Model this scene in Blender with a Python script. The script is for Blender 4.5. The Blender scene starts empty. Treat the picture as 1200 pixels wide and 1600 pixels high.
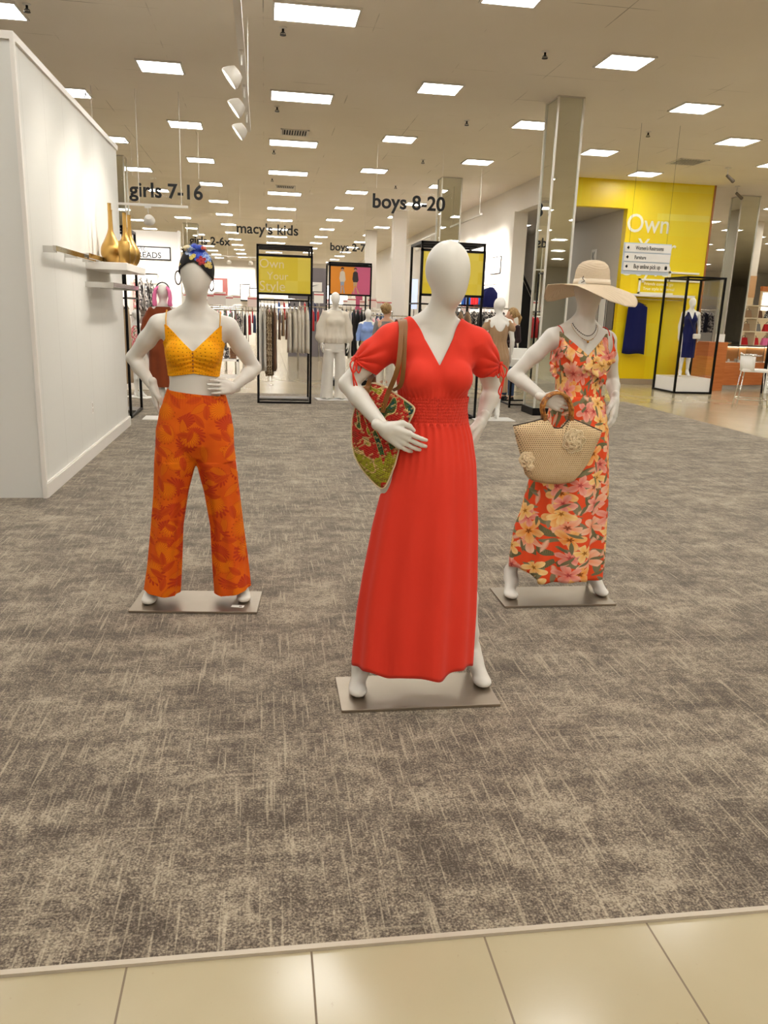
import bpy, math, random
import numpy as np
from mathutils import Vector, Matrix, Euler
from math import sin, cos, pi, radians, sqrt, atan2

scene = bpy.context.scene
COL = scene.collection

# ------------------------------------------------------------------ camera
cd = bpy.data.cameras.new('camera')
cam = bpy.data.objects.new('camera', cd)
COL.objects.link(cam)
R = Matrix(((0.98879794, 0.00383255, -0.14921105),
            (-0.14545902, 0.24891383, -0.95754038),
            (0.03347087, 0.96851805, 0.24668296)))
cam.matrix_world = Matrix.Translation((0, 0, 1.5)) @ R.to_4x4()
cd.sensor_fit = 'HORIZONTAL'
cd.sensor_width = 36.0
cd.lens = 36.0 * 1231.0 / 1200.0
cd.clip_start = 0.05
cd.clip_end = 200
scene.camera = cam

# ------------------------------------------------------------------ world, exposure
CEIL = 4.555
LIGHT = 26.5            # troffer radiance
SPOT = 40.0           # track heads, watts
world = bpy.data.worlds.new('world')
scene.world = world
world.use_nodes = True
bg = world.node_tree.nodes['Background']
bg.inputs[0].default_value = (0.97, 0.95, 0.90, 1)
bg.inputs[1].default_value = 0.95
scene.view_settings.view_transform = 'Standard'
scene.view_settings.look = 'None'
scene.view_settings.exposure = 0.0
scene.view_settings.gamma = 1.0
scene.view_settings.use_curve_mapping = False

# ------------------------------------------------------------------ helpers
def lin(c):
    r = []
    for v in c[:3]:
        v = v / 255.0
        r.append(v / 12.92 if v <= 0.04045 else ((v + 0.055) / 1.055) ** 2.4)
    return (r[0], r[1], r[2], 1.0)

def tag(o, label=None, cat=None, group=None, kind=None):
    if label: o['label'] = label
    if cat: o['category'] = cat
    if group: o['group'] = group
    if kind: o['kind'] = kind
    return o

def thing(name, label, cat, loc=(0, 0, 0), rz=0.0, group=None):
    o = bpy.data.objects.new(name, None)
    o.empty_display_size = 0.1
    COL.objects.link(o)
    o.location = loc
    o.rotation_euler = (0, 0, rz)
    return tag(o, label, cat, group)

def obj(name, vf, m, parent=None, smooth=False, uv=None, loc=None, sharp=None):
    """one mesh object out of (verts, faces)"""
    verts, faces = vf
    me = bpy.data.meshes.new(name)
    if isinstance(verts, np.ndarray) and isinstance(faces, np.ndarray):
        nv, nf = len(verts), len(faces)
        k = faces.shape[1]
        me.vertices.add(nv); me.vertices.foreach_set('co', verts.astype(np.float32).ravel())
        me.loops.add(nf * k); me.loops.foreach_set('vertex_index', faces.astype(np.int32).ravel())
        me.polygons.add(nf); me.polygons.foreach_set('loop_start', (np.arange(nf) * k).astype(np.int32))
        me.update(calc_edges=True)
    else:
        me.from_pydata([tuple(v) for v in verts], [], [tuple(f) for f in faces])
    me.validate()
    if uv is not None:
        lay = me.uv_layers.new(name='UVMap')
        idx = np.empty(len(me.loops), np.int32); me.loops.foreach_get('vertex_index', idx)
        lay.data.foreach_set('uv', np.asarray(uv, np.float32)[idx].ravel())
    if smooth:
        me.polygons.foreach_set('use_smooth', [True] * len(me.polygons))
        if sharp:
            me.set_sharp_from_angle(angle=radians(sharp))
    if m: me.materials.append(m)
    o = bpy.data.objects.new(name, me)
    COL.objects.link(o)
    if parent: o.parent = parent
    if loc: o.location = loc
    return o

def struct(name, vf, m, **k):
    o = obj(name, vf, m, **k)
    o['kind'] = 'structure'
    return o

def solid(o, t, offset=-1.0):
    md = o.modifiers.new('solid', 'SOLIDIFY'); md.thickness = t; md.offset = offset
    return o

def bevel(o, w, seg=2):
    md = o.modifiers.new('bevel', 'BEVEL'); md.width = w; md.segments = seg; md.limit_method = 'ANGLE'
    return o

def join(*parts):
    V, Fs = [], []
    for v, f in parts:
        n = len(V)
        V += [tuple(p) for p in v]
        Fs += [tuple(i + n for i in q) for q in f]
    return V, Fs

def move(vf, M):
    return [tuple(M @ Vector(v)) for v in vf[0]], vf[1]

def box(x0, x1, y0, y1, z0, z1):
    v = [(x0, y0, z0), (x1, y0, z0), (x1, y1, z0), (x0, y1, z0), (x0, y0, z1), (x1, y0, z1), (x1, y1, z1), (x0, y1, z1)]
    return v, [(0, 3, 2, 1), (4, 5, 6, 7), (0, 1, 5, 4), (1, 2, 6, 5), (2, 3, 7, 6), (3, 0, 4, 7)]

def cbox(c, s):
    return box(c[0] - s[0] / 2, c[0] + s[0] / 2, c[1] - s[1] / 2, c[1] + s[1] / 2, c[2] - s[2] / 2, c[2] + s[2] / 2)

def frames(P):
    """parallel transport frames along a polyline"""
    P = [Vector(p) for p in P]
    n = len(P); T = []
    for i in range(n):
        a = P[max(i - 1, 0)]; b = P[min(i + 1, n - 1)]
        t = (b - a); T.append(t.normalized() if t.length > 1e-9 else Vector((0, 0, 1)))
    u = T[0].orthogonal().normalized()
    out = []
    for i in range(n):
        u = (u - T[i] * u.dot(T[i]))
        u = u.normalized() if u.length > 1e-6 else T[i].orthogonal().normalized()
        out.append((P[i], T[i], u, T[i].cross(u)))
    return out

def tube(P, r, n=8, closed=False, cap=True, flat=None):
    """swept tube; r number or list; flat=(a,b) elliptical factors"""
    if closed: P = list(P) + [P[0]]
    fr = frames(P); V, Fs = [], []
    m = len(fr)
    for i, (p, t, u, w) in enumerate(fr):
        rr = r[i] if isinstance(r, (list, tuple)) else r
        for k in range(n):
            a = 2 * pi * k / n
            fa, fb = flat if flat else (1, 1)
            V.append(tuple(p + u * (cos(a) * rr * fa) + w * (sin(a) * rr * fb)))
    for i in range(m - 1):
        for k in range(n):
            a = i * n + k; b = i * n + (k + 1) % n
            Fs.append((a, b, b + n, a + n))
    if cap and not closed:
        Fs.append(tuple(range(n - 1, -1, -1))); Fs.append(tuple((m - 1) * n + k for k in range(n)))
    return V, Fs

def ribbon(P, w, side, t=0.0015):
    """flat strip of width w; side = vector giving the width direction"""
    V, Fs = [], []
    s = [Vector(x) if not isinstance(side, Vector) else side for x in ([side] * len(P) if isinstance(side, Vector) else side)]
    fr = frames(P)
    for i, (p, T, u, q) in enumerate(fr):
        sd = s[i] - T * s[i].dot(T); sd.normalize()
        nn = T.cross(sd)
        for a, b in ((-1, -1), (1, -1), (1, 1), (-1, 1)):
            V.append(tuple(p + sd * (a * w / 2) + nn * (b * t / 2)))
    for i in range(len(P) - 1):
        for k in range(4):
            a = i * 4 + k; b = i * 4 + (k + 1) % 4
            Fs.append((a, b, b + 4, a + 4))
    n = (len(P) - 1) * 4
    Fs += [(3, 2, 1, 0), (n, n + 1, n + 2, n + 3)]
    return V, Fs

def lathe(prof, n=24, c=(0, 0, 0)):
    V, Fs = [], []
    for r, z in prof:
        for k in range(n):
            a = 2 * pi * k / n
            V.append((c[0] + r * cos(a), c[1] + r * sin(a), c[2] + z))
    for i in range(len(prof) - 1):
        for k in range(n):
            a = i * n + k; b = i * n + (k + 1) % n
            Fs.append((a, b, b + n, a + n))
    if prof[0][0] > 1e-4: Fs.append(tuple(range(n - 1, -1, -1)))
    if prof[-1][0] > 1e-4: Fs.append(tuple((len(prof) - 1) * n + k for k in range(n)))
    return V, Fs

def rings(R_, closed=True, cap=False):
    """loft a list of rings (equal point count)"""
    V, Fs = [], []
    n = len(R_[0])
    for r in R_: V += [tuple(p) for p in r]
    for i in range(len(R_) - 1):
        for k in range(n if closed else n - 1):
            a = i * n + k; b = i * n + (k + 1) % n
            Fs.append((a, b, b + n, a + n))
    if cap:
        Fs.append(tuple(range(n - 1, -1, -1))); Fs.append(tuple((len(R_) - 1) * n + k for k in range(n)))
    return V, Fs

def catmull(P, n=6, closed=False):
    P = [Vector(p) for p in P]; out = []
    m = len(P)
    rng = range(m) if closed else range(m - 1)
    for i in rng:
        if closed: a, b, c, d = P[(i - 1) % m], P[i], P[(i + 1) % m], P[(i + 2) % m]
        else: a, b, c, d = P[max(i - 1, 0)], P[i], P[i + 1], P[min(i + 2, m - 1)]
        for k in range(n):
            t = k / n
            out.append(0.5 * ((2 * b) + (c - a) * t + (2 * a - 5 * b + 4 * c - d) * t * t + (3 * b - a - 3 * c + d) * t ** 3))
    if not closed: out.append(P[-1])
    return out

def bars(segs, w):
    """square section bars between points (axis aligned or not)"""
    out = []
    for a, b in segs:
        a, b = Vector(a), Vector(b)
        t = (b - a).normalized()
        up = Vector((0, 0, 1)) if abs(t.z) < 0.9 else Vector((0, 1, 0))
        s = t.cross(up).normalized() * w / 2; u = s.cross(t).normalized() * w / 2
        e = t * w / 2
        v = [p + q for p in (a - e, b + e) for q in (-s - u, s - u, s + u, -s + u)]
        out.append(([tuple(x) for x in v], [(0, 1, 2, 3)[::-1], (4, 5, 6, 7), (0, 1, 5, 4), (1, 2, 6, 5), (2, 3, 7, 6), (3, 0, 4, 7)]))
    return join(*out)

def text_mesh(s, size, extrude=0.004, weight=0.0, align='LEFT', spacing=1.0, sx=1.0):
    """lettering standing in the local xz plane, facing -y"""
    cu = bpy.data.curves.new('t', 'FONT'); cu.body = s; cu.size = size; cu.extrude = extrude; cu.offset = weight
    cu.align_x = align; cu.space_character = spacing; cu.resolution_u = 4
    o = bpy.data.objects.new('t', cu)
    COL.objects.link(o)
    dg = bpy.context.evaluated_depsgraph_get()
    me = bpy.data.meshes.new_from_object(o.evaluated_get(dg))
    V = [(v.co.x * sx, -v.co.z, v.co.y) for v in me.vertices]
    Fs = [tuple(p.vertices) for p in me.polygons]
    bpy.data.objects.remove(o); bpy.data.curves.remove(cu); bpy.data.meshes.remove(me)
    return V, Fs

def copy_tree(o, parent=None, loc=None, rz=None, label=None):
    c = o.copy(); COL.objects.link(c)
    if parent: c.parent = parent
    for ch in list(o.children): copy_tree(ch, c)
    if loc is not None: c.location = loc
    if rz is not None: c.rotation_euler = (0, 0, rz)
    if label: c['label'] = label
    return c

# ------------------------------------------------------------------ materials
class N:
    """small node-tree writer"""
    def __init__(s, name):
        s.m = bpy.data.materials.new(name); s.m.use_nodes = True
        s.t = s.m.node_tree; s.b = s.t.nodes['Principled BSDF']; s.o = s.t.nodes['Material Output']
    def n(s, typ, **k):
        x = s.t.nodes.new('ShaderNode' + typ)
        for a, v in k.items():
            if a[0] == '_': setattr(x, a[1:], v)
        return x
    def link(s, a, b): s.t.links.new(a, b)
    def put(s, sock, v):
        if isinstance(v, bpy.types.NodeSocket): s.link(v, sock)
        else: sock.default_value = v
    def math(s, op, a, b=0.0, c=0.0, clamp=False):
        x = s.n('Math'); x.operation = op; x.use_clamp = clamp
        s.put(x.inputs[0], a); s.put(x.inputs[1], b); s.put(x.inputs[2], c)
        return x.outputs[0]
    def vmath(s, op, a, b=(0, 0, 0), scale=1.0):
        x = s.n('VectorMath'); x.operation = op
        s.put(x.inputs[0], a); s.put(x.inputs[1], b)
        if op == 'SCALE': s.put(x.inputs[3], scale)
        return x.outputs[1] if op in ('LENGTH', 'DISTANCE', 'DOT_PRODUCT') else x.outputs[0]
    def coord(s, which='Object'): return s.n('TexCoord').outputs[which]
    def sep(s, v):
        x = s.n('SeparateXYZ'); s.put(x.inputs[0], v); return x.outputs
    def comb(s, x, y, z=0.0):
        c = s.n('CombineXYZ')
        for i, v in enumerate((x, y, z)): s.put(c.inputs[i], v)
        return c.outputs[0]
    def noise(s, v, scale, detail=2.0, rough=0.5, dist=0.0):
        x = s.n('TexNoise'); s.put(x.inputs['Vector'], v); x.inputs['Scale'].default_value = scale
        x.inputs['Detail'].default_value = detail; x.inputs['Roughness'].default_value = rough
        x.inputs['Distortion'].default_value = dist
        return x.outputs['Fac']
    def ramp(s, f, stops, interp='LINEAR'):
        x = s.n('ValToRGB'); s.put(x.inputs[0], f); cr = x.color_ramp; cr.interpolation = interp
        while len(cr.elements) < len(stops): cr.elements.new(0.5)
        for e, (p, c) in zip(cr.elements, stops):
            e.position = p; e.color = c if len(c) == 4 else (*c, 1)
        return x.outputs[0]
    def mix(s, f, a, b, mode='MIX'):
        x = s.n('Mix'); x.data_type = 'RGBA'; x.blend_type = mode
        s.put(x.inputs[0], f); s.put(x.inputs[6], a); s.put(x.inputs[7], b)
        return x.outputs[2]
    def gt(s, a, b): return s.math('GREATER_THAN', a, b)
    def lt(s, a, b): return s.math('LESS_THAN', a, b)
    def bump(s, h, strength=0.3, dist=0.01):
        x = s.n('Bump'); s.put(x.inputs['Height'], h); x.inputs['Strength'].default_value = strength
        x.inputs['Distance'].default_value = dist
        s.link(x.outputs[0], s.b.inputs['Normal'])
    def set(s, color=None, rough=None, metal=None, spec=None):
        if color is not None: s.put(s.b.inputs['Base Color'], color)
        if rough is not None: s.put(s.b.inputs['Roughness'], rough)
        if metal is not None: s.put(s.b.inputs['Metallic'], metal)
        if spec is not None: s.put(s.b.inputs['Specular IOR Level'], spec)
        return s.m

def plain(name, rgb, rough=0.6, metal=0.0, spec=0.4, var=0.04, bump=0.0, bscale=200.0):
    w = N(name)
    c = lin(rgb)
    co = w.coord('Object')
    if var > 0:
        f = w.noise(co, 6.0, 3.0)
        c = w.mix(f, tuple([x * (1 - var) for x in c[:3]] + [1]), tuple([min(1, x * (1 + var)) for x in c[:3]] + [1]))
    w.set(c, rough, metal, spec)
    if bump > 0: w.bump(w.noise(co, bscale, 2.0), bump, 0.002)
    return w.m

def cloth(name, rgb, rough=0.85, weave=900.0, bump=0.15, var=0.06, fold=0.0):
    w = N(name); c = lin(rgb); co = w.coord('Object')
    f = w.noise(co, 9.0, 3.0)
    col = w.mix(f, tuple([x * (1 - var) for x in c[:3]] + [1]), tuple([min(1, x * (1 + var)) for x in c[:3]] + [1]))
    w.set(col, rough, 0.0, 0.2)
    w.b.inputs['Sheen Weight'].default_value = 0.15
    w.bump(w.noise(co, weave, 1.0), bump, 0.001)
    return w.m

def emit(name, rgb, strength):
    w = N(name)
    w.b.inputs['Base Color'].default_value = (0.8, 0.8, 0.8, 1)
    w.b.inputs['Emission Color'].default_value = lin(rgb)
    w.b.inputs['Emission Strength'].default_value = strength
    return w.m
# ================================================================== surface materials
def m_carpet():
    w = N('carpet_mat'); co = w.coord('Object'); s = w.sep(co)
    x, y = s[0], s[1]
    def aniso(ax, ay, off, det=2.0, ro=0.5):
        v = w.comb(w.math('MULTIPLY', x, ax), w.math('MULTIPLY', y, ay), off)
        return w.noise(v, 1.0, det, ro)
    patch = w.noise(w.comb(w.math('MULTIPLY', x, 1.7), w.math('MULTIPLY', y, 2.0), 0), 1.0, 3.0, 0.6)
    blocks = aniso(5.0, 8.0, 3.0, 3.0, 0.65)
    fine = aniso(26.0, 14.0, 7.0, 2.0, 0.6)
    base = w.math('ADD', w.math('ADD', w.math('MULTIPLY', patch, 0.55), w.math('MULTIPLY', blocks, 0.75)), w.math('MULTIPLY', fine, 0.35))
    base = w.math('ADD', w.math('MULTIPLY', w.math('SUBTRACT', base, 0.825), 1.8), 0.5)
    speck = w.noise(co, 150.0, 1.0, 0.6)
    speck2 = w.noise(co, 60.0, 1.0, 0.5)
    f = w.math('ADD', base, w.math('MULTIPLY', w.math('SUBTRACT', speck, 0.5), 1.75))
    f = w.math('ADD', f, w.math('MULTIPLY', w.math('SUBTRACT', speck2, 0.5), 0.7))
    col = w.ramp(f, [(0.12, lin((62, 52, 43))), (0.42, lin((98, 86, 74))), (0.68, lin((132, 119, 102))), (0.95, lin((164, 151, 131)))])
    # thin cream streaks along y, shorter ones along x in places
    st1 = aniso(84.0, 3.4, 11.0, 1.0, 0.5)
    st3 = aniso(140.0, 6.0, 51.0, 1.0, 0.5)
    st2 = aniso(4.5, 60.0, 23.0, 1.0, 0.5)
    gate = aniso(1.8, 1.4, 31.0, 1.0)
    a = w.math('MULTIPLY', w.math('SUBTRACT', st1, 0.60), 10.0, clamp=True)
    a3 = w.math('MULTIPLY', w.math('SUBTRACT', st3, 0.62), 8.0, clamp=True)
    b = w.math('MULTIPLY', w.math('SUBTRACT', st2, 0.60), 9.0, clamp=True)
    b = w.math('MULTIPLY', b, w.math('MULTIPLY', w.math('SUBTRACT', gate, 0.45), 8.0, clamp=True))
    br = w.math('ADD', 0.25, w.math('MULTIPLY', speck, 0.9), clamp=True)
    k = w.math('MULTIPLY', w.math('MAXIMUM', w.math('MAXIMUM', a, w.math('MULTIPLY', a3, 0.6)), w.math('MULTIPLY', b, 0.6)), br)
    col = w.mix(w.math('MULTIPLY', k, 0.75), col, lin((182, 168, 145)))
    w.set(col, 0.95, 0, 0.1)
    w.b.inputs['Sheen Weight'].default_value = 0.26
    w.b.inputs['Sheen Roughness'].default_value = 0.6
    w.b.inputs['Sheen Tint'].default_value = (0.95, 0.88, 0.78, 1)
    w.bump(speck, 0.5, 0.004)
    return w.m

def m_tile():
    w = N('tile_mat'); co = w.coord('Object'); s = w.sep(co)
    def line(v, off, size, wd):
        f = w.math('FRACT', w.math('DIVIDE', w.math('ADD', v, off), size))
        d = w.math('MULTIPLY', w.math('SUBTRACT', 0.5, w.math('ABSOLUTE', w.math('SUBTRACT', f, 0.5))), size)
        return w.lt(d, wd)
    l = w.math('MAXIMUM', line(s[0], 0.326 + 4.29, 0.4293, 0.0026), line(s[1], -1.61 + 10 * 0.4293, 0.4293, 0.0026))
    n = w.noise(co, 1.3, 4.0)
    n2 = w.noise(co, 60.0, 2.0)
    c = w.ramp(n, [(0.35, lin((172, 158, 128))), (0.65, lin((180, 167, 138)))])
    c = w.mix(w.math('MULTIPLY', w.gt(n2, 0.74), 0.25), c, lin((150, 130, 105)))
    c = w.mix(l, c, lin((120, 104, 84)))
    r = w.mix(l, (0.17, 0.17, 0.17, 1), (0.7, 0.7, 0.7, 1))
    w.set(c, r, 0, 0.42)
    w.bump(w.math('SUBTRACT', 1.0, l), 0.25, 0.001)
    return w.m

def m_ceiling():
    w = N('ceiling_mat'); co = w.coord('Object'); s = w.sep(co)
    def line(v, size, wd):
        f = w.math('FRACT', w.math('DIVIDE', w.math('ADD', v, 61.0), size))
        d = w.math('MULTIPLY', w.math('SUBTRACT', 0.5, w.math('ABSOLUTE', w.math('SUBTRACT', f, 0.5))), size)
        return w.lt(d, wd)
    l = w.math('MAXIMUM', line(s[0], 1.22, 0.006), line(s[1], 1.22, 0.006))
    g = w.ramp(w.noise(co, 0.9, 3.0, 0.6), [(0.52, (0, 0, 0)), (0.66, (1, 1, 1))])
    n = w.noise(co, 0.5, 3.0)
    c = w.ramp(n, [(0.3, lin((236, 226, 210))), (0.7, lin((242, 233, 219)))])
    c = w.mix(w.math('MULTIPLY', w.math('MULTIPLY', l, g), 0.6), c, lin((120, 104, 84)))
    w.set(c, 0.9, 0, 0.1)
    w.bump(w.noise(co, 120.0, 2.0), 0.1, 0.003)
    return w.m

def m_paint(name, rgb, grooves=0.0, axis=1, off=0.0, rough=0.55):
    w = N(name); co = w.coord('Object'); c = lin(rgb)
    col = w.mix(w.noise(co, 1.2, 3.0), tuple([v * 0.96 for v in c[:3]] + [1]), c)
    if grooves:
        s = w.sep(co)[axis]
        f = w.math('FRACT', w.math('DIVIDE', w.math('ADD', s, 50.0 + off), grooves))
        l = w.lt(f, 0.008)
        col = w.mix(w.math('MULTIPLY', l, 0.35), col, lin((150, 138, 122)))
    w.set(col, rough, 0, 0.3)
    return w.m

def m_yellowwall():
    """yellow vinyl graphic of overlapping translucent rectangles"""
    w = N('yellow_graphic_mat'); co = w.coord('Object'); s = w.sep(co)
    def cells(sx, sz, ox, oz):
        v = w.comb(w.math('FLOOR', w.math('MULTIPLY', w.math('ADD', s[0], ox), sx)),
                   w.math('FLOOR', w.math('MULTIPLY', w.math('ADD', s[2], oz), sz)), 0)
        n = w.n('TexWhiteNoise'); w.put(n.inputs['Vector'], v); return n.outputs['Value']
    a = cells(0.95, 1.3, 40.3, 40.1); b = cells(1.7, 1.1, 43.9, 41.7); c_ = cells(0.6, 2.1, 44.4, 42.3)
    f = w.math('MULTIPLY', w.math('ADD', w.math('ADD', a, b), c_), 0.333)
    c = w.ramp(f, [(0.2, lin((240, 206, 6))), (0.45, lin((244, 216, 12))), (0.7, lin((242, 220, 36))), (0.9, lin((247, 232, 90)))])
    w.set(c, 0.35, 0, 0.5)
    return w.m

def m_glass(name='glass_mat', tint=(1, 1, 1, 1), refl=0.08):
    w = N(name)
    tr = w.n('BsdfTransparent'); tr.inputs[0].default_value = tint
    gl = w.n('BsdfGlossy'); gl.inputs['Roughness'].default_value = 0.02
    lw = w.n('LayerWeight'); lw.inputs['Blend'].default_value = 0.25
    f = w.math('ADD', w.math('MULTIPLY', lw.outputs['Fresnel'], 0.10), refl * 0.25)
    mx = w.n('MixShader'); w.link(f, mx.inputs[0]); w.link(tr.outputs[0], mx.inputs[1]); w.link(gl.outputs[0], mx.inputs[2])
    w.link(mx.outputs[0], w.o.inputs['Surface'])
    return w.m

def m_brushed(name, rgb, rough=0.28):
    w = N(name); co = w.coord('Object'); s = w.sep(co)
    v = w.comb(w.math('MULTIPLY', s[0], 3.0), w.math('MULTIPLY', s[1], 260.0), s[2])
    n = w.noise(v, 1.0, 3.0)
    sm = w.noise(co, 7.0, 3.0)
    w.set(w.mix(n, tuple([c * 0.92 for c in lin(rgb)[:3]] + [1]), lin(rgb)),
          w.math('ADD', rough, w.math('MULTIPLY', sm, 0.18)), 1.0)
    w.bump(n, 0.05, 0.001)
    return w.m

def m_wood(name, a, b, rough=0.4):
    w = N(name); co = w.coord('Object'); s = w.sep(co)
    v = w.comb(w.math('MULTIPLY', s[0], 1.2), w.math('MULTIPLY', s[1], 1.2), w.math('MULTIPLY', s[2], 16.0))
    n = w.noise(v, 1.5, 4.0, 0.6, 0.4)
    w.set(w.ramp(n, [(0.3, lin(a)), (0.7, lin(b))]), rough, 0, 0.4)
    return w.m

M = {}
M['carpet'] = m_carpet(); M['tile'] = m_tile(); M['ceiling'] = m_ceiling()
M['white_wall'] = m_paint('white_wall_mat', (236, 229, 219))
M['panel_wall'] = m_paint('panel_wall_mat', (228, 226, 219), grooves=0.61, axis=1, off=0.3)
M['grey_wall'] = m_paint('grey_wall_mat', (206, 198, 186))
M['yellow_wall'] = m_yellowwall()
M['trim'] = m_paint('trim_mat', (240, 234, 226), rough=0.35)
M['black_metal'] = plain('black_metal_mat', (20, 17, 17), 0.4, 0.6, var=0.0)
M['chrome'] = plain('chrome_mat', (205, 203, 198), 0.12, 1.0, var=0.0)
M['mirror'] = plain('mirror_mat', (222, 224, 214), 0.012, 1.0, var=0.0)
M['strip'] = plain('column_trim_mat', (226, 222, 212), 0.3, 0.3, var=0.0)
M['steel'] = m_brushed('brushed_steel_mat', (166, 154, 139), 0.3)
M['gold'] = m_brushed('gold_mat', (188, 150, 84), 0.26)
M['glass'] = m_glass()
M['acrylic'] = m_glass('acrylic_mat', (0.985, 0.985, 0.98, 1), 0.0)
M['white_gloss'] = plain('white_lacquer_mat', (242, 238, 232), 0.3, var=0.01)
M['white_matte'] = plain('white_matte_mat', (240, 236, 228), 0.6, var=0.01)
M['black_matte'] = plain('black_matte_mat', (16, 14, 15), 0.7, var=0.0)
M['letter'] = plain('black_letter_mat', (14, 12, 12), 0.5, var=0.0)
M['letter_white'] = plain('white_letter_mat', (244, 240, 220), 0.6, var=0.0)
M['wood'] = m_wood('orange_wood_mat', (188, 104, 50), (206, 126, 70))
M['diffuser'] = emit('diffuser_mat', (251, 251, 247), LIGHT)
M['fixture'] = plain('fixture_white_mat', (228, 222, 212), 0.5, var=0.0)
M['mannequin'] = plain('mannequin_gloss_mat', (218, 213, 203), 0.33, var=0.0, spec=0.45)
M['mannequin_white'] = plain('mannequin_white_mat', (234, 230, 222), 0.5, var=0.0)
M['dark_lining'] = plain('dark_lining_mat', (60, 42, 28), 0.9, var=0.1)

# ================================================================== floor, ceiling, walls
struct('floor', box(-16, 40, -26, 72, -0.1, 0.0), M['tile'])
def poly_slab(P, z0, z1):
    n = len(P)
    V = [(x, y, z0) for x, y in P] + [(x, y, z1) for x, y in P]
    return V, [tuple(range(n - 1, -1, -1)), tuple(range(n, 2 * n))] + [(k, (k + 1) % n, (k + 1) % n + n, k + n) for k in range(n)]
struct('floor_carpet', poly_slab([(-16, 1.625), (6.72, 1.585), (6.72, 14.05), (-0.2, 14.36), (-16, 14.8)], 0.0, 0.006), M['carpet'])
struct('trim_1', poly_slab([(-16, 1.608), (6.73, 1.568), (6.73, 1.583), (-16, 1.623)], 0.0, 0.009), plain('edge_strip_mat', (186, 174, 156), 0.4, 0.2, var=0))
struct('ceiling', box(-16, 40, -26, 72, CEIL, CEIL + 0.15), M['ceiling'])

# partition on the left: boxed wall with a panelled side
struct('wall_left', box(-2.03, -1.69, 6.28, 10.22, 0.0, 3.235), M['panel_wall'])
struct('wall_left_return', box(-16, -2.03, 6.56, 6.80, 0.0, 3.235), M['white_wall'])
struct('trim_2', join(box(-1.70, -1.672, 6.262, 6.281, 0.0, 3.25), box(-1.689, -1.672, 6.281, 6.305, 0.125, 3.25), box(-1.70, -1.672, 6.305, 10.235, 3.20, 3.25), box(-2.045, -1.70, 6.262, 6.28, 3.20, 3.25)), M['trim'])
struct('baseboard_left', join(box(-1.689, -1.665, 6.282, 10.25, 0.0, 0.115), box(-1.689, -1.672, 6.282, 10.24, 0.115, 0.124)), M['trim'])
struct('wall_far_left', box(-16.2, -16, -26, 72, 0, CEIL), M['white_wall'])
struct('wall_front', box(-16, 40, -26.2, -26, 0, CEIL), M['white_wall'])
struct('wall_back', box(-16, 6.1, 57.5, 57.8, 0, CEIL), M['white_wall'])
struct('wall_back_right', box(10.3, 40, 47.0, 47.3, 0, CEIL), M['white_wall'])
struct('wall_far_right', box(40, 40.2, -26, 72, 0, CEIL), M['white_wall'])
# right wall of the children's department with the opening to the escalator
struct('wall_right', join(box(6.1, 6.34, 20.0, 57.5, 0, CEIL), box(6.1, 6.34, 18.1, 20.0, 3.955, CEIL)), M['white_wall'])
struct('trim_3', box(6.02, 6.36, 19.66, 20.0, 0, 3.955), M['white_wall'])
# yellow graphic wall
struct('wall_yellow', join(box(8.2, 10.25, 18.1, 18.3, 0, CEIL), box(6.341, 8.2, 18.1, 18.3, 3.955, CEIL)), M['yellow_wall'])
struct('wall_yellow_side', box(8.201, 10.27, 18.301, 47.0, 0, CEIL), M['grey_wall'])
struct('trim_4', box(10.25, 10.29, 18.08, 18.32, 0, CEIL), plain('copper_edge_mat', (170, 112, 70), 0.4, 0.2, var=0))
struct('baseboard_yellow', box(8.2, 10.25, 18.06, 18.1, 0.0, 0.13), plain('taupe_base_mat', (168, 150, 126), 0.5, var=0))
struct('wall_recess', join(box(6.341, 8.2, 26.0, 26.2, 0, 3.955), box(6.341, 8.2, 18.301, 26.2, 3.956, 4.1)), M['grey_wall'])
# escalator flank seen through the opening
esc = thing('escalator', 'black sloping escalator side in the recess beside the yellow wall', 'escalator', (7.2, 21.6, 0))
obj('balustrade', ([(-0.85, -0.3, 0.0), (0.9, -0.3, 0.0), (0.9, -0.3, 0.35), (-0.85, -0.3, 3.35), (-0.85, 0.6, 0.0), (0.9, 0.6, 0.0), (0.9, 0.6, 0.35), (-0.85, 0.6, 3.35)],
    [(0, 1, 2, 3), (7, 6, 5, 4), (1, 5, 6, 2), (3, 2, 6, 7), (0, 3, 7, 4), (0, 4, 5, 1)]), M['black_matte'], esc)
obj('handrail', tube([(-0.85, -0.34, 3.43), (0.0, -0.34, 1.97), (0.9, -0.34, 0.43)], 0.035, 8), M['black_metal'], esc)

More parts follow.
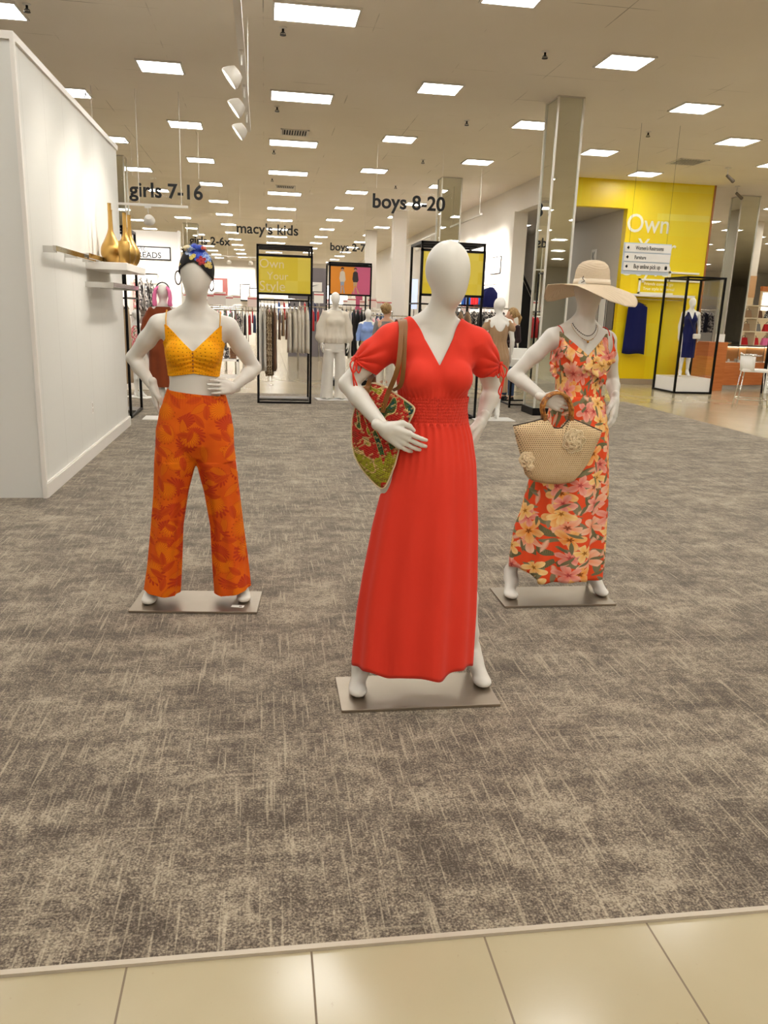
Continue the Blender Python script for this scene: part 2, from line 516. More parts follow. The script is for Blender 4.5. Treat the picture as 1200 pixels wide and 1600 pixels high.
# ------------------------------------------------------------------ columns
def column(name, x0, x1, y0, y1, label, mirrored=True, group=None):
    t = thing(name, label, 'column', ((x0 + x1) / 2, (y0 + y1) / 2, 0), 0, group)
    t['kind'] = 'structure'
    hx, hy = (x1 - x0) / 2, (y1 - y0) / 2
    if mirrored:
        obj('mirror_panel', box(-hx + 0.004, hx - 0.004, -hy + 0.004, hy - 0.004, 0.12, CEIL - 0.02), M['mirror'], t)
        e = 0.014
        obj('corner_trim', join(*[box(sx * hx - e, sx * hx + e, sy * hy - e, sy * hy + e, 0.12, CEIL - 0.02) for sx in (-1, 1) for sy in (-1, 1)]), M['strip'], t)
        obj('column_base', box(-hx - 0.03, hx + 0.03, -hy - 0.03, hy + 0.03, 0.006, 0.12), M['black_metal'], t)
        obj('column_collar', box(-hx - 0.01, hx + 0.01, -hy - 0.01, hy + 0.01, CEIL - 0.02, CEIL), M['grey_wall'], t)
    else:
        bevel(obj('column_shaft', box(-hx, hx, -hy, hy, 0.0, CEIL), M['white_wall'], t), 0.01)
        obj('column_base', box(-hx - 0.015, hx + 0.015, -hy - 0.015, hy + 0.015, 0.0, 0.12), M['trim'], t)
    return t
column('mirrored_column', 4.15, 4.53, 11.82, 12.32, 'mirror-clad square column behind the mannequin in the straw hat')
column('mirrored_column', 4.08, 4.55, 19.15, 19.6, 'mirror-clad column behind the boys 8-20 lettering')
column('white_column', 4.02, 4.44, 25.8, 26.2, 'broad white square column standing between the poster frame and the tall black frame', False)
column('white_column', 3.95, 4.38, 32.3, 32.7, 'narrower looking white column just right of the boys 2-7 lettering', False)
column('mirrored_column', -3.35, -2.98, 18.9, 19.3, 'mirrored column half hidden by the end of the white partition')
column('mirrored_column', -3.1, -2.55, 33.0, 33.5, 'mirrored column rising just right of the mannequin with the head scarf')
column('mirrored_column', 11.6, 12.1, 19.15, 19.6, 'wide mirrored column right of the yellow wall')
column('mirrored_column', 15.0, 15.45, 27.5, 28.0, 'thin mirrored column seen just past the edge of the yellow wall')
column('mirrored_column', 20.2, 20.7, 29.0, 29.5, 'far mirrored column at the right edge of the photo')

# ================================================================== ceiling fixtures
def make_troffer(w_, d_):
    t = thing('ceiling_light', 'x', 'ceiling light', (0, 0, CEIL))
    f = 0.025
    obj('light_frame', join(box(-w_ / 2 - f, w_ / 2 + f, -d_ / 2 - f, -d_ / 2, -0.022, 0), box(-w_ / 2 - f, w_ / 2 + f, d_ / 2, d_ / 2 + f, -0.022, 0),
        box(-w_ / 2 - f, -w_ / 2, -d_ / 2, d_ / 2, -0.022, 0), box(w_ / 2, w_ / 2 + f, -d_ / 2, d_ / 2, -0.022, 0)), M['fixture'], t)
    obj('diffuser', box(-w_ / 2, w_ / 2, -d_ / 2, d_ / 2, -0.014, 0), M['diffuser'], t)
    return t
t_wide = make_troffer(0.88, 0.50); t_sq = make_troffer(0.54, 0.50)
WIDE = 'wide glowing ceiling panels in the central row'
def sqg(side): return 'square glowing ceiling panels in the rows ' + side
first = {'w': True, 's': True}
def light(kind, x, y, label, group):
    src = t_wide if kind == 'w' else t_sq
    if first[kind]:
        first[kind] = False; o = src; o.location = (x, y, CEIL)
    else:
        o = copy_tree(src, loc=(x, y, CEIL))
    o['label'] = label; o['group'] = group
    return o
def frange(a, b, s):
    while a < b: yield a; a += s
near = {(0, 0): 'large wide ceiling panel nearest the viewer at the top edge', (0, 1): 'second wide ceiling panel of the central row',
        (0, 2): 'third wide ceiling panel, just below the ceiling vent'}
k = 0
for y in frange(9.47 - 3.46 * 9, 56, 3.46):
    yy = 9.47 + (y - 9.47) * 1.0
    i = round((y - 9.47) / 3.46)
    light('w', 0.56, yy, near.get((0, i), 'wide ceiling panel far back in the central row' if i > 2 else 'wide ceiling panel overhead behind the viewer'), WIDE if i > 2 else WIDE + ' near the viewer')
cols = [(-1.35, 11.92, 'left of centre'), (2.44, 11.92, 'right of centre'), (-2.9, 10.2, 'on the left'), (4.36, 10.15, 'right of the hanging signs'),
        (6.27, 11.9, 'in front of the yellow wall'), (8.1, 13.75, 'at the far right'), (-4.75, 11.92, 'beyond the partition'), (-6.6, 10.2, 'far beyond the partition'), (9.98, 15.4, 'by the jewellery counter')]
for x, y0, side in cols:
    first_i = -8 if -3 < x < 10 else -2
    for i in range(first_i, 14):
        y = y0 + i * 3.46
        if y > 56: break
        if x > 5 and y > 17.9 and x < 10.4: break
        if x == -1.35 and i == 0: lab = 'square ceiling panel left of the track lights, nearest of its row'
        elif x == 2.44 and i == 0: lab = 'square ceiling panel straight above the faceless red-dress mannequin, nearest of its row'
        elif x == 4.36 and i == 0: lab = 'bright square ceiling panel at the upper right, nearest above the mirrored column'
        elif i <= 1: lab = 'square ceiling panel near the front of the row ' + side
        else: lab = 'one of the receding square ceiling panels ' + side
        light('s', x, y, lab, sqg(side) + (' near the front' if i <= 1 else ''))
for x in (11.8, 13.7, 15.6, 17.5, 19.5, 23.5):
    for y in frange((12.2 if x in (11.8, 15.6, 19.5) else 13.9) - 3.46 * (10 if x < 16 else 0), 46, 3.46):
        if 18.9 < y < 19.8 and x < 12.2: continue
        light('s', x, y, 'square ceiling panel over the far right sales floor', sqg('over the far right floor'))

rl = copy_tree(t_sq, loc=(7.0, 22.4, 3.955), label='square ceiling panel inside the recess beside the yellow wall')
if 'group' in rl: del rl['group']
# sprinklers, vents, cameras
def make_sprinkler():
    t = thing('sprinkler', 'x', 'sprinkler', (0, 0, CEIL))
    obj('escutcheon', lathe([(0.045, 0.0), (0.045, -0.008), (0.02, -0.014)], 14), M['fixture'], t)
    obj('sprinkler_head', join(lathe([(0.013, -0.01), (0.013, -0.045), (0.022, -0.05), (0.022, -0.056)], 10), lathe([(0.036, -0.075), (0.036, -0.08)], 12),
        tube([(0.018, 0, -0.05), (0.03, 0, -0.062), (0.01, 0, -0.078)], 0.004, 6), tube([(-0.018, 0, -0.05), (-0.03, 0, -0.062), (-0.01, 0, -0.078)], 0.004, 6)), M['black_metal'], t)
    return t
spr = make_sprinkler()
for i, (x, y, lab) in enumerate([(0.22, 10.01, 'dark ceiling sprinkler just below the nearest wide panel'), (0.21, 13.64, 'ceiling sprinkler just below the second wide panel'),
    (3.31, 10.04, 'ceiling sprinkler left of the brightest right-hand panel'), (6.36, 13.55, 'ceiling sprinkler above the yellow wall'), (3.27, 13.66, 'ceiling sprinkler between the two panels right of centre'),
    (-2.65, 13.59, 'ceiling sprinkler beside the panel above the partition'), (-2.5, 9.97, 'ceiling sprinkler at the top left corner'), (3.24, 17.21, 'small ceiling sprinkler above the boys 8-20 lettering'),
    (0.2, 17.2, 'ceiling sprinkler below the third wide panel'), (0.2, 20.8, 'tiny ceiling sprinkler below the fourth wide panel'), (-2.65, 17.1, 'ceiling sprinkler next to the gold vases, above'), (3.25, 20.8, 'tiny ceiling sprinkler left of the white column')]):
    if i == 0: spr.location = (x, y, CEIL); spr['label'] = lab; spr['group'] = 'ceiling sprinklers'
    else: copy_tree(spr, loc=(x, y, CEIL), label=lab)

def vent(x, y, w_, d_, label):
    t = thing('ceiling_vent', label, 'vent', (x, y, CEIL))
    obj('vent_frame', join(box(-w_ / 2, w_ / 2, -d_ / 2, -d_ / 2 + 0.03, -0.015, 0), box(-w_ / 2, w_ / 2, d_ / 2 - 0.03, d_ / 2, -0.015, 0),
        box(-w_ / 2, -w_ / 2 + 0.03, -d_ / 2, d_ / 2, -0.015, 0), box(w_ / 2 - 0.03, w_ / 2, -d_ / 2, d_ / 2, -0.015, 0)), M['fixture'], t)
    obj('vent_backing', box(-w_ / 2 + 0.02, w_ / 2 - 0.02, -d_ / 2 + 0.02, d_ / 2 - 0.02, -0.004, 0), M['black_matte'], t)
    obj('vent_louvre', join(*[box(-w_ / 2 + 0.04 + i * (w_ - 0.08) / 9, -w_ / 2 + 0.055 + i * (w_ - 0.08) / 9, -d_ / 2 + 0.03, d_ / 2 - 0.03, -0.014, -0.004) for i in range(10)]), M['fixture'], t)
vent(0.55, 15.45, 0.5, 0.5, 'slatted square ceiling vent between the second and third wide panels')
vent(0.55, 22.1, 0.5, 0.5, 'small ceiling vent further back in the central row')
vent(8.25, 15.7, 0.6, 0.6, 'dark slatted ceiling vent in front of the yellow wall')

def make_cam():
    t = thing('security_camera', 'x', 'security camera', (0, 0, CEIL))
    obj('camera_mount', join(lathe([(0.06, 0), (0.06, -0.02)], 14), tube([(0, 0, -0.02), (0, 0, -0.16)], 0.012, 8)), M['fixture'], t)
    b = obj('camera_body', move(lathe([(0.001, -0.09), (0.030, -0.085), (0.034, 0.06), (0.040, 0.10), (0.03, 0.11), (0.001, 0.11)], 14), Matrix.Translation((0.05, -0.02, -0.2)) @ Matrix.Rotation(radians(125), 4, 'Y')), plain('camera_grey_mat', (120, 108, 92), 0.5), t)
    obj('camera_lens', move(lathe([(0.001, 0.1105), (0.033, 0.1105), (0.033, 0.118), (0.001, 0.118)], 12), Matrix.Translation((0.05, -0.02, -0.2)) @ Matrix.Rotation(radians(125), 4, 'Y')), M['black_metal'], t)
    return t
c0 = make_cam(); c0.location = (9.3, 16.0, CEIL); c0['label'] = 'ceiling security camera in front of the top right corner of the yellow wall'
copy_tree(c0, loc=(10.75, 18.0, CEIL), label='ceiling security camera just right of the yellow wall edge, lower in view')

# ------------------------------------------------------------------ track lights
def track(x, y0, y1, z, name_label, heads, aim, group, label_heads, watts=SPOT, suspend=True, yawx=False):
    t = thing('light_track', name_label, 'light track', (x, y0, z))
    L = y1 - y0
    obj('track_rail', box(-0.026, 0.026, 0, L, -0.022, 0.018), M['fixture'], t)
    if suspend:
        obj('suspension_rod', join(*[tube([(0, q, 0.018), (0, q, CEIL - z)], 0.006, 6) for q in (0.15, L / 2, L - 0.15)]), M['fixture'], t)
    return t
def make_head():
    t = thing('spotlight', 'x', 'spotlight', (0, 0, 0))
    obj('adapter', join(box(-0.014, 0.014, -0.05, 0.05, -0.045, -0.018), tube([(0, 0, -0.045), (0, 0, -0.12)], 0.007, 8)), M['fixture'], t)
    Mx = Matrix.Translation((-0.03, 0, -0.17)) @ Matrix.Rotation(radians(-128), 4, 'Y')
    obj('lamp_housing', move(lathe([(0.02, -0.012), (0.05, -0.006), (0.072, 0.03), (0.086, 0.065), (0.088, 0.09), (0.080, 0.09), (0.06, 0.05), (0.02, 0.04)], 20), Mx), M['fixture'], t, smooth=True, sharp=40)
    obj('lamp_lens', move(lathe([(0.001, 0.078), (0.076, 0.078), (0.076, 0.084), (0.001, 0.084)], 20), Mx), emit('spot_lens_mat', (255, 246, 232), 22.0) if 'lens' not in M else M['lens'], t)
    return t
M['lens'] = emit('spot_lens_mat', (255, 246, 232), 22.0)
head0 = make_head()
track(-0.17, 3.2, 9.9, 3.45, 'white ceiling track hung above, carrying three spotlights', 3, None, None, None)
hd = [(6.95, 'nearest of three white spotlights on the overhead track, aimed at the partition'), (7.95, 'middle white spotlight of the overhead track'), (8.95, 'farthest white spotlight of the overhead track')]
for i, (y, lab) in enumerate(hd):
    o = head0 if i == 0 else copy_tree(head0)
    o.location = (-0.17, y, 3.45); o['label'] = lab; o['group'] = 'spotlights on the overhead track'
    ld = bpy.data.lights.new('spot_lamp', 'SPOT'); ld.energy = SPOT; ld.color = (1, 0.93, 0.84); ld.spot_size = radians(70); ld.spot_blend = 0.8; ld.shadow_soft_size = 0.07
    lo = bpy.data.objects.new('lamp_bulb', ld); COL.objects.link(lo); lo.parent = o
    lo.location = (-0.115, 0, -0.24)
    tgt = Vector((-1.6, 0.15, -1.25))
    lo.rotation_euler = (tgt).to_track_quat('-Z', 'Y').to_euler()
# ================================================================== distance-field modelling
class Field:
    def __init__(s, lo, hi, h):
        s.h = h; s.lo = np.array(lo, np.float32)
        s.n = np.maximum(((np.array(hi) - np.array(lo)) / h).astype(int) + 1, 3)
        s.ax = [np.float32(lo[i]) + np.arange(s.n[i], dtype=np.float32) * np.float32(h) for i in range(3)]
        s.V = np.full(tuple(s.n), 1.0, np.float32)
    def sub(s, lo, hi, pad):
        sl = []
        for i in range(3):
            a = max(int((lo[i] - pad - s.lo[i]) / s.h), 0); b = min(int((hi[i] + pad - s.lo[i]) / s.h) + 2, s.n[i])
            if b <= a: return None
            sl.append(slice(a, b))
        return tuple(sl)
    def grid(s, sl):
        return (s.ax[0][sl[0]][:, None, None], s.ax[1][sl[1]][None, :, None], s.ax[2][sl[2]][None, None, :])
    def add(s, fn, lo, hi, k=0.0):
        sl = s.sub(lo, hi, max(k, 0.012) + 3 * s.h)
        if sl is None: return
        X, Y, Z = s.grid(sl)
        d = fn(X, Y, Z).astype(np.float32); a = s.V[sl]
        if k <= 0: s.V[sl] = np.minimum(a, d)
        else:
            h = np.maximum(k - np.abs(a - d), 0) / k
            s.V[sl] = np.minimum(a, d) - h * h * h * k / 6.0
    # primitives
    def capsule(s, p, q, r1, r2=None, k=0.02, flat=None):
        r2 = r1 if r2 is None else r2
        p = np.array(p, float); q = np.array(q, float); r = max(r1, r2)
        lo = np.minimum(p, q) - r; hi = np.maximum(p, q) + r
        d = q - p; dd = float(d.dot(d)) + 1e-12
        def fn(X, Y, Z):
            x, y, z = X - p[0], Y - p[1], Z - p[2]
            t = np.clip((x * d[0] + y * d[1] + z * d[2]) / dd, 0, 1)
            return np.sqrt((x - t * d[0]) ** 2 + (y - t * d[1]) ** 2 + (z - t * d[2]) ** 2) - (r1 + t * (r2 - r1))
        s.add(fn, lo, hi, k)
    def chain(s, pts, rad, k=0.02):
        for i in range(len(pts) - 1): s.capsule(pts[i], pts[i + 1], rad[i], rad[i + 1], k)
    def ellipsoid(s, c, r, k=0.02, rz=0.0, rx=0.0):
        c = np.array(c, float); m = max(r); ca, sa = cos(rz), sin(rz); cx_, sx_ = cos(rx), sin(rx)
        def fn(X, Y, Z):
            x0, y0, z = X - c[0], Y - c[1], Z - c[2]
            x = x0 * ca + y0 * sa; y = -x0 * sa + y0 * ca
            y, z = y * cx_ + z * sx_, -y * sx_ + z * cx_
            k0 = np.sqrt((x / r[0]) ** 2 + (y / r[1]) ** 2 + (z / r[2]) ** 2)
            k1 = np.sqrt((x / r[0] ** 2) ** 2 + (y / r[1] ** 2) ** 2 + (z / r[2] ** 2) ** 2) + 1e-6
            return k0 * (k0 - 1.0) / k1
        s.add(fn, c - m, c + m, k)
    def stack(s, secs, k=0.03, off=0.0, yaw=0.0):
        """secs rows: z, cx, cy, hw, hd ; elliptical sections, round ends"""
        S = np.array(sorted(secs), float); z0, z1 = S[0, 0], S[-1, 0]
        m = S[:, 3:5].max() + off
        lo = (S[:, 1].min() - m, S[:, 2].min() - m, z0 - off); hi = (S[:, 1].max() + m, S[:, 2].max() + m, z1 + off)
        s.add(lambda X, Y, Z: stack_d(S, X, Y, Z, off, yaw), lo, hi, k)

def smooth_interp(z, zs, vs):
    """monotone-ish smooth interpolation through section values"""
    zf = np.linspace(zs[0], zs[-1], 256)
    v = np.interp(zf, zs, vs)
    w = 9; ker = np.hanning(w + 2)[1:-1]; ker /= ker.sum()
    vp = np.concatenate([np.full(w // 2, v[0]), v, np.full(w // 2, v[-1])])
    return np.interp(z, zf, np.convolve(vp, ker, 'valid'))

def stack_d(S, X, Y, Z, off=0.0, yaw=0.0):
    zs = S[:, 0]; zc = np.clip(Z, zs[0], zs[-1]); zz = np.asarray(zc).ravel()
    g = [smooth_interp(zz, zs, S[:, i]).reshape(np.shape(zc)) for i in (1, 2, 3, 4)]
    x = X - g[0]; y = Y - g[1]
    if yaw: x, y = x * cos(yaw) + y * sin(yaw), -x * sin(yaw) + y * cos(yaw)
    a = g[2] + off; b = g[3] + off
    k0 = np.sqrt((x / a) ** 2 + (y / b) ** 2); k1 = np.sqrt((x / a ** 2) ** 2 + (y / b ** 2) ** 2) + 1e-6
    d = np.where(k0 < 1e-3, -np.minimum(a, b), k0 * (k0 - 1.0) / k1)
    dz = np.abs(Z - zc)
    return np.where(dz > 0, np.sqrt(np.maximum(d, 0) ** 2 + dz ** 2), np.maximum(d, -1)) if np.any(dz > 0) else d

def surfnet(V, lo, h):
    """naive surface nets -> verts, quads"""
    V = V.astype(np.float32); ins = V < 0
    nx, ny, nz = V.shape
    c = np.zeros((nx - 1, ny - 1, nz - 1), np.int8)
    for dx in (0, 1):
        for dy in (0, 1):
            for dz in (0, 1): c += ins[dx:nx - 1 + dx, dy:ny - 1 + dy, dz:nz - 1 + dz]
    act = (c > 0) & (c < 8)
    I = np.argwhere(act); idx = -np.ones(act.shape, np.int64); idx[act] = np.arange(len(I))
    P = np.zeros((len(I), 3)); W_ = np.zeros(len(I))
    corners = [(a, b, d) for a in (0, 1) for b in (0, 1) for d in (0, 1)]
    for a in corners:
        for ax in range(3):
            if a[ax] == 1: continue
            b = list(a); b[ax] = 1
            va = V[I[:, 0] + a[0], I[:, 1] + a[1], I[:, 2] + a[2]]; vb = V[I[:, 0] + b[0], I[:, 1] + b[1], I[:, 2] + b[2]]
            m = (va < 0) != (vb < 0)
            t = np.where(m, va / np.where(m, va - vb, 1), 0)
            q = np.array(a, float)[None, :].repeat(len(I), 0); q[:, ax] += t
            P[m] += q[m]; W_[m] += 1
    P = (P / W_[:, None] + I) * h + np.array(lo)
    Q = []
    for ax in range(3):
        s0 = [slice(1, -1)] * 3; s0[ax] = slice(0, -1); s1 = list(s0); s1[ax] = slice(1, None)
        # edges along ax between interior lattice points
        A = ins[tuple(s0)]; B = ins[tuple(s1)]
        for flip, m in ((False, A & ~B), (True, ~A & B)):
            E_ = np.argwhere(m)
            if not len(E_): continue
            off = np.array([1, 1, 1]); off[ax] = 0
            E_ = E_ + off
            u, v = [(1, 2), (2, 0), (0, 1)][ax]
            def cell(du, dv):
                K = E_.copy(); K[:, u] -= du; K[:, v] -= dv
                return idx[K[:, 0], K[:, 1], K[:, 2]]
            q = np.stack([cell(1, 1), cell(0, 1), cell(0, 0), cell(1, 0)], 1)
            Q.append(q[:, ::-1] if flip else q)
    return P, np.concatenate(Q)

def relax(P, Q, n=1, lam=0.5):
    for _ in range(n):
        S = np.zeros_like(P); C = np.zeros(len(P))
        for a, b in ((0, 1), (1, 2), (2, 3), (3, 0)):
            for i, j in ((a, b), (b, a)):
                np.add.at(S, Q[:, i], P[Q[:, j]]); np.add.at(C, Q[:, i], 1)
        ok = C > 0
        P = P.copy(); P[ok] += lam * (S[ok] / C[ok][:, None] - P[ok])
    return P

def mesh_of(F, iters=1):
    P, Q = surfnet(F.V, F.lo, F.h)
    return relax(P, Q, iters), Q

def clip(P, Q, regs):
    """keep the part of a sheet where every reg(P) < 0, with a clean edge"""
    for r in regs:
        g = r(P); keep = (g[Q] < 0).sum(1) >= 2
        Q = Q[keep]
        used = np.unique(Q); mp = -np.ones(len(P), np.int64); mp[used] = np.arange(len(used))
        P = P[used].copy(); Q = mp[Q]
        # pull rim vertices onto the cutting surface
        for _ in range(3):
            g = r(P); e = 1e-4
            G = np.stack([(r(P + np.eye(3)[i] * e) - g) / e for i in range(3)], 1)
            edge = boundary(P, Q)
            m = ((g > 0) | edge) & (np.abs(g) < 0.02)
            gg = (G ** 2).sum(1)
            m &= gg > 1e-6
            if _ == 0: near = np.abs(g) / np.sqrt(np.maximum(gg, 1e-9)) < 0.009
            m &= near
            P[m] -= G[m] * (g[m] / gg[m])[:, None]
    return P, Q

def boundary(P, Q):
    E_ = np.concatenate([Q[:, [0, 1]], Q[:, [1, 2]], Q[:, [2, 3]], Q[:, [3, 0]]])
    E_ = np.sort(E_, 1); key = E_[:, 0] * (len(P) + 1) + E_[:, 1]
    u, c = np.unique(key, return_counts=True)
    b = u[c == 1]; m = np.zeros(len(P), bool)
    m[b // (len(P) + 1)] = True; m[b % (len(P) + 1)] = True
    return m

# ------------------------------------------------------------------ mannequin anatomy
def torso(cx=0.012, lean=0.02):
    """sections z, cx, cy, hw, hd"""
    return [(0.80, cx, 0.02, 0.150, 0.098), (0.86, cx, 0.02, 0.168, 0.110), (0.93, cx, 0.015, 0.168, 0.112), (1.00, cx, 0.010, 0.148, 0.100),
            (1.07, cx, 0.0, 0.124, 0.088), (1.13, cx, -0.005, 0.113, 0.082), (1.19, cx + 0.002, -0.003, 0.119, 0.085), (1.26, cx + 0.004, 0.003, 0.130, 0.090),
            (1.32, cx + 0.006, 0.008, 0.136, 0.090), (1.38, cx + 0.01, 0.012, 0.128, 0.074), (1.425, cx + 0.013, 0.014, 0.095, 0.056), (1.455, cx + 0.016, 0.012, 0.055, 0.045)]

class Pose: pass

def body_field(p, h=0.005, legs=True, head=True, lo=None, hi=None, arms=True):
    F = Field(lo or (-0.45, -0.28, -0.02), hi or (0.48, 0.30, 1.80), h)
    F.stack(p.torso, 0.02)
    for s in (-1, 1):                                    # bust, seat
        F.ellipsoid((p.bx + s * 0.066, -0.062, 1.268), (0.056, 0.052, 0.056), 0.04)
        F.ellipsoid((p.bx + s * 0.07, 0.075, 0.895), (0.075, 0.06, 0.075), 0.05)
    # neck, trapezius, collar
    nb = (p.nx, 0.008, 1.44); nt = (p.hx, -0.002, 1.57)
    F.capsule(nb, nt, 0.050, 0.045, 0.03)
    for s, S in ((-1, p.shL), (1, p.shR)):
        F.capsule((p.nx + s * 0.03, 0.018, 1.475), (S[0] - s * 0.02, S[1] + 0.005, S[2] + 0.018), 0.028, 0.030, 0.05)
        F.capsule((p.bx + s * 0.09, 0.02, 1.36), S, 0.052, 0.040, 0.05)
    if head:
        F.ellipsoid((p.hx, 0.0, 1.648), (0.0755, 0.095, 0.095), 0.03, p.head_yaw)
        cxn = p.hx + 0.040 * sin(p.head_yaw)
        F.ellipsoid((cxn, -0.040 * cos(p.head_yaw), 1.587), (0.049, 0.056, 0.070), 0.055, p.head_yaw)
    if arms:
        for S, E_, W_ in ((p.shL, p.elL, p.wrL), (p.shR, p.elR, p.wrR)):
            S, E_, W_ = Vector(S), Vector(E_), Vector(W_)
            mid = S.lerp(E_, 0.45); fm = E_.lerp(W_, 0.3)
            F.chain([S, mid, E_], [0.046, 0.040, 0.0325], 0.03)
            F.chain([E_, fm, W_], [0.0325, 0.0345, 0.0215], 0.02)
    if legs:
        for s, K, A in ((-1, p.knL, p.anL), (1, p.knR, p.anR)):
            H = Vector((p.bx + s * 0.085, 0.015, 0.86)); K = Vector(K); A = Vector(A)
            F.chain([H, H.lerp(K, 0.4), K], [0.088, 0.078, 0.050], 0.05)
            calf = K.lerp(A, 0.33) + Vector((0, 0.018, 0))
            F.chain([K, calf, K.lerp(A, 0.75), A], [0.050, 0.051, 0.034, 0.027], 0.03)
            # foot on tiptoe
            heel = A + Vector((0, 0.026, -0.035)); ball = Vector((A.x + s * 0.020, A.y - 0.088, 0.030)); toe = Vector((A.x + s * 0.008, A.y - 0.145, 0.025))
            F.capsule(A, heel, 0.030, 0.026, 0.02)
            F.chain([A + Vector((0, 0.0, 0.02)), A + Vector((0, -0.035, -0.022)), ball + Vector((0, 0.012, 0.012))], [0.031, 0.034, 0.030], 0.03)
            F.capsule(heel, ball, 0.024, 0.022, 0.02)
            F.ellipsoid((ball.x, ball.y - 0.018, 0.032), (0.037, 0.046, 0.021), 0.025)
            F.capsule(heel + Vector((0, 0.008, 0)), Vector((heel.x, heel.y + 0.016, 0.018)), 0.013, 0.009, 0.01)
    return F

def hand_mesh(wrist, fwd, side, curls, thumb=0.5, scale=1.0, h=0.0021, spread=1.0):
    """five-fingered hand: fwd towards the fingers, side towards the thumb, palm faces -n"""
    f = Vector(fwd).normalized(); s = (Vector(side) - f * Vector(side).dot(f)).normalized(); n = f.cross(s)   # n: back of the hand direction sign set by caller
    w = Vector(wrist)
    def P(a, b, c): return w + (f * a + s * b + n * c) * scale
    chains = []
    spec = [(0.030, 0.083, 0.070, 0.0080), (0.010, 0.088, 0.077, 0.0082), (-0.010, 0.084, 0.071, 0.0079), (-0.029, 0.076, 0.058, 0.0070)]
    pts_all = []
    for (b, a, L, r), cu in zip(spec, curls):
        ang = 0.0; p = Vector((a, b, 0.0)); q = [p.copy()]
        fan = b * 2.2 * spread
        for j, fr_ in enumerate((0.42, 0.32, 0.26)):
            ang += cu[j] if isinstance(cu, (list, tuple)) else cu
            d = Vector((cos(ang) * cos(fan), sin(fan) * 0.9 * cos(ang * 0.5), -sin(ang)))
            p = p + d * (L * fr_); q.append(p.copy())
        chains.append((q, r, b, a))
        pts_all += q
    T = [Vector((0.018, 0.024, -0.004)), Vector((0.045, 0.045, -0.012 - 0.008 * thumb)), Vector((0.072, 0.050 - 0.012 * thumb, -0.018 - 0.016 * thumb)), Vector((0.094, 0.046 - 0.022 * thumb, -0.024 - 0.022 * thumb))]
    pts_all += T + [Vector((-0.04, 0, 0))]
    W3 = [P(*v) for v in pts_all]
    lo = [min(v[i] for v in W3) - 0.026 for i in range(3)]; hi = [max(v[i] for v in W3) + 0.026 for i in range(3)]
    F = Field(lo, hi, h)
    for q, r, b, a in chains:
        r *= scale
        F.capsule(P(0.004, b * 0.45, 0), P(a, b, 0), 0.0165 * scale, 0.0112 * scale, 0.014)
    F.capsule(P(-0.032, 0, 0), P(0.012, 0, 0), 0.0205 * scale, 0.0195 * scale, 0.018)
    F.capsule(P(0.012, 0.014, -0.003), P(0.06, 0.020, -0.004), 0.017 * scale, 0.012 * scale, 0.014)
    F.capsule(P(0.02, -0.02, -0.004), P(0.06, -0.024, -0.003), 0.014 * scale, 0.010 * scale, 0.014)
    for q, r, b, a in chains:
        r *= scale
        W4 = [P(*v) for v in q]
        F.chain(W4, [r * 1.12, r * 1.03, r * 0.95, r * 0.80], 0.0045)
    Tw = [P(*v) for v in T]
    F.chain(Tw, [0.0155 * scale, 0.0115 * scale, 0.0098 * scale, 0.0080 * scale], 0.008)
    return mesh_of(F, 1)

def cyl_uv(P, cx=0.0, cy=0.0, r=0.13):
    a = np.arctan2(P[:, 0] - cx, -(P[:, 1] - cy))
    return np.stack([a * r, P[:, 2]], 1)
